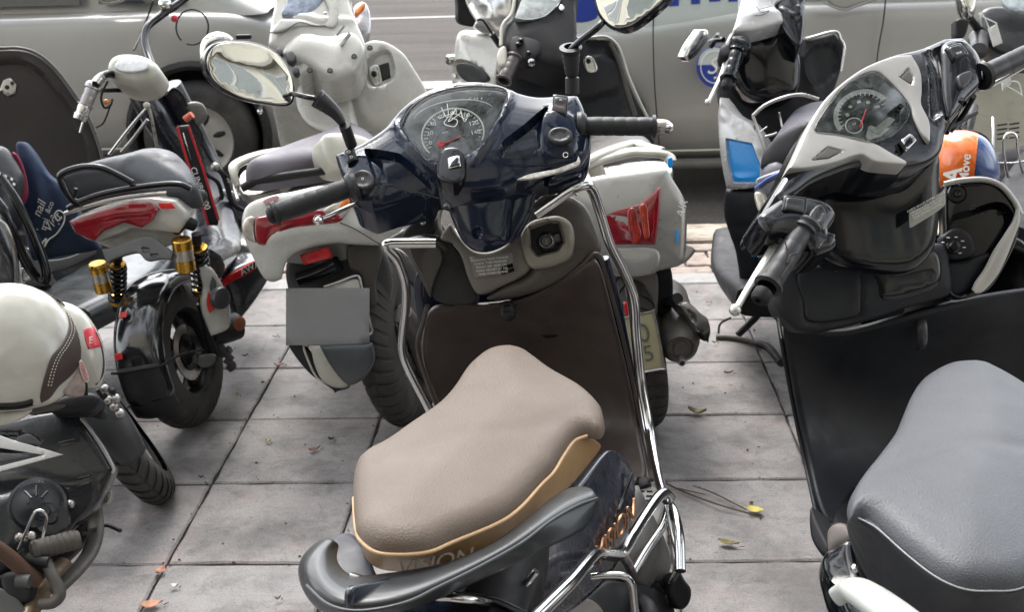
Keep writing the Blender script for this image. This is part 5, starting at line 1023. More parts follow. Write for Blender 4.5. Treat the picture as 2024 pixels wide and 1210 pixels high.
mc_ = Y(1345, 690, 2.98); ma = nrm(V(.02, -1, -.06))
mf = lathe('muffler', [(.001, .0), (.018, .004), (.02, -.006), (.030, -.006), (.036, .0), (.050, -.02), (.058, -.05), (.060, -.10), (.060, -.34), (.05, -.38), (.001, -.39)], mc_, ma, ms, Sv, 36)
lathe('muffler_tip', [(.001, .012), (.009, .014), (.0105, .010), (.0105, -.01)], Y(1347, 714, 2.965), ma, alu, Sv, 16); lathe('muffler_bore', [(.001, .013), (.006, .0145)], Y(1347, 714, 2.965), ma, deep, Sv, 12)
relief('heat_shield', [(1342, 602, 1), (1362, 598), (1385, 618), (1400, 630), (1406, 655), (1402, 672, 1), (1388, 660), (1376, 655), (1372, 640)], PL(1375, 635, 3.0, (.3, -.9, .3)), steel, Sv, th=.06, r=.006, step=.01, dents=[([(1360, 612), (1374, 622), (1378, 640), (1364, 634)], -.01, .005)])
relief('heat_shield', [(1388, 658, 1), (1404, 655, 1), (1402, 676, 1), (1394, 672, 1)], PL(1396, 665, 2.98, (.3, -.9, .3)), deep, Sv, th=.03, r=.004, smooth=False, step=.01)
relief('side_peg', [(1352, 486), (1362, 484), (1376, 494), (1366, 510), (1350, 522), (1344, 520)], PL(1360, 503, 3.15, (.4, -.8, .4)), steel, Sv, th=.04, r=.006, step=.008)
wheel(Sv, V(.19, 3.22, .265), nrm(V(.97, .14, .14)), .268, .11, steel, tread='block')
# front end of the silver scooter
sd_ = PL(1060, 60, 3.95, (.05, -.72, .69))
relief('handlebar_cover', [(1020, -30), (1012, 26), (997, 46), (991, 70), (990, 95), (1010, 105), (1040, 110), (1090, 125), (1130, 120), (1140, 70), (1138, 10), (1135, -30)], sd_, blackm, Sv, th=.12, r=.016, dome=.02, ds=.06, step=.014)
relief('instrument_cover', [(1018, 34), (1022, 20), (1034, -10), (1045, -30), (1108, -30), (1105, 4), (1078, 29), (1055, 37), (1030, 38)], sd_.up(.022), mat('dial_pale', (.34, .36, .36), .12, 0, 1, dirt=.4, dscale=40), Sv, th=.01, r=.005, dome=.008, step=.012)
tube('cover_rim', [sd_.up(.024).at(*p) for p in ((1018, 35), (1040, 38), (1060, 36), (1080, 29), (1105, 5))], .003, chrome, Sv, n=6)
tube('cowl_edge', [sd_.up(.010).at(*p) for p in ((1018, -10), (1012, 26), (996, 45), (991, 62), (990, 90))], .006, cream, Sv, n=8)
eb = sd_.up(.02); e1 = relief('emblem', [(1110, 8), (1116, 14), (1110, 20), (1104, 14)], eb, chrome, Sv, th=.003, r=.001, step=.006)
relief('shoulder_cap', [(982, 110), (988, 92), (1000, 90), (1003, 118), (998, 130), (986, 128)], sd_.up(.016), cream, Sv, th=.04, r=.01, dome=.006, step=.01)
a_, b_ = sd_.up(.0).at(1018, 112), sd_.up(.0).at(995, 160); grip(Sv, a_, b_, .021, m=mat('grip_brown', (.07, .06, .06), .35), rings=3)
for u, v, q in ((1024, 86, 7), (1045, 103, 6), (1052, 122, 8), (1030, 78, 6)): ball('switch', sd_.up(.022).at(u, v), .010, blackg, Sv, sc=(1, 1, .6))
relief('switch_housing', [(1010, 72), (1040, 68), (1070, 80), (1068, 104), (1040, 118), (1008, 102)], sd_.up(.012), blackm, Sv, th=.04, r=.01, dome=.006, step=.012)
lathe('ignition_lock', [(.001, .01), (.010, .01), (.013, 0)], sd_.up(.01).at(1050, 124), sd_.n, chrome, Sv, 16)
mpS = PL(920, 20, 3.9, (.3, -.9, .1))
mS = relief('mirror', [(903, -30), (905, 10), (908, 44), (938, 53, 1), (942, 40), (925, 10), (915, -30)], mpS, blackm, Sv, th=.03, r=.006, step=.014); tube('mirror_rim', [mpS.up(.004).at(*p) for p in ((914, -20), (926, 14), (941, 40), (938, 52))], .004, chrome, mS, n=6)
tube('mirror_stalk', [Y(940, 40, 3.92), Y(954, 39, 3.93), Y(970, 62, 3.95), Y(984, 78, 3.96)], .004, blackm, mS, n=8); tube('mirror_socket', [Y(972, 66, 3.95), Y(988, 90, 3.97)], .010, rubber, mS, sub=1)
sl = PL(1170, 150, 4.1, (0, -.93, .36))
relief('leg_shield', [(980, 150), (1000, 120), (1100, 110), (1138, 70), (1158, 74), (1195, 72), (1215, 82), (1226, 104), (1240, 150), (1262, 200), (1280, 232), (1290, 300), (1200, 340), (1060, 340), (1000, 240)], sl, blackp, Sv, th=.05, r=.012, dome=.01, step=.02, dents=[([(1148, 200), (1222, 178), (1234, 210), (1240, 250), (1150, 260)], -.012, .012), ([(1160, 84), (1195, 84), (1214, 100), (1222, 120), (1190, 105), (1160, 110)], -.015, .02)])
tube('shield_edge', [sl.up(.008).at(*p) for p in ((1140, 75), (1160, 75), (1195, 72), (1216, 84), (1228, 106), (1242, 150), (1264, 200), (1280, 232))], .005, cream, Sv, n=8)
tube('shield_edge', [sl.up(.004).at(*p) for p in ((1205, 85), (1222, 120), (1238, 175), (1256, 230))], .009, greyp, Sv, n=8)
ls_ = relief('lock_plate', [(1153, 118), (1160, 110), (1172, 112), (1180, 128), (1180, 140), (1170, 144), (1158, 138)], sl.up(.012), chrome, Sv, th=.01, r=.004, step=.006); lathe('lock_barrel', [(.001, .006), (.007, .006), (.009, 0)], sl.up(.013).at(1163, 120), sl.n, deep, ls_, 14)
sweep('floor_pan', [V(-.05, 4.3, .30), V(0, 4.0, .27), V(.08, 3.6, .30)], [.17, .19, .15], [.03, .03, .05], blackm, Sv, p=4, fixed=True)
sweep('under_seat_body', [V(-.02, 3.8, .55), V(.06, 3.4, .58), V(.12, 3.15, .60)], [.12, .14, .12], [.15, .12, .06], silver, Sv, p=3, fixed=True)
wheel(Sv, V(-.10, 4.62, .26), nrm(V(.97, .2, .14)), .262, .10, steel)
sweep('front_shell', [V(-.06, 4.32, .35), V(-.07, 4.34, .6), V(-.08, 4.2, .92)], [.17, .20, .14], [.06, .07, .05], silver, Sv, p=3, up=(0, 1, .2))
# ================================================================== taxis at the kerb
def car(name, label, xf, xr, y0, yawd, flip, wheels, seams, zs):
    """side profile swept in y; xf front, xr rear ; y0 near side"""
    c = thing(name, label, 'car', ((xf+xr)/2, y0+.85, RZ), 'cars parked along the kerb'); s = 1 if xr > xf else -1; L = abs(xr-xf); ca = math.cos(R_(yawd)); sa = math.sin(R_(yawd))
    def T(t, d, z):   # t along from the front, d depth from near side, z height over road
        return V(xf+s*t*ca - (d)*sa*0, y0+d+t*sa*1.0, RZ+z)
    prof = [(0.00, .40, .26), (.02, .62, .24), (.10, .78, .2), (.35, .90, .12), (.9, .98, .06), (1.25, 1.0, .04), (2.2, .99, .02), (3.2, 1.0, .03), (3.9, 1.0, .06), (4.25, .96, .12), (4.38, .75, .18), (4.40, .40, .22)]
    k = L/4.4; rows = []
    for t, zt, inn in prof:
        t *= k; o = inn*1.0
        ring = [(o+.12, .17), (o+.03, .22), (o+.0, .34), (o-.012, .50), (o-.008, .62), (o+.012, zt-.10), (o+.045, zt-.03), (o+.12, zt)]
        ring = [(a, max(.17, b)) for a, b in ring]; r = [T(t, a, b) for a, b in ring]+[T(t, 1.72-a, b) for a, b in ring[::-1]]
        rows.append(r)
    body = grid('body', rows, carp, c, sub=3, solid=0, closed=True)
    dg = bpy.context.evaluated_depsgraph_get(); me = bpy.data.meshes.new_from_object(body.evaluated_get(dg)); body.modifiers.clear(); body.data = me
    bm = bmesh.new(); bm.from_mesh(me); wl = [T(t, .10, .34)-root_loc(c) for t in wheels]
    bmesh.ops.delete(bm, geom=[f for f in bm.faces if any((f.calc_center_median().x-w[0])**2+(f.calc_center_median().z-w[2])**2 < .352**2 for w in wl)], context='FACES'); bm.to_mesh(me); bm.free()
    # cabin
    cab = [(1.0, .98, .12), (1.7, 1.38, .26), (2.2, 1.47, .28), (3.1, 1.47, .28), (3.7, 1.30, .26), (4.2, .98, .18)]
    rows = [[T(t*k, i*.5+.05, .95), T(t*k, i, zt-.08 if zt > 1 else .97), T(t*k, i+.12, zt), T(t*k, 1.72-i-.12, zt), T(t*k, 1.72-i, zt-.08 if zt > 1 else .97), T(t*k, 1.67-i*.5, .95)] for t, zt, i in cab]
    grid('cabin', rows, carp, c, sub=2, solid=0, closed=False)
    gl_ = mat('car_glass', (.02, .025, .028), .05, 0, .6, dirt=.05)
    for a, b in ((1.55, 2.3), (2.42, 3.2), (3.3, 3.75)):
        for d, sg in ((.13, -1), (1.59, 1)):
            f = lambda t, z: T(t*k, d+sg*(-.0) + (.13*(z-.98)/.4)*(-sg) - (.012 if sg < 0 else -.012), z)
            relief_q = [f(a, 1.03), f(b, 1.03), f(b-.03, 1.36 if b < 3.5 else 1.22), f(a+(.12 if a < 2 else .03), 1.34 if a < 2 else 1.36)]
            mk('window', relief_q+[p+V(0, .01*-sg, 0) for p in relief_q], [(0, 1, 2, 3), (4, 5, 6, 7), (0, 1, 5, 4), (2, 3, 7, 6)], gl_, c, smooth=False)
    axn = nrm(V(-sa, -ca, 0))
    for t in wheels:
        cc = T(t, .14, .315)
        lathe('wheel_arch', [(.40, -.012), (.385, .0), (.372, .006), (.35, -.01), (.35, -.24), (.001, -.26)], T(t, -.006, .34), axn, mat('arch_black', (.012, .012, .012), .8), c, 40)
        wc_ = T(t, .05, .315); hb_ = wheel(c, wc_, axn, .315, .19, mat('alloy_silver', (.36, .35, .30), .35, .5, dust=.2), spokes=5, rimf=.66, tread='none', disc=False, sp_w=.05, tm=mat('car_tyre', (.015, .015, .015), .75, dust=.25))
        cv_ = lathe('wheel_cover', [(.001, .075), (.05, .075), (.07, .068), (.15, .055), (.19, .07), (.205, .06), (.205, .03)], wc_, axn, carp, c, 40); cv_.parent = hb_
        e1 = nrm(np.cross(axn, V(0, 0, 1)))
        for q_ in range(7):
            a_ = 6.283*q_/7+.2; d_ = e1*math.cos(a_)+V(0, 0, 1)*math.sin(a_)
            o = sweep('cover_slot', [wc_+d_*.085+axn*.066, wc_+d_*.115+axn*.062, wc_+d_*.15+axn*.058], [.006, .016, .010], [.004]*3, deep, c, up=axn, n=8, sub=3, fixed=True); o.parent = hb_
    for t, z0, z1, sl in seams:
        tube('door_seam', [T(t, -.016, z0), T(t+sl*.2, -.020, (z0+z1)/2), T(t+sl, -.006, z1)], .004, deep, c, n=6)
    tube('sill_line', [T(wheels[0]+.42, -.006, .275), T(L/2, -.012, .27), T(wheels[1]-.42, -.006, .275)], .006, mat('trim_beige', (.42, .40, .34), .3), c, n=8)
    tube('sill', [T(wheels[0]+.38, .01, .20), T(L/2, .008, .195), T(wheels[1]-.38, .01, .20)], .03, mat('sill_dark', (.10, .095, .085), .5), c, n=8)
    return c, T
yc = 6.02
tx, T1 = car('taxi', 'beige silver taxi with blue lettering and round blue door emblem, along the kerb at right', -.42, 4.2, yc, 2.2, 1, (.48, 3.55), [], 0)
# door lines placed from the photograph on the near side
def side(u, v, T=T1):      # point of the taxi's side under a pixel
    d = ray(u, v); n_ = V(-math.sin(R_(2.2)), math.cos(R_(2.2)), 0); o = T(1.5, -.018, .5); return CAM+d*(((o-CAM) @ n_)/(d @ n_))
for P_ in ([(1294, -20), (1291, 60), (1293, 150), (1298, 225), (1303, 290)], [(1752, -20), (1746, 40), (1738, 85), (1733, 130), (1738, 200), (1748, 270)]): tube('door_seam', [side(*p) for p in P_], .0035, deep, tx, n=6)
tpl = Plane(side(1400, 130), V(math.sin(R_(2.2)), -math.cos(R_(2.2)), 0))
decal_blue = mat('decal_blue', (.012, .04, .30), .35, dirt=.05); decal_pale = mat('decal_pale', (.50, .56, .56), .35, dirt=.05)
relief('pale_band', [(1190, -40, 1), (1760, -40, 1), (1480, 20), (1290, 52), (1120, 66), (1090, 40)], tpl.up(-.001), decal_pale, tx, th=.003, r=.001, step=.04)
relief('blue_band', [(1040, -40, 1), (1190, -40, 1), (1178, 36), (1100, 40), (1050, 20)], tpl.up(.003), decal_blue, tx, th=.002, r=.001, step=.04)
for u0, u1, vb in ((1322, 1342, 12), (1366, 1384, 8), (1402, 1424, 3), (1440, 1458, 3)):
    relief('letter_stroke', [(u0, -50, 1), (u1, -50, 1), (u1, vb-1, 1), (u0, vb, 1)], tpl.up(.003), decal_blue, tx, th=.002, r=.0005, smooth=False, step=.03)
lg = [(1414+37*math.cos(a), 132+41*math.sin(a)) for a in np.linspace(0, 2*math.pi, 25)[:-1]]
em = relief('round_emblem', lg, tpl.up(.003), decal_blue, tx, th=.002, r=.0005, step=.02)
relief('emblem_half', [(1379, 128, 1), (1384, 110), (1396, 98), (1414, 93), (1434, 100), (1447, 115), (1450, 127, 1)], tpl.up(.0045), decal_pale, em, th=.001, r=.0004, step=.02)
tube('emblem_ring', arc(tpl.up(.005), 1414, 132, 29, 32, 0, 355, 28), .0028, whitep, em, n=5, sub=1)
ptext('emblem_script', 'SJ', tpl.up(.0056), 1412, 131, 1440, 130, .115, whitep, em, shear=.35); 
# front of the taxi: lamp, fog recess and bumper line
tl_ = PL(950, 40, 6.02, (-.55, -.8, .22))
relief('head_lamp', [(915, -60), (1010, -60), (1030, -20), (1020, 40), (990, 66), (945, 62), (925, 30)], tl_, mat('lamp_chrome', (.42, .42, .42), .08, .7, 1, dirt=.4, dscale=18), tx, th=.05, r=.01, dome=.03, step=.03, bumps=[([(965, 0), (985, 20), (975, 44)], .02, .012), ([(930, -10), (950, 30)], .02, -.012)])
relief('fog_recess', [(902, 126), (935, 128), (958, 145), (962, 160), (930, 164), (908, 150)], PL(930, 140, 5.95, (-.55, -.8, .15)), deep, tx, th=.02, r=.004, step=.02)
tl2 = PL(960, 120, 5.98, (-.45, -.88, .14))
relief('bumper', [(905, 60), (960, 66), (1040, 60), (1060, 200), (1050, 300), (960, 300), (905, 240), (888, 170), (892, 105)], tl2, mat('bumper_silver', (.42, .41, .38), .25, .35, .5, dirt=.06, dscale=3), tx, th=.10, r=.04, dome=.06, ds=.15, step=.03, dents=[([(902, 122), (935, 124), (962, 142), (966, 162), (930, 168), (904, 154)], -.03, .02, 1)])
lathe('fog_lamp', [(.001, .01), (.02, .008), (.026, 0), (.026, -.03)], tl2.up(.0).at(886, 118), V(-.8, -.6, 0), chrome, tx, 16)
hm = relief('door_handle', [(1620, -30), (1700, -40), (1760, -20), (1720, 6), (1668, 18), (1640, 6)], tpl.up(.012), carp, tx, th=.04, r=.012, step=.03); tube('handle_edge', [tpl.up(.02).at(*p) for p in ((1625, 2), (1650, 14), (1672, 18), (1690, 12), (1715, 4))], .006, carp, hm, n=6)
t2_, T2 = car('taxi', 'beige silver car with its rear wheel showing, parked along the kerb at left', -5.76, -1.36, 6.38, 0, 1, (.85, 3.80), [], 0)
n2 = V(0, -1, 0); pl2 = Plane(T2(2.4, -.018, .5), n2)
tube('door_seam', [pl2.at(*p) for p in ((310, -20), (296, 22), (280, 62), (266, 98))], .0045, deep, t2_, n=6)
relief('door_handle', [(190, -20), (240, -22), (242, 0), (220, 8), (198, 4)], pl2.up(.012), chrome, t2_, th=.03, r=.012, step=.02)
# ================================================================== blue and white scooter behind the black one
B = thing('scooter', 'white and bright blue scooter with black inside panels and wire basket, before the taxi emblem', 'scooter', (.60, 3.6, 0), 'scooters parked on the pavement')
bd_ = PL(1500, 60, 3.72, (.05, -.72, .69))
whs = mat('white_silver', (.55, .55, .56), .2, .2, .6, dust=.08)
relief('cowl_top', [(1436, 78, 1), (1452, 50), (1466, 0), (1480, -40), (1600, -40), (1560, -10), (1532, 6), (1546, 24), (1550, 40, 1), (1500, 54), (1452, 60, 1), (1440, 88)], bd_.up(.02), whs, B, th=.06, r=.01, dome=.016, step=.012, bumps=[([(1460, 34), (1500, 30), (1544, 22)], .008, .006)])
for s_ in ([(1495, 12), (1505, 24), (1520, 20), (1510, 28), (1492, 30)], [(1500, 18), (1524, 12)]): tube('scrawl', [bd_.up(.034).at(*p) for p in s_], .0009, deep, B, n=5)
relief('cowl_side', [(1532, 4), (1560, -30), (1590, -30), (1592, 10), (1590, 60), (1580, 90), (1545, 50)], bd_.up(.008), blackg, B, th=.08, r=.012, dome=.016, step=.01, bumps=[([(1545, 20), (1570, 35), (1580, 10)], .008, .008)])
relief('steering_cover', [(1446, 62), (1500, 56), (1550, 44), (1578, 90), (1585, 140), (1570, 190), (1500, 200), (1460, 170), (1436, 110)], PL(1510, 120, 3.75, (0, -.93, .36)), blackg, B, th=.1, r=.02, dome=.02, step=.016, dents=[([(1495, 75), (1530, 68), (1520, 90)], -.008, .01)])
bs = PL(1530, 180, 3.85, (0, -.92, .38))
relief('leg_shield', [(1422, 130), (1438, 100), (1500, 110), (1590, 72), (1600, 74), (1650, 62, 1), (1662, 78), (1670, 96), (1662, 140), (1640, 200), (1600, 280), (1540, 300), (1500, 270), (1450, 215), (1425, 200)], bs, blackp, B, th=.05, r=.012, dome=.01, step=.02, bumps=[([(1590, 110), (1600, 160), (1620, 200)], .014, .01)], dents=[([(1598, 100), (1650, 90), (1650, 140), (1620, 170), (1596, 150)], -.015, .014, 1)])
tube('shield_edge', [bs.up(.006).at(*p) for p in ((1592, 76), (1602, 74), (1650, 62), (1662, 78), (1669, 96), (1662, 140))], .005, chrome, B, n=8)
relief('switch_housing', [(1442, 70), (1460, 66), (1480, 72), (1486, 92), (1470, 98), (1446, 90)], bd_.up(.012), blackg, B, th=.04, r=.008, dome=.008, step=.008, bumps=[([(1450, 78), (1470, 84)], .005, .005)])
relief('grip_shroud', [(1424, 92), (1440, 82), (1462, 86), (1474, 98), (1466, 108), (1440, 112), (1428, 108)], bd_.up(.01), blackm, B, th=.05, r=.01, dome=.006, step=.01)
a_, b_ = bd_.at(1456, 100), bd_.at(1439, 158); grip(B, a_, b_, .021, m=blackg, rings=3); lathe('bar_end', [(.002, 0), (.016, 0), (.017, .02), (.012, .03), (.001, .03)], b_, b_-a_, blackm, B, 16)
lv = sweep('brake_lever', [bd_.up(-.02).at(1437, 112), bd_.up(-.02).at(1428, 145), bd_.up(-.02).at(1415, 172), bd_.up(-.02).at(1401, 200)], [.008, .009, .007, .006], [.004]*4, MATS['lever_silver'], B, n=10); ball('lever_tip', bd_.up(-.02).at(1399, 202), .010, MATS['lever_silver'], lv)
bm1 = PL(1378, 90, 3.9, (.55, -.8, .1))
bmi = relief('mirror', [(1352, 112, 1), (1362, 90), (1384, 58, 1), (1398, 58), (1402, 66, 1), (1400, 84), (1376, 112), (1362, 122, 1)], bm1, chromeb, B, th=.025, r=.006, step=.008, bumps=[([(1362, 110), (1390, 68)], .01, .004)])
relief('mirror_glass', [(1364, 108), (1374, 88), (1388, 70), (1394, 72), (1390, 84), (1372, 108)], bm1.up(.001), mat('glass_dark', (.10, .10, .10), .08, .8, dirt=.5, dscale=60), bmi, th=.004, r=.001, step=.01)
tube('mirror_stalk', [Y(1402, 82, 3.88), Y(1412, 76, 3.86), Y(1420, 66, 3.84)], .006, chrome, bmi); tube('mirror_socket', [Y(1404, 92, 3.86), Y(1414, 80, 3.85), Y(1430, 78, 3.82)], .009, blackg, bmi)
bp_ = PL(1460, 290, 3.62, (-.55, -.8, .2))
relief('side_fairing', [(1421, 192, 1), (1432, 205), (1450, 228), (1482, 246), (1512, 290, 1), (1514, 330), (1502, 366, 1), (1470, 374), (1434, 370, 1), (1426, 330), (1420, 280), (1418, 230)], bp_, whs, B, th=.06, r=.008, dome=.01, step=.012, dents=[([(1436, 274), (1486, 284), (1506, 336), (1494, 360), (1450, 360), (1440, 320)], -.02, .006)], bumps=[([(1424, 200), (1434, 230), (1480, 256), (1505, 300)], .006, .006)])
relief('blue_panel', [(1436, 274, 1), (1487, 284, 1), (1507, 336, 1), (1494, 361, 1), (1450, 361, 1), (1440, 320)], bp_.up(-.006), bluep, B, th=.02, r=.006, step=.010, bumps=[([(1448, 350), (1490, 352)], .006, .005)])
relief('front_bumper', [(1432, 374, 1), (1500, 376), (1505, 400), (1496, 449), (1488, 470), (1500, 500), (1490, 560), (1473, 573), (1462, 562), (1452, 500), (1440, 464), (1428, 420)], bp_.up(-.02), blackp, B, th=.10, r=.012, dome=.012, step=.014, bumps=[([(1444, 448), (1496, 450)], .006, -.006)])
relief('blue_panel', [(1504, 456), (1509, 472), (1496, 508, 1), (1484, 508, 1), (1490, 476)], PL(1496, 485, 3.50, (-.5, -.8, .2)), bluep, B, th=.02, r=.004, step=.008)
relief('silver_panel', [(1509, 466), (1516, 480), (1504, 506), (1496, 508), (1506, 480)], PL(1506, 485, 3.49, (-.5, -.8, .2)), whs, B, th=.02, r=.004, step=.008)
relief('foot_bracket', [(1458, 516, 1), (1488, 510, 1), (1492, 530), (1488, 560), (1474, 570), (1464, 556)], PL(1475, 540, 3.60, (-.4, -.85, .3)), alu, B, th=.05, r=.006, step=.010, dents=[([(1470, 534), (1482, 530), (1484, 556), (1474, 562)], -.015, .006)])
wheel(B, V(.72, 4.30, .26), nrm(V(.97, .2, .14)), .262, .10, steel)
bsp = Plane(Z(1590, 250, .80), (.0, -.1, 1))
relief('seat', [(1504, 304), (1512, 288), (1530, 262), (1548, 235), (1565, 215), (1585, 205), (1610, 200), (1640, 200), (1700, 260), (1700, 320), (1600, 330), (1520, 330)], bsp, mat('seat_purple', (.13, .125, .15), .45, bump=.2, bscale=300), B, th=.05, r=.03, dome=.02, step=.02, lift=0)
relief('seat_side', [(1508, 296), (1540, 262), (1600, 240), (1600, 330), (1540, 345), (1503, 336), (1500, 320)], PL(1540, 310, 3.2, (-.5, -.8, .3)), blackm, B, th=.08, r=.02, dome=.016, step=.016)
relief('tail_fairing', [(1494, 352), (1540, 334), (1600, 320), (1610, 400), (1560, 430), (1510, 428), (1492, 396), (1488, 372)], PL(1540, 380, 3.02, (-.4, -.88, .3)), mat('dark_blue_grey', (.035, .04, .055), .2, .2, .6), B, th=.08, r=.014, dome=.014, step=.014)
sweep('blue_stripe', [PL(1540, 380, 3.02, (-.4, -.88, .3)).up(.012).at(*p) for p in ((1492, 372), (1520, 352), (1552, 338))], [.004]*3, [.003]*3, mat('stripe_blue', (.01, .04, .3), .3), B, n=8)
relief('indicator_lens', [(1489, 384), (1500, 380), (1512, 400), (1506, 424), (1496, 414)], PL(1500, 400, 2.99, (-.5, -.83, .25)), clearl, B, th=.03, r=.006, dome=.004, step=.008)
bw = []
for P_, r_ in (([(1488, 229, 3.5), (1512, 208, 3.5), (1550, 192, 3.5), (1585, 187, 3.5), (1618, 196, 3.5)], .0055), ([(1488, 229, 3.5), (1500, 262, 3.48), (1514, 296, 3.46)], .005), ([(1490, 246, 3.5), (1494, 258, 3.5), (1504, 262, 3.48)], .003), ([(1512, 270, 3.47), (1528, 266, 3.47), (1536, 262, 3.47)], .004), ([(1540, 222, 3.5), (1543, 236, 3.5), (1546, 252, 3.48)], .003), ([(1500, 262, 3.48), (1516, 250, 3.5)], .002)):
    bw.append(tube('w', [Y(*p) for p in P_], r_, steel, B, n=7))
join('wire_basket', bw)
sweep('floor_pan', [V(.70, 4.1, .30), V(.68, 3.8, .27), V(.66, 3.4, .30)], [.17, .19, .15], [.03, .03, .05], blackm, B, p=4, fixed=True)
sweep('under_seat_body', [V(.70, 3.5, .55), V(.74, 3.2, .58), V(.78, 2.9, .60)], [.12, .14, .12], [.15, .12, .06], blackg, B, p=3, fixed=True)
wheel(B, V(.80, 3.0, .26), nrm(V(.97, -.1, .14)), .262, .10, steel)
ss = tube('side_stand', [Z(1512, 605, .12), Z(1490, 632, .06), Z(1458, 663, .012)], .012, blackm, B); tube('side_stand', [Z(1415, 667, .008), Z(1440, 668, .008), Z(1470, 672, .01), Z(1500, 682, .012)], .009, mat('stand_dirty', (.10, .09, .08), .7), B, n=8)
tube('stand_spring', [Z(1420, 660, .01), Z(1424, 640, .04), Z(1445, 628, .06)], .004, blackm, B, n=6); tube('centre_stand', [Z(1500, 680, .012), Z(1520, 688, .03), Z(1545, 718, .04)], .014, deep, B, n=8)
# ================================================================== electric scooter, left
E_ = thing('electric_scooter', 'white and red electric scooter with gold shock absorbers, its black rear wheel towards the camera', 'electric scooter', (-1.12, 3.4, 0), 'scooters parked on the pavement')
ew = mat('white_body', (.44, .435, .40), .25, 0, .5, dust=.1)
ep = PL(240, 440, 3.12, (.12, -.97, .12))
relief('tail_fairing', [(135, 438, 1), (180, 418, 1), (258, 396, 1), (300, 391, 1), (344, 396, 1), (368, 418, 1), (372, 432, 1), (352, 462, 1), (310, 458), (290, 456, 1), (262, 452), (240, 462), (204, 474, 1), (193, 480, 1), (172, 474), (146, 460, 1)], ep, ew, E_, th=.12, r=.010, dome=.01, step=.012, bumps=[([(318, 432), (345, 450)], .006, .004)])
relief('tail_lamp', [(137, 438, 1), (190, 420, 1), (258, 400, 1), (292, 400, 1), (313, 414, 1), (302, 436, 1), (280, 451, 1), (245, 440, 1), (204, 458, 1), (186, 477, 1), (150, 462, 1)], ep.up(.021), redl, E_, th=.03, r=.004, dome=.004, step=.008, smooth=False, bumps=[([(150, 444), (230, 424), (300, 418)], .006, .003)])
relief('side_reflector', [(310, 401, 1), (338, 401, 1), (346, 412, 1), (319, 413, 1)], ep.up(.019), redr, E_, th=.006, r=.002, smooth=False, step=.008)
relief('under_tail', [(190, 482, 1), (245, 452), (300, 448), (345, 462), (352, 480), (320, 492), (275, 488), (240, 500)], PL(270, 475, 3.16, (.1, -.9, -.3)), ew, E_, th=.06, r=.01, step=.012)
relief('plate_bracket', [(200, 492, 1), (222, 488), (270, 470), (300, 468), (342, 500, 1), (338, 514, 1), (318, 512), (290, 516), (270, 500), (225, 512), (212, 520)], PL(270, 495, 3.10, (0, -.9, .4)), mat('bracket_grey', (.12, .125, .13), .4, .4), E_, th=.012, r=.003, step=.010, dents=[([(280, 490), (294, 490), (296, 498), (282, 498)], -.006, .004), ([(298, 502), (312, 502), (312, 508), (298, 508)], -.006, .004)])
esp = Plane(Z(260, 330, .76), (.05, -.12, 1))
relief('seat', [(119, 346), (140, 330), (175, 317), (212, 307), (252, 298), (285, 289), (315, 288), (345, 297), (370, 322), (385, 350), (384, 372), (340, 372), (300, 366), (262, 350), (220, 342), (165, 345), (130, 352)], PL(260, 330, 3.25, (.0, -.55, .84)), mat('seat_charcoal', (.055, .06, .07), .42, bump=.2, bscale=300), E_, th=.06, r=.02, dome=.03, ds=.06, step=.014, bumps=[([(235, 335), (262, 318), (300, 308), (350, 320)], .008, .006)])
relief('seat_base', [(119, 350), (165, 345), (240, 345), (300, 368), (385, 372), (380, 400), (300, 405), (200, 410), (145, 405), (125, 378)], PL(250, 380, 3.28, (.0, -.9, .3)), deep, E_, th=.08, r=.01, step=.02)
for P_, r_, m_ in (([(160, 404), (140, 392), (122, 360), (120, 346), (140, 336), (170, 330), (200, 332), (230, 345), (262, 362)], .010, blackg), ([(135, 412), (160, 398), (210, 382), (290, 368), (350, 364), (378, 374)], .009, blackg), ([(128, 422), (180, 405), (250, 390), (330, 382)], .006, steel), ([(140, 396), (148, 384), (150, 372)], .005, blackm)):
    tube('grab_bar', [Y(u, v, 3.14) for u, v in P_], r_, m_, E_, n=12, sub=6)
# rear wheel, fender, shocks
exl = nrm(V(.96, -.12, .20))
hub_c = V(-1.135, 3.24, .222)
wheel(E_, hub_c, exl, .222, .105, mat('black_rim', (.02, .02, .022), .3, .5), spokes=5, rimf=.60)
ea = nrm(np.cross(exl, V(0, 0, 1))); eb_ = np.cross(ea, exl)
if eb_[2] < 0: eb_ = -eb_
if ea[1] > 0: ea = -ea      # towards the camera
fen = [hub_c+(ea*math.cos(t)+eb_*math.sin(t))*.250 for t in np.radians([-18, 5, 30, 55, 80, 105, 125])]
mat('fender_gloss', (.007, .008, .009), .12, 0, .8, dust=.03)
def fpt(t, x, r): t = math.radians(t); return hub_c+(ea*math.cos(t)+eb_*math.sin(t))*r+exl*x
fm_ = MATS['fender_gloss']
rows = [[fpt(t, x, r) for x, r in ((-.074, .205), (-.070, .236), (-.04, .252), (0, .257), (.04, .252), (.070, .236), (.074, .205))] for t in (-12, 5, 20, 35, 55, 75, 95, 118)]
grid('rear_fender', rows, fm_, E_, sub=2, solid=.004)
grid('mud_flap', [[fpt(t, x, r+(.003 if q_ % 2 else -.002)) for q_, (x, r) in enumerate(((-.070, .212), (-.066, .238), (-.036, .252), (0, .256), (.036, .252), (.066, .238), (.070, .212)))] for t in (14, 6, -2, -10, -17, -23)], mat('flap_black', (.008, .008, .009), .5, bump=1, bscale=18, dust=.1), E_, sub=2, solid=.003)
tube('fender_stay', [fpt(12, -.078, .236), fpt(12, -.04, .258), fpt(12, .04, .258), fpt(12, .078, .236), fpt(16, .085, .14), hub_c+exl*.08], .004, blackm, E_, n=8)
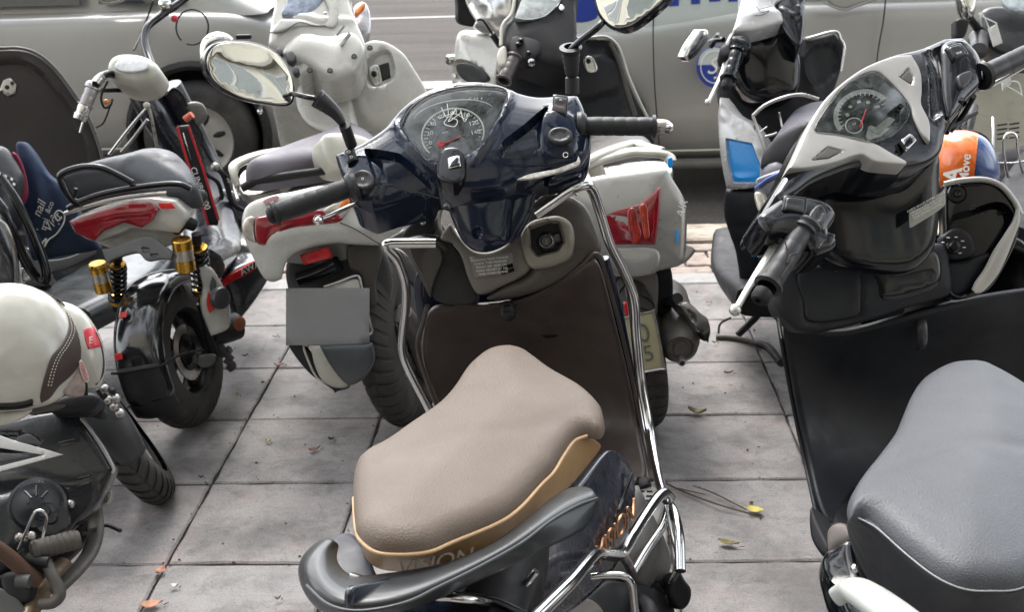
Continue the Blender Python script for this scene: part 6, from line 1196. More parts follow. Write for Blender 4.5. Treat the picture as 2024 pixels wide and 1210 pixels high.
for q, t, x in (((0, .0), 22, -.035), ((0, 0), 48, -.02)):
    c = fpt(t, x, .2595); lq = [c+ea*0, ]; box('red_scrap', c, (.022, .003, .018), redr, E_, rot=[exl, nrm(ea*math.cos(math.radians(t))+eb_*math.sin(math.radians(t))), nrm(np.cross(exl, ea*math.cos(math.radians(t))+eb_*math.sin(math.radians(t))))], bevel=.001)
def spring(par, a, b, R, r, turns, m, name='spring'):
    a, b = np.asarray(a), np.asarray(b); d = nrm(b-a); e1 = nrm(np.cross(d, V(0, 1, .2))); e2 = np.cross(d, e1); n = int(turns*12); P = []
    for i in range(n+1):
        t = i/n; P.append(a+(b-a)*t+(e1*math.cos(2*math.pi*turns*t)+e2*math.sin(2*math.pi*turns*t))*R)
    return tube(name, P, r, m, par, n=7, sub=2)
def shock(par, a, b, s=1.0):
    a, b = np.asarray(a), np.asarray(b); d = b-a; L = np.linalg.norm(d); d = d/L
    sh = lathe('shock_absorber', [(.001, 0), (.014, 0), (.014, .03), (.010, .035), (.010, L*.75), (.014, L*.78), (.014, L), (.001, L)], a, d, blackm, par, 18)
    for f, m_ in ((.18, gold), (.80, gold)): o = lathe('spring_seat', [(.010, 0), (.026*s, 0), (.028*s, .006), (.026*s, .014), (.010, .016)], a+d*L*f, d, m_, par, 22); o.parent = sh
    o = spring(par, a+d*L*.2, a+d*L*.8, .025*s, .0052, 7.5, blackg); o.parent = sh
    return sh
sa, sb = Y(388, 462, 3.20), Y(402, 600, 3.26); sh1 = shock(E_, sa, sb)
def canister(par, a, b, r):
    a, b = np.asarray(a), np.asarray(b); L = np.linalg.norm(b-a)
    o = lathe('gas_canister', [(.001, 0), (r*.9, 0), (r, .003), (r, L*.28), (r*1.0, L*.3)], a, b-a, gold, par, 26)
    o2 = lathe('canister_band', [(r*1.0, L*.3), (r*1.005, L*.3), (r*1.005, L*.62), (r, L*.62)], a, b-a, mat('band_pale', (.55, .52, .45), .3, .8), par, 26)
    o3 = lathe('gas_canister', [(r, L*.62), (r, L*.97), (r*.9, L), (.001, L)], a, b-a, gold, par, 26); return o
canister(E_, Y(358, 472, 3.12), Y(368, 535, 3.13), .027); canister(E_, Y(192, 520, 3.18), Y(206, 576, 3.19), .025)
sa, sb = Y(232, 500, 3.22), Y(232, 612, 3.28); shock(E_, sa, sb, .9)
tube('shock_mount', [Y(345, 455, 3.15), Y(362, 440, 3.18), Y(385, 445, 3.2)], .018, blackm, E_)
# frame parts near the wheel
relief('swing_cover', [(310, 562), (325, 548), (350, 540), (382, 540), (395, 560), (385, 600), (360, 590), (330, 578)], PL(350, 560, 3.42, (.2, -.9, .3)), ew, E_, th=.05, r=.012, step=.012)
relief('side_cover', [(395, 528), (418, 530), (436, 556), (452, 590), (456, 630), (450, 652), (418, 666, 1), (404, 630), (398, 600), (402, 570)], PL(425, 590, 3.19, (.35, -.9, .2)), ew, E_, th=.06, r=.012, dome=.010, step=.010)
relief('red_flash', [(412, 575, 1), (420, 590), (432, 586, 1), (428, 606), (414, 620, 1), (408, 600)], PL(425, 590, 3.19, (.35, -.9, .2)).up(.0115), redr, E_, th=.002, r=.0006, step=.008)
relief('red_flash', [(420, 545, 1), (428, 560), (424, 586, 1), (414, 570)], PL(425, 590, 3.19, (.35, -.9, .2)).up(.0118), mat('flash_grey', (.08, .08, .085), .4), E_, th=.002, r=.0006, step=.008)
lathe('motor_cover', [(.001, .002), (.02, .004), (.030, 0), (.032, -.01), (.03, -.02)], Y(440, 590, 3.16), nrm(V(.85, -.5, .1)), mat('oval_dark', (.05, .045, .05), .35), E_, 26)
sweep('motor', [Y(412, 658, 3.34), Y(440, 652, 3.38), Y(468, 644, 3.42)], [.042, .044, .042], [.042, .044, .042], deep, E_, n=18); lathe('motor_cap', [(.001, .004), (.016, .004), (.022, 0)], Y(474, 640, 3.34), V(.75, -.6, .1), mat('rust_orange', (.30, .09, .04), .5), E_, 16)
sweep('swing_arm', [Y(400, 600, 3.27), Y(410, 660, 3.28), Y(420, 705, 3.28), Y(395, 720, 3.27)], [.018, .014, .018, .022], [.012]*4, blackm, E_, n=12)
relief('axle_plate', [(392, 706), (415, 700), (428, 704), (420, 722), (402, 728), (390, 720)], PL(410, 714, 3.24, (.3, -.9, .3)), MATS['bracket_grey'], E_, th=.02, r=.004, step=.008)
relief('belly_panel', [(440, 545, 1), (478, 524), (520, 508), (540, 512), (536, 545), (520, 575), (500, 605), (480, 630), (470, 640, 1), (450, 590)], PL(490, 570, 3.62, (.6, -.78, .1)), mat('belly_dark', (.022, .028, .035), .22, 0, .6, dust=.15), E_, th=.10, r=.016, dome=.014, step=.014)
stp = PL(478, 540, 3.60, (.6, -.78, .1))
relief('stripe_decal', [(437, 556, 1), (448, 548), (480, 530), (508, 514), (513, 524, 1), (490, 542), (450, 562), (444, 572, 1)], stp.up(.008), redr, E_, th=.010, r=.001, step=.010)
relief('stripe_decal', [(478, 532, 1), (508, 516, 1), (511, 524, 1), (482, 543, 1)], stp.up(.0095), deep, E_, th=.01, r=.0005, smooth=False, step=.010)
ptext('lettering', 'AWA', stp.up(.011), 494, 530, 510, 521, .030, whitep, E_)
relief('foot_board', [(398, 478, 1), (418, 464), (455, 452), (490, 462), (498, 490), (502, 515), (470, 532), (440, 548), (400, 540), (392, 505)], Plane(Z(445, 500, .32), (.1, -.25, 1)), mat('foot_grey', (.22, .23, .22), .3, dirt=.3, dscale=25), E_, th=.03, r=.008, dome=.005, step=.014)
relief('foot_rim', [(415, 452, 1), (440, 446), (452, 470), (498, 470), (500, 488, 1), (450, 486), (420, 500), (396, 506), (400, 488), (420, 476)], Plane(Z(445, 480, .35), (.1, -.35, 1)), ew, E_, th=.03, r=.008, dome=.004, step=.012)
# column, seat post with printed strip, bars
ecm = mat('column_black', (.008, .010, .018), .25, 0, .4)
sweep('front_column', [Y(270, 170, 4.15), Y(300, 215, 4.15), Y(325, 255, 4.18), Y(350, 300, 4.2), Y(372, 350, 4.22)], [.045, .07, .075, .06, .045], [.04, .05, .05, .05, .04], ecm, E_, n=16)
ppl = PL(395, 350, 3.85, (.2, -.97, .1))
relief('printed_post', [(350, 250, 1), (372, 248, 1), (400, 330, 1), (432, 432, 1), (430, 446, 1), (412, 446, 1), (398, 400, 1)], ppl, mat('post_black', (.012, .012, .014), .4), E_, th=.03, r=.003, smooth=False, step=.014)
for q in ([(350, 250), (374, 330), (398, 400), (412, 446)], [(372, 248), (400, 330), (432, 435)]): sweep('red_edge', [ppl.up(.003).at(*p) for p in q], [.0045]*len(q), [.003]*len(q), redp, E_, n=6, up=(0, -1, 0))
text('lettering', 'CUNB00000', ppl.at(396, 372)+ppl.n*.004, ppl.at(422, 440)-ppl.at(372, 300), ppl.at(440, 360)-ppl.at(396, 372), .028, whitep, E_, shear=0)
sweep('chrome_strip', [ppl.up(.004).at(*p) for p in ((362, 262), (378, 318))], [.002]*2, [.002]*2, chrome, E_, n=6, sub=1)
epd = PL(257, 130, 4.0, (-.1, -.70, .70))
relief('instrument_pod', [(206, 130), (214, 112), (234, 101), (262, 100), (292, 108), (308, 124), (306, 142), (290, 158), (262, 164), (232, 158), (212, 146)], epd, cream, E_, th=.07, r=.035, dome=.02, ds=.05, step=.010)
relief('screen', [(226, 131), (238, 115), (256, 108), (278, 110), (292, 120), (290, 134), (272, 140), (244, 140)], epd.up(.021), mat('screen_pale', (.55, .57, .58), .12, 0, .6, dirt=.2, dscale=60), E_, th=.01, r=.003, dome=.004, step=.010)
sweep('bar_clamp', [Y(245, 160, 4.08), Y(262, 175, 4.08), Y(290, 165, 4.08)], [.03]*3, [.03]*3, blackm, E_, n=12)
for P_, r_, m_ in (([(262, 165, 4.05), (240, 158, 4.03), (226, 148, 4.0), (212, 146, 3.97), (200, 152, 3.94), (192, 166, 3.92)], .013, blackg), ([(205, 150, 3.93), (196, 156, 3.92), (188, 166, 3.9)], .016, chrome), ([(300, 128, 4.15), (292, 105, 4.2), (286, 78, 4.25), (292, 52, 4.3), (318, 30, 4.36), (345, 12, 4.4), (370, -8, 4.45)], .014, blackg), ([(240, 178, 4.05), (215, 178, 4.0), (202, 178, 3.98)], .008, blackm), ([(213, 160, 3.95), (200, 190, 3.92), (206, 212, 3.92), (218, 208, 3.93), (222, 196, 3.95)], .004, blackm), ([(222, 196, 3.95), (206, 240, 3.97), (190, 252, 3.98)], .003, blackm), ([(302, 0, 4.6), (286, 50, 4.6), (264, 98, 4.4)], .003, blackm)):
    tube('handlebar' if r_ > .012 else 'cable', [Y(*p) for p in P_], r_, m_, E_, n=10)
a_, b_ = Y(184, 172, 3.90), Y(160, 228, 3.86)
gr_ = mat('grip_steel', (.35, .33, .34), .3, .7); grip(E_, a_, a_+(b_-a_)*.66, .021, m=gr_, rings=2)
lathe('grip_end', [(.012, 0), (.022, .0), (.023, .01), (.02, .03), (.024, .034), (.022, .05), (.012, .052)], a_+(b_-a_)*.66, b_-a_, chrome, E_, 18)
sweep('brake_lever', [Y(186, 180, 3.93), Y(170, 220, 3.9), Y(158, 262, 3.88)], [.008, .008, .005], [.004]*3, chrome, E_, n=8)
for u, v, r_, m_ in ((178, 168, .016, chrome), (192, 160, .014, chrome), (211, 201, .010, orangel), (345, 36, .013, mat('red_knob', (.5, .02, .05), .3)), (326, 8, .024, chrome), (290, 208, .012, cream)): ball('fitting', Y(u, v, 3.93 if u < 300 else 4.38), r_, m_, E_)
tube('mirror_wire', [Y(380+32*math.cos(a), 53+35*math.sin(a), 4.4) for a in np.linspace(2.3, 8.2, 24)], .0032, blackm, E_, n=6, sub=1)
em_ = relief('mirror', [(393, 118), (394, 86), (406, 68), (426, 61), (448, 66), (458, 80), (440, 90), (420, 100), (410, 125), (404, 134)], PL(425, 90, 4.0, (.1, -.95, .2)), chromeb, E_, th=.03, r=.02, dome=.02, step=.012)
box('mirror_clip', Y(482, 72, 4.0), (.05, .02, .015), blackm, E_)
for P_, m_ in (([(216, 305), (252, 258), (290, 214)], chrome), ([(240, 300), (262, 275), (292, 236)], steel), ([(294, 212), (302, 245), (310, 290)], steel)):
    tube('seat_stay', [Y(u, v, 3.95) for u, v in P_], .006, m_, E_, n=8)
for P_, r_ in (([(330, 190), (345, 175), (362, 190), (368, 210)], .006), ([(375, 215), (382, 240), (398, 262), (398, 285)], .004), ([(385, 300), (405, 340), (430, 360), (440, 390)], .008), ([(400, 285), (420, 320), (450, 350)], .006), ([(430, 440), (455, 400), (450, 360)], .006), ([(420, 330), (440, 345), (460, 400), (490, 420)], .009)):
    tube('cable', [Y(u, v, 4.1) for u, v in P_], r_, blackm, E_, n=8)
relief('rear_blinker', [(368, 206), (385, 200), (402, 206), (410, 226), (404, 240), (390, 248), (380, 230)], PL(390, 222, 4.1, (.3, -.9, .2)), mat('smoke_grey', (.12, .12, .11), .25), E_, th=.05, r=.012, dome=.01, step=.01)
tube('amber_marker', [Y(366, 236, 4.05), Y(380, 226, 4.05)], .012, mat('coral', (.55, .14, .08), .4), E_, sub=1)
ball('chain_fitting', Y(425, 330, 4.05), .016, steel, E_)
relief('front_fender', [(380, 380), (430, 370), (480, 385), (500, 430), (480, 450), (430, 440), (400, 430)], PL(440, 410, 4.1, (.2, -.8, .5)), ecm, E_, th=.06, r=.014, dome=.02, step=.02)
wheel(E_, V(-1.32, 4.45, .235), exl, .24, .10, MATS['black_rim'])
sweep('frame_beam', [V(-1.10, 3.45, .42), V(-1.2, 3.9, .36), V(-1.3, 4.25, .55), V(-1.38, 4.2, .85)], [.07, .10, .06, .05], [.06, .04, .06, .05], ecm, E_, n=12)
for P_ in ([(455, 690), (440, 700), (412, 690)], [(445, 710), (460, 722), (452, 730)], [(420, 660), (440, 690), (458, 712)]): tube('stand', [Y(u, v, 3.35) for u, v in P_], .012, mat('stand_grey', (.10, .10, .10), .5, .3), E_, n=8)
# ================================================================== dark scooter at the left edge
L = thing('scooter', 'brown grey scooter at the left edge with a hexagonal silver lock on its leg shield', 'scooter', (-1.75, 3.8, 0), 'scooters parked on the pavement')
lp_ = PL(80, 220, 4.10, (.30, -.88, .36)); lgm = mat('shield_brown', (.022, .018, .017), .45, dust=.08, spec=.3)
relief('leg_shield', [(-160, 120), (-60, 96), (0, 96), (40, 96), (72, 106), (105, 132), (140, 178), (170, 225), (190, 275), (205, 330), (210, 420), (120, 480), (0, 480), (-160, 420)], lp_, lgm, L, th=.05, r=.014, dome=.01, step=.03, dents=[([(-160, 140), (0, 122), (50, 124), (88, 150), (120, 190), (150, 240), (172, 290), (182, 400), (120, 460), (-100, 440), (-160, 380)], -.022, .016, 1)])
tube('shield_edge', [lp_.up(.004).at(*p) for p in ((-60, 94), (0, 95), (40, 95), (74, 106), (108, 134), (142, 178), (172, 226), (192, 276), (206, 330))], .006, mat('edge_grey', (.07, .065, .06), .3), L, n=8)
hx = relief('lock_plate', [(-2, 178, 1), (6, 158, 1), (20, 152, 1), (32, 166, 1), (30, 184, 1), (14, 190, 1)], lp_.up(-.004), steel, L, th=.02, r=.003, smooth=False, step=.010)
for u, v, r in ((14, 172, .007), (4, 180, .004), (24, 164, .006)): lathe('key_hole', [(.001, .002), (r, .002), (r*1.1, 0)], lp_.up(-.002).at(u, v), lp_.n, deep, hx, 14)
sdm = mat('side_grey', (.10, .10, .10), .35, dust=.3); sdd = mat('side_dark', (.022, .03, .035), .3, 0, .3, dust=.2)
spn = PL(140, 540, 3.72, (.40, -.88, .2))
relief('side_panel', [(60, 505, 1), (120, 500), (185, 488, 1), (215, 470), (232, 480), (228, 540), (216, 590), (180, 622), (150, 616), (120, 600), (100, 590), (80, 560)], spn, sdd, L, th=.14, r=.012, dome=.01, step=.02)
for q in ([(80, 516, 1), (130, 510), (188, 488, 1), (192, 502, 1), (140, 528), (92, 540, 1)], [(118, 592, 1), (150, 578), (176, 562, 1), (176, 580), (150, 600), (128, 608, 1)], [(40, 552, 1), (62, 544), (80, 540), (84, 560, 1), (70, 568), (50, 566)]):
    relief('side_trim', q, spn.up(.012), sdm, L, th=.02, r=.004, step=.014)
sweep('footrest', [V(-1.55, 3.35, .30), V(-1.45, 3.7, .30), V(-1.50, 4.05, .30)], [.16, .16, .15], [.05, .05, .08], sdd, L, n=16, p=4, fixed=True)
relief('seat', [(-160, 300), (-60, 280), (0, 282), (22, 296), (42, 330), (48, 352), (40, 390), (36, 420), (0, 440), (-120, 440)], PL(0, 360, 3.30, (.35, -.75, .5)), mat('seat_black', (.03, .032, .035), .35, bump=.2, bscale=300), L, th=.12, r=.03, dome=.03, step=.02)
cloth_r = mat('cloth_red', (.16, .008, .03), .8); relief('red_cloth', [(24, 300), (40, 310), (54, 350), (56, 390), (36, 420), (10, 430), (28, 380), (44, 350)], PL(40, 370, 3.34, (.5, -.75, .3)), cloth_r, L, th=.06, r=.012, step=.014)
ckp = PL(18, 350, 3.24, (.35, -.75, .5))
ck = relief('checked_band', [(-60, 318, 1), (0, 338), (36, 356, 1), (30, 378, 1), (-4, 364), (-60, 344, 1)], ckp, mat('check_black', (.01, .01, .012), .5), L, th=.01, r=.002, step=.014)
q = [mk('c', [ckp.up(.0025).at(a+da, b+db) for da, db in ((0, 0), (5, 2.2), (4, 7), (-1, 5))], [(0, 1, 2, 3)], whitep, ck, smooth=False) for i in range(8) for j in range(3) for a, b in [(-16+i*6.2-j*1.6, 333+i*2.9+j*7.0)] if (i+j) % 2 == 0]
join('white_checks', q)
relief('tail_body', [(-160, 420), (-40, 400), (0, 400), (14, 430), (26, 470), (34, 520), (36, 560), (0, 600), (-160, 600)], PL(0, 490, 3.02, (.3, -.9, .3)), mat('tail_dark', (.035, .037, .04), .18, 0, .7, dust=.1), L, th=.12, r=.02, dome=.03, step=.02)
for P_, r_, m_ in (([(-20, 380, 3.02), (10, 420, 3.0), (30, 470, 3.0), (52, 520, 3.02), (72, 548, 3.05), (88, 556, 3.05), (90, 530, 3.06), (60, 450, 3.08), (28, 390, 3.1), (0, 350, 3.12)], .013, blackg), ([(-10, 432, 2.98), (10, 446, 2.98), (24, 480, 2.98), (32, 520, 3.0), (33, 570, 3.0)], .007, steel)):
    tube('grab_bar', [Y(*p) for p in P_], r_, m_, L, n=12, sub=6)
relief('lamp_edge', [(42, 532), (56, 530), (62, 545), (52, 558), (42, 555)], PL(50, 545, 3.1, (.3, -.9, .3)), chrome, L, th=.02, r=.004, step=.008)
wheel(L, V(-1.90, 4.7, .26), nrm(V(.97, .1, .14)), .262, .10, steel); wheel(L, V(-1.62, 3.35, .26), nrm(V(.97, .1, .14)), .262, .10, steel)
# tote bag
tp = PL(120, 420, 3.42, (.22, -.95, .22)); tm_ = mat('tote_navy', (.012, .028, .068), .75, bump=.5, bscale=35, dirt=.25, dscale=6)
tote = relief('tote_bag', [(30, 284), (46, 282), (66, 305), (92, 345), (122, 366), (140, 392), (160, 430), (194, 486), (185, 496), (130, 506), (80, 514), (62, 512), (50, 470), (40, 420), (44, 360), (36, 320)], tp, tm_, None, th=.05, r=.012, dome=.016, ds=.06, step=.014, bumps=[([(60, 300), (80, 380), (70, 460)], .012, .008), ([(90, 350), (110, 420), (150, 490)], .014, -.008), ([(110, 375), (140, 440), (170, 480)], .010, .006)])
tag(tote, 'dark blue cloth tote bag with white script lettering at the left edge', 'tote bag')
tpp = tp.up(.017)
def tt(s, u, v, u2, v2, size, sh=0): return ptext('lettering', s, tpp, u, v, u2, v2, size, whitep, tote, shear=sh, ext=.0004)
tt('B', 60, 450, 78, 446, .052); tt('-', 73, 452, 84, 448, .03); tt('nail', 78, 412, 90, 384, .036, .2); tt('trai', 88, 444, 94, 420, .026, .2); tt('&co', 98, 410, 104, 396, .022, .1); tt('Vi\u1ec7t', 104, 440, 120, 420, .036, .2); tt('e', 72, 492, 86, 486, .030)
tube('script_stroke', [tpp.up(.0).at(*p) for p in ((80, 498), (84, 480), (92, 472), (88, 488), (96, 474), (112, 462), (126, 440), (127, 424), (116, 416), (108, 424), (114, 436), (122, 430))], .0022, whitep, tote, n=6)
# ================================================================== black motorcycle, lower left
K = thing('motorcycle', 'black motorcycle with white chevron stripes, its footrest and front wheel at the lower left', 'motorcycle', (-1.05, 2.2, 0), None)
kp = PL(120, 900, 2.28, (.20, -.84, .5))
relief('side_fairing', [(-80, 850), (0, 838), (60, 822), (100, 815), (140, 806, 1), (160, 826), (195, 875), (225, 926, 1), (207, 968), (190, 1000), (150, 1040), (120, 1062), (60, 1050), (-80, 1060)], kp, mat('fairing_dark', (.006, .008, .012), .2, 0, .5, dust=.1), K, th=.06, r=.010, dome=.010, step=.012, bumps=[([(0, 950), (60, 945), (130, 960), (190, 950)], .010, .006)], dents=[([(-80, 862), (40, 858), (80, 872), (60, 892), (-80, 900)], -.010, .010)])
tube('fairing_edge', [kp.up(.002).at(*p) for p in ((160, 827), (178, 850), (200, 880), (214, 904), (225, 928), (222, 936))], .0035, mat('edge_pale', (.30, .28, .26), .4), K, n=6)
kd = kp.up(.0105)
for q in ([(-40, 855, 1), (0, 863, 1), (60, 880, 1), (125, 899, 1), (0, 933, 1), (-40, 944, 1), (-40, 930, 1), (0, 922, 1), (88, 900, 1), (0, 886, 1), (-40, 878, 1)], [(-40, 856, 1), (0, 861, 1), (40, 876, 1), (0, 866, 1), (-40, 862, 1)]):
    relief('white_stripe', q, kd, mat('stripe_white', (.6, .6, .6), .3, 0, .3), K, th=.010, r=.001, smooth=False, step=.012)
relief('grey_wing', [(-20, 896, 1), (0, 896), (62, 902, 1), (0, 916), (-20, 920, 1)], kd, mat('wing_grey', (.10, .10, .11), .3, .5), K, th=.010, r=.001, step=.012)
relief('grey_wing', [(30, 870), (52, 858), (70, 866), (84, 880), (60, 878)], kd, MATS['wing_grey'], K, th=.010, r=.001, step=.012)
for i in range(3): tube('vent_slit', [kd.at(152-i*0, 946+i*8), kd.at(176, 940+i*7)], .0018, MATS['edge_grey'], K, n=5, sub=1)
for i in range(2): tube('vent_slit', [kd.at(116+i*6, 876+i*6), kd.at(148, 868+i*8)], .0018, MATS['edge_grey'], K, n=5, sub=1)
# front wheel, fender
kc = Z(205, 830, .22); kvd = nrm(kc-CAM); kR = .268
kd_ = -nrm(Y(345, 1005, kc[1])-kc); kd_ = nrm(kd_-kvd*(kd_ @ kvd)); kax = nrm(np.cross(kd_, kvd)+kvd*.10)
wheel(K, kc, kax, kR, .090, steel, spokes=8, rimf=.78, sp_w=.01)
fm3 = mat('fender_satin', (.022, .026, .03), .38, dust=.2)
def kpt(t, x, r): t = math.radians(t); return kc+(kd_*math.cos(t)-kvd*math.sin(t))*r+kax*x
grid('front_fender', [[kpt(t, x*wf, kR+r) for x, r in ((-.056, -.035), (-.052, 0), (-.030, .016), (0, .020), (.030, .016), (.052, 0), (.056, -.035))] for t, wf in ((-20, .9), (10, 1), (35, 1), (60, 1), (85, 1), (104, .92), (116, .7))], fm3, K, sub=2, solid=.004)
sg_ = -1 if (kax @ V(1, 0, 0)) > 0 else 1
tube('fork_leg', [kc+kax*sg_*.07, kc+kax*sg_*.075+kd_*.30], .016, blackm, K, sub=1)
for u, v, r_ in ((196, 792, .010), (206, 784, .009), (214, 792, .011), (226, 804, .012), (238, 818, .012), (230, 788, .011), (222, 774, .009), (208, 768, .010)): ball('brake_fitting', Y(u, v, 2.55), r_, steel if r_ > .0095 else blackm, K, n=10)
tube('brake_rod', [Y(192, 770, 2.54), Y(210, 796, 2.55), Y(238, 815, 2.56), Y(240, 826, 2.56)], .005, blackm, K)
relief('hub_dark', [(150, 800), (190, 795), (206, 812), (200, 826), (170, 818)], PL(180, 808, 2.33, (.2, -.8, .5)), deep, K, th=.04, r=.006, step=.01)
# engine
km = mat('engine_black', (.014, .017, .022), .3, .2, .2, dust=.35)
kn = nrm(V(.30, -.78, .55)); ec = PL(80, 1010, 2.18, kn)
lathe('clutch_cover', [(.001, .022), (.022, .022), (.030, .016), (.046, .014), (.052, .004), (.054, -.01), (.060, -.012), (.062, -.05)], ec.at(72, 1000), kn, km, K, 36)
lathe('clutch_cover', [(.001, .016), (.010, .016), (.014, .010), (.032, .008), (.036, 0), (.038, -.05)], ec.up(.004).at(102, 1026), kn, km, K, 30)
lathe('oil_cap', [(.001, .010), (.012, .010), (.014, .004), (.020, .002), (.021, -.004)], ec.up(.016).at(88, 1012), kn, km, K, 8)
tube('polished_rim', arc(ec.up(.010), 74, 1000, 32, 36, 150, 265, 16), .0035, chrome, K, n=8, sub=1)
for a in range(0, 360, 45): sweep('cover_rib', [ec.up(.022).at(72+14*math.cos(R_(a)), 996+14*math.sin(R_(a))), ec.up(.012).at(72+34*math.cos(R_(a)), 996+36*math.sin(R_(a)))], [.003, .003], [.004, .003], km, K, n=6, sub=1)
relief('engine_case', [(-80, 990), (0, 975), (40, 962), (70, 962), (110, 980), (134, 1020), (132, 1050), (100, 1075), (60, 1090), (20, 1130), (-80, 1150)], ec.up(-.02), km, K, th=.12, r=.014, dome=.012, step=.012, bumps=[([(0, 1000), (30, 990), (40, 1040), (20, 1080)], .008, .006)])
relief('frame_plate', [(118, 985), (150, 970), (168, 990), (166, 1010), (130, 1038), (118, 1020)], ec.up(-.03), blackm, K, th=.03, r=.006, step=.01); ball('frame_bolt', ec.up(-.02).at(139, 997), .010, steel, K)
relief('inner_mass', [(-80, 1060), (0, 1050), (90, 1060), (140, 1040), (170, 1020), (176, 1060), (120, 1120), (60, 1160), (-80, 1180)], ec.up(-.12), deep, K, th=.05, r=.01, step=.02)
# brake pedal, peg, wires
pdm = mat('pedal_grey', (.075, .068, .06), .55, .2, dust=.5)
ped = sweep('brake_pedal', [Y(186, 998, 2.32), Y(189, 1030, 2.30), Y(188, 1062, 2.26), Y(176, 1096, 2.21), Y(150, 1130, 2.15), Y(122, 1158, 2.10), Y(110, 1172, 2.08)], [.017, .018, .018, .018, .018, .017, .014], [.010]*7, pdm, K, n=14, p=2.6, up=(0, -.6, .8), sub=6)
pdp = Plane(Y(195, 988, 2.30), (.05, -.70, .72))
pd_ = relief('pedal_pad', [(171, 992), (176, 981), (198, 973), (218, 971), (221, 978), (214, 994), (192, 1001), (174, 1001)], pdp, mat('pad_metal', (.33, .31, .28), .35, .8), K, th=.012, r=.003, step=.006)
join('pad_ribs', [sweep('r', [pdp.up(.0015).at(176+i*4.6, 984+(-i*1.3)), pdp.up(.0015).at(180+i*4.2, 998-i*.9)], [.0012]*2, [.0022]*2, MATS['pad_metal'], pd_, n=6, sub=1) for i in range(9)])
pgm = mat('peg_rubber', (.075, .068, .058), .7, bump=.5, bscale=90, dust=.3)
a_, b_ = Y(62, 1090, 2.10), Y(156, 1066, 2.16); dd_ = b_-a_; L_ = np.linalg.norm(dd_)
pr = [(.001, 0), (.017, .0)]
for k in range(7): x = L_*(.04+.88*k/7); pr += [(.0205, x+.001), (.0215, x+.008), (.0195, x+.011)]
pr += [(.020, L_*.93), (.018, L_), (.001, L_)]
lathe('foot_peg', pr, a_, dd_, pgm, K, 24)
for P_, r_, m_ in (([(36, 1086, 2.10), (52, 1050, 2.09), (66, 1018, 2.08), (74, 1010, 2.08), (86, 1012, 2.08), (92, 1026, 2.09), (88, 1046, 2.10), (84, 1064, 2.10)], .0032, chrome),
    ([(160, 1056, 2.2), (172, 1054, 2.22), (198, 1042, 2.3), (215, 1040, 2.3), (238, 1050, 2.28)], .0045, blackm),
    ([(-10, 1082, 2.05), (20, 1104, 2.06), (50, 1130, 2.07), (76, 1150, 2.08)], .016, mat('rusty_brown', (.10, .055, .035), .6, .3)),
    ([(126, 1118, 2.2), (100, 1150, 2.14), (70, 1188, 2.1), (50, 1230, 2.05)], .020, mat('pipe_tan', (.24, .18, .12), .5, .5, dirt=.4, dscale=20)),
    ([(92, 1112, 2.1), (104, 1140, 2.08), (114, 1160, 2.07), (118, 1178, 2.06), (104, 1192, 2.05), (80, 1194, 2.05)], .0125, pdm),
    ([(38, 1092, 2.09), (50, 1104, 2.09), (80, 1110, 2.09), (96, 1112, 2.09)], .012, deep), ([(34, 1148, 2.05), (60, 1150, 2.05)], .014, MATS['case_grey'])):
    tube('lever_rod' if r_ < .006 else 'frame_tube', [Y(*p) for p in P_], r_, m_, K, n=12, sub=6)
for u, v, r_ in ((38, 1063, .010), (48, 1066, .008), (62, 1060, .010)): ball('adjuster_nut', Y(u, v, 2.10), r_, steel, K, n=8)
relief('linkage', [(0, 1140), (30, 1130), (60, 1140), (66, 1180), (40, 1196), (10, 1180)], PL(30, 1160, 2.08, (.2, -.8, .5)), deep, K, th=.06, r=.01, step=.012); relief('stand_plate', [(-20, 1170), (12, 1166), (40, 1190), (60, 1240), (-20, 1240)], PL(10, 1190, 2.06, (.2, -.7, .6)), MATS['case_grey'], K, th=.02, r=.004, step=.014)
wheel(K, V(-2.2, 2.0, .28), nrm(V(.25, -.95, .15)), .28, .09, steel); sweep('engine_block', [V(-1.35, 2.35, .42), V(-1.6, 2.25, .42), V(-1.9, 2.15, .45)], [.12, .13, .08], [.14, .16, .10], deep, K, n=12, p=3); sweep('seat', [V(-1.45, 2.25, .72), V(-1.8, 2.15, .74), V(-2.3, 2.05, .78)], [.12, .14, .10], [.05]*3, blackm, K, n=14)
# helmets
hwm = mat('helmet_white', (.45, .44, .385), .16, 0, .7, dust=.12, dscale=12)
hc = Y(28, 706, 2.14); hr = .128; hn = nrm(CAM-hc)
# helmet as a dome: outline traced, deep dome
hpl = Plane(hc, nrm(hn+V(.05, 0, .15)))
H1 = thing('helmet', 'cream white open helmet with brown stitched trim, nearest at the left edge', 'helmet', hc-V(0, 0, .12), 'helmets hung on the motorcycle')
def dome_shell(name, outline, pl, depth, m, par, power=.5, th=.02, step=.010):
    """deep bowl over an outline"""
    A = np.array(crom([pl.ab(*p[:2]) for p in outline], 8, True)); c = A.mean(0); vs, fs = [], []; n = len(A); K_ = 14
    for k in range(K_+1):
        s_ = math.cos(math.pi/2*k/K_) if k < K_ else 0.0; hh = math.sin(math.pi/2*k/K_)*depth
        for a in A: q_ = c+(a-c)*s_; vs.append(pl.w(q_[0], q_[1], hh))
    for k in range(K_):
        for j in range(n): fs.append((k*n+j, k*n+(j+1) % n, (k+1)*n+(j+1) % n, (k+1)*n+j))
    o = len(vs)
    for a in A: q_ = c+(a-c)*.97; vs.append(pl.w(q_[0], q_[1], -th))
    for j in range(n): fs.append((j, o+j, o+(j+1) % n, (j+1) % n))
    fs.append(tuple(o+j for j in range(n))); return mk(name, vs, fs, m, par)
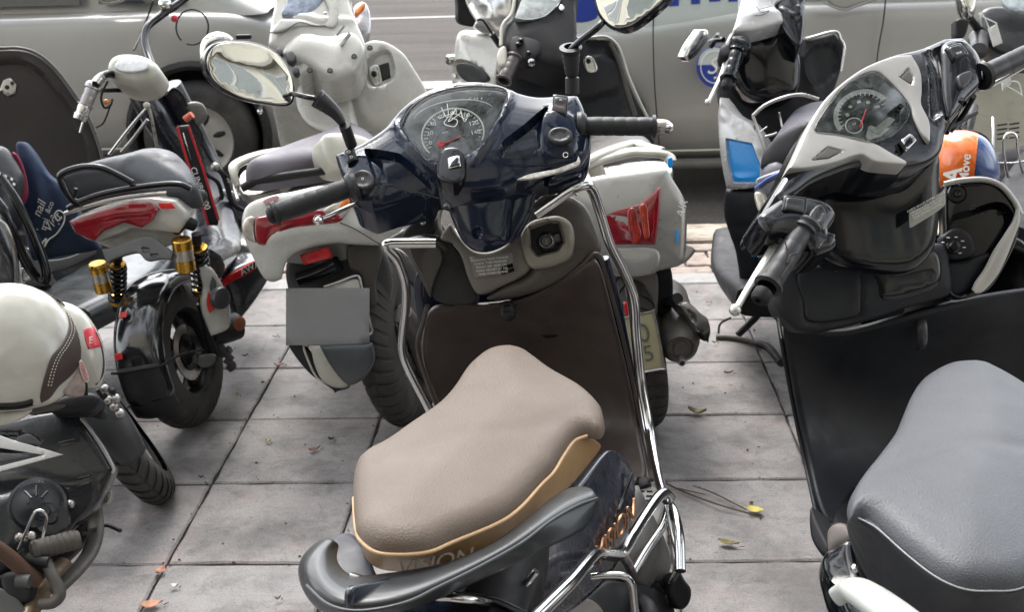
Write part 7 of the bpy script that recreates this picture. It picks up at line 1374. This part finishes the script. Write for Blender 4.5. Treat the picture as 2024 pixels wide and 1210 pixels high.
def dome_h(outline, pl, depth, off):
    A = np.array(crom([pl.ab(*p[:2]) for p in outline], 8, True)); c = A.mean(0); an = np.arctan2(A[:, 1]-c[1], A[:, 0]-c[0]); rr = np.linalg.norm(A-c, axis=1); o_ = np.argsort(an); an, rr = an[o_], rr[o_]
    def f(v):
        d = v-c; t = np.arctan2(d[:, 1], d[:, 0]); R0 = np.interp(t, an, rr, period=2*math.pi); s_ = np.clip(np.linalg.norm(d, axis=1)/R0, 0, 1); return depth*np.sqrt(1-s_**2)+off
    return f
def on_dome(f, pl, u, v, e=0): q_ = pl.ab(u, v); return pl.w(q_[0], q_[1], f(np.array([q_]))[0]+e)
HO1 = [(-120, 640), (-80, 590), (-30, 566), (20, 560), (60, 566), (100, 586), (132, 618), (154, 655), (162, 700), (150, 750), (115, 792), (60, 810), (0, 814), (-80, 806), (-120, 760)]
DF1 = dome_h(HO1, hpl, .075, 0)
HO2 = [(90, 620), (108, 598), (132, 598), (160, 612), (184, 640), (200, 672), (208, 706), (208, 735), (200, 760), (188, 768), (150, 770), (110, 770), (88, 700)]
dome_shell('shell', HO1, hpl, .075, hwm, H1)
brn = mat('trim_brown', (.045, .030, .026), .5, bump=.2, bscale=300); tp2 = hpl.up(.012)
relief('side_trim', [(100, 582, 1), (112, 588), (128, 602), (146, 630), (160, 662), (164, 690), (160, 715), (140, 745), (115, 768), (98, 790), (80, 800, 1), (78, 785), (86, 750), (98, 715), (118, 690), (132, 662), (134, 634), (122, 604)], hpl, brn, H1, th=.012, r=.004, step=.006, lift=1, hf=lambda v: DF1(v)+.001)
for off in (0, 6):
    L3 = crom([on_dome(DF1, hpl, u+off, v, .006) for u, v in ((114, 600), (128, 616), (138, 642), (138, 664), (126, 690), (110, 714), (99, 742), (92, 772))], 10)
    join('stitching', [tube('s', [L3[i], L3[i+1]], .0013, mat('thread', (.45, .42, .36), .7), H1, n=4, sub=1) for i in range(0, len(L3)-1, 2)])
for vv, r_ in ((808, .0045), (814, .0035)): tube('rim_trim', [on_dome(DF1, hpl, *p, .002) for p in ((-60, vv-6), (0, vv-4), (40, vv-6), (64, vv-12))], r_, deep, H1, n=8)
tube('crown_line', [hpl.up(.008).at(*p) for p in ((20, 561), (60, 568), (96, 583), (112, 594))], .0022, brn, H1, n=6)
relief('visor', [(-80, 812), (0, 814), (40, 812), (66, 808), (52, 822), (30, 834), (0, 842), (-80, 846)], hpl.up(.0), hwm, H1, th=.012, r=.006, step=.012)
relief('visor_base', [(50, 806), (80, 796), (110, 796), (132, 800), (110, 810), (60, 818)], hpl.up(-.01), greyp, H1, th=.02, r=.004, step=.01)
hc2 = Y(158, 692, 2.22); hp2 = Plane(hc2, nrm(CAM-hc2+V(.5, 0, .2)))
H2 = thing('helmet', 'white half helmet with a bright red sticker, behind the brown trimmed helmet', 'helmet', hc2-V(0, 0, .1), 'helmets hung on the motorcycle')
DF2 = dome_h(HO2, hp2, .05, 0)
dome_shell('shell', [(90, 620), (108, 598), (132, 598), (160, 612), (184, 640), (200, 672), (208, 706), (208, 735), (200, 760), (188, 768), (150, 770), (110, 770), (88, 700)], hp2, .05, hwm, H2)
stc = hp2.up(.030)
rs = relief('red_sticker', [(158, 655, 1), (180, 648, 1), (190, 666, 1), (197, 687, 1), (166, 694, 1), (160, 675, 1)], hp2, mat('sticker_red', (.55, .012, .03), .3, 0, .4), H2, th=.004, r=.0008, smooth=False, step=.006, hf=lambda v: DF2(v)+.002); text('lettering', 'E', on_dome(DF2, hp2, 171, 677, .004), on_dome(DF2, hp2, 180, 675)-on_dome(DF2, hp2, 171, 677), V(0, 0, 1), .020, whitep, rs)
tube('rim_trim', [on_dome(DF2, hp2, *p, .001) for p in ((184, 660), (196, 690), (200, 720), (198, 742), (186, 762))], .0022, greyp, H2, n=6)
relief('ear_pad', [(120, 768), (135, 745), (155, 725), (166, 745), (168, 778), (140, 784)], hp2.up(.055), mat('pad_pink', (.28, .22, .20), .7, dirt=.4, dscale=60), H2, th=.02, r=.005, step=.01)
relief('strap_label', [(156, 715), (163, 713), (174, 740), (176, 755), (168, 756), (160, 738)], hp2.up(.06), mat('label_white', (.5, .42, .38), .6), H2, th=.003, r=.001, step=.01)
ptext('lettering', 'HONDA', hp2.up(.062), 166, 735, 171, 752, .010, redp, H2)
sweep('strap', [hp2.up(.03).at(154, 726), hp2.up(.035).at(168, 755), hp2.up(.03).at(170, 782)], [.003]*3, [.006]*3, deep, H2, n=6)
# scarf like dark straps under the helmets
relief('handlebar_mass', [(90, 800), (130, 782), (180, 776), (196, 790), (180, 812), (140, 816), (100, 815)], PL(140, 800, 2.26, (.2, -.8, .5)), blackm, K, th=.08, r=.01, step=.012)
# ================================================================== cream scooter at the far right, helmet and face masks
F_ = thing('scooter', 'cream scooter with vented panel and wire rack at the right edge of the picture', 'scooter', (1.55, 3.9, 0), 'scooters parked on the pavement')
cm = mat('cream_body', (.36, .35, .29), .3, 0, .4, dust=.15)
fp = PL(1980, 220, 3.95, (-.10, -.93, .35))
relief('leg_shield', [(1900, 160), (1960, 110), (2060, 100), (2160, 160), (2160, 420), (2040, 440), (1965, 420), (1950, 330), (1900, 300), (1880, 240)], fp, cm, F_, th=.06, r=.012, dome=.01, step=.03)
for i in range(4):
    for j in (0, 1): relief('vent_slot', [(1971+j*24, 246+i*9-j*2, 1), (1991+j*24, 243+i*9-j*2, 1), (1991+j*24, 246+i*9-j*2, 1), (1971+j*24, 249+i*9-j*2, 1)], fp.up(.011), deep, F_, th=.004, r=.0005, smooth=False, step=.01)
relief('dash_panel', [(1940, 20), (1990, 10), (2060, 30), (2060, 110), (1990, 108), (1950, 80)], PL(1990, 60, 3.85, (-.1, -.8, .6)), mat('dash_dark', (.02, .022, .024), .3, 0, .3), F_, th=.08, r=.014, dome=.01, step=.02)
relief('windscreen_film', [(1985, -10), (2070, -20), (2060, 14), (2000, 20)], PL(2020, 5, 3.82, (-.1, -.7, .7)), mat('film_pale', (.30, .34, .36), .1, 0, .8, dirt=.5, dscale=30), F_, th=.01, r=.004, step=.02)
relief('grip_cover', [(1888, 40, 1), (1900, 34), (1918, 38, 1), (1908, 70), (1890, 75)], PL(1900, 55, 3.75, (-.1, -.9, .3)), blackm, F_, th=.05, r=.008, step=.012)
lathe('throttle', [(.02, 0), (.03, .01), (.034, .05), (.028, .06), (.026, .16), (.001, .17)], Y(1935, 72, 3.9), Y(1935, 110, 3.7)-Y(1935, 72, 3.9), mat('grip_greyish', (.05, .048, .05), .4), F_, 20)
fm_ = relief('mirror', [(1896, -20), (1896, 10), (1902, 28), (1914, 37), (1926, 30), (1932, 0), (1930, -20)], PL(1912, 10, 3.8, (-.1, -.95, .2)), chrome, F_, th=.03, r=.012, dome=.012, step=.012, bumps=[([(1904, 0), (1912, 20)], .012, .006)])
tube('mirror_stalk', [Y(1916, 34, 3.8), Y(1928, 50, 3.85), Y(1938, 66, 3.9)], .012, blackm, F_)
relief('seat', [(1960, 310), (2000, 288), (2070, 290), (2080, 420), (2010, 430), (1975, 400)], PL(2010, 350, 3.5, (-.1, -.7, .7)), blackm, F_, th=.08, r=.02, dome=.01, step=.02, bumps=[([(1975, 320), (2050, 310)], .01, .005), ([(1975, 350), (2050, 340)], .01, .005), ([(1980, 380), (2050, 370)], .01, .005)])
rk = []
for P_, r_ in (([(1984, 300), (1984, 275), (1992, 264), (2004, 264), (2010, 275), (2012, 300), (2024, 350), (2040, 400)], .004), ([(1984, 300), (1990, 340), (2002, 385), (2024, 410), (2040, 420)], .004), ([(1972, 322), (1978, 360), (1984, 375)], .003), ([(1974, 322), (2000, 322), (2030, 318)], .003), ([(1990, 388), (2030, 388)], .004)):
    rk.append(tube('w', [Y(u, v, 3.3) for u, v in P_], r_, chromeb, F_, n=7))
join('wire_rack', rk)
tube('chrome_rail', [Y(1962, 232, 3.6), Y(1963, 260, 3.55), Y(1962, 300, 3.5)], .004, chrome, F_, n=8)
for P_, r_ in (([(1880, 262, 3.0), (1900, 240, 3.1), (1915, 222, 3.2)], .007), ([(1912, 262, 3.1), (1920, 230, 3.15), (1925, 212, 3.2)], .012), ([(1898, 256, 3.05), (1908, 240, 3.1)], .004)): tube('cable', [Y(*p) for p in P_], r_, deep, F_, n=8)
relief('rear_body', [(2000, 430), (2060, 420), (2090, 480), (2060, 560), (2010, 520), (1998, 470)], PL(2030, 480, 3.2, (-.3, -.9, .3)), mat('body_grey2', (.12, .12, .12), .3, 0, .4), F_, th=.10, r=.014, dome=.01, step=.02)
cp_ = PL(2012, 508, 3.12, (-.2, -.95, .2))
cr_ = relief('plate', [(1994, 490, 1), (2050, 484, 1), (2052, 530, 1), (2002, 530, 1)], cp_, mat('plate_pale', (.55, .50, .50), .4), F_, th=.004, r=.001, smooth=False, step=.02)
ptext('plate_print', 'M8', cp_.up(.001), 2014, 508, 2030, 507, .055, mat('print_crimson', (.35, .01, .06), .4), cr_, bold=.002)
tube('chrome_rail', [Y(1992, 500, 3.08), Y(1998, 525, 3.06), Y(2012, 545, 3.05), Y(2030, 552, 3.05)], .006, chrome, F_)
wheel(F_, V(1.75, 4.55, .24), nrm(V(.98, .1, .1)), .24, .09, steel); wheel(F_, V(1.50, 3.4, .24), nrm(V(.98, .1, .1)), .24, .09, steel)
sweep('floor_pan', [V(1.68, 4.4, .28), V(1.6, 4.0, .26), V(1.52, 3.5, .32)], [.15, .17, .15], [.03, .03, .10], cm, F_, p=4, fixed=True)
sweep('pillion_seat', [V(1.50, 3.60, .68), V(1.32, 3.25, .66), V(1.10, 2.98, .62)], [.11, .12, .09], [.05, .05, .04], blackm, F_, n=14, p=3, fixed=True)
oc = Y(1905, 318, 2.95); op = Plane(oc, nrm(CAM-oc+V(0, 0, .4)))
OH = thing('helmet', 'bright orange and blue helmet with white lettering, behind the black scooter at right', 'helmet', oc-V(0, 0, .12))
dome_shell('shell', [(1840, 300), (1855, 272), (1885, 260), (1920, 260), (1950, 274), (1968, 300), (1976, 330), (1972, 360), (1940, 375), (1880, 380), (1845, 360)], op, .085, bluesh, OH)
# orange half as its own raised skin over the blue shell
A = np.array(crom([op.ab(*p) for p in [(1838, 300), (1853, 271), (1885, 259), (1920, 260), (1950, 274), (1968, 300), (1976, 330), (1972, 360), (1940, 375), (1880, 380), (1843, 360)]], 8, True)); cc = A.mean(0); vs, fs = [], []; n = len(A)
ux = op.ab(1928, 320)[0]
for k in range(15):
    s_ = math.cos(math.pi/2*k/14); hh = math.sin(math.pi/2*k/14)*.087
    for a in A: q_ = cc+(a-cc)*s_*1.01; vs.append((q_[0], q_[1], hh))
vs = np.array(vs); sgn = np.sign(op.ab(1850, 320)[0]-ux); ins = (vs[:, 0]-ux)*sgn > 0; RO = dome_h([(1838, 300), (1853, 271), (1885, 259), (1920, 260), (1950, 274), (1968, 300), (1976, 330), (1972, 360), (1940, 375), (1880, 380), (1843, 360)], op, .087, .0012)
for i in range(len(vs)):
    if not ins[i]: vs[i, 0] = ux; vs[i, 2] = RO(vs[i:i+1, :2])[0]
for k in range(14):
    for j in range(n):
        f = (k*n+j, k*n+(j+1) % n, (k+1)*n+(j+1) % n, (k+1)*n+j)
        if any(ins[i] for i in f): fs.append(f)
mk('orange_front', [op.w(*v) for v in vs], fs, orangep, OH)
ptext('lettering', 'A', op.up(.087), 1884, 346, 1887, 330, .055, whitep, OH, bold=.0015); ptext('lettering', 'Move', op.up(.086), 1908, 332, 1910, 314, .030, whitep, OH, bold=.0005); ball('sticker_dot', op.up(.080).at(1911, 306), .008, whitep, OH, sc=(1, .4, 1))
tube('shell_edge', [op.up(.01).at(*p) for p in ((1880, 262), (1915, 258), (1945, 268), (1962, 290))], .003, blackm, OH, n=6)
mkm = mat('mask_white', (.62, .62, .60), .8, bump=.2, bscale=400)
for i, (q, loops, lab, at) in enumerate((([(1953, 56, 1), (1971, 46, 1), (1982, 84, 1), (1964, 92, 1)], [[(1955, 56), (1946, 34), (1938, 26), (1934, 28)], [(1971, 46), (1950, 36), (1936, 30)]], 'white face mask hanging by its loops from the mirror at the top right', 3.6),
        ([(1976, 138, 1), (1996, 134, 1), (1999, 166, 1), (1982, 178, 1)], [[(1999, 160), (2012, 162), (2018, 176), (2020, 190)], [(1990, 170), (2008, 180), (2020, 188)]], 'white face mask dangling below the right hand grip of the black scooter', 2.75))):
    mp_ = PL(q[0][0], q[0][1], at, (-.1, -.95, .2))
    m_ = relief('face_mask', q, mp_, mkm, None, th=.004, r=.001, smooth=False, step=.008, bumps=[([q[0][:2], q[3][:2]], .004, .003)])
    for l in loops: o = tube('ear_loop', [mp_.at(*p) for p in l], .0018, mkm, None, n=5); o.parent = m_
    tag(m_, lab, 'face mask')
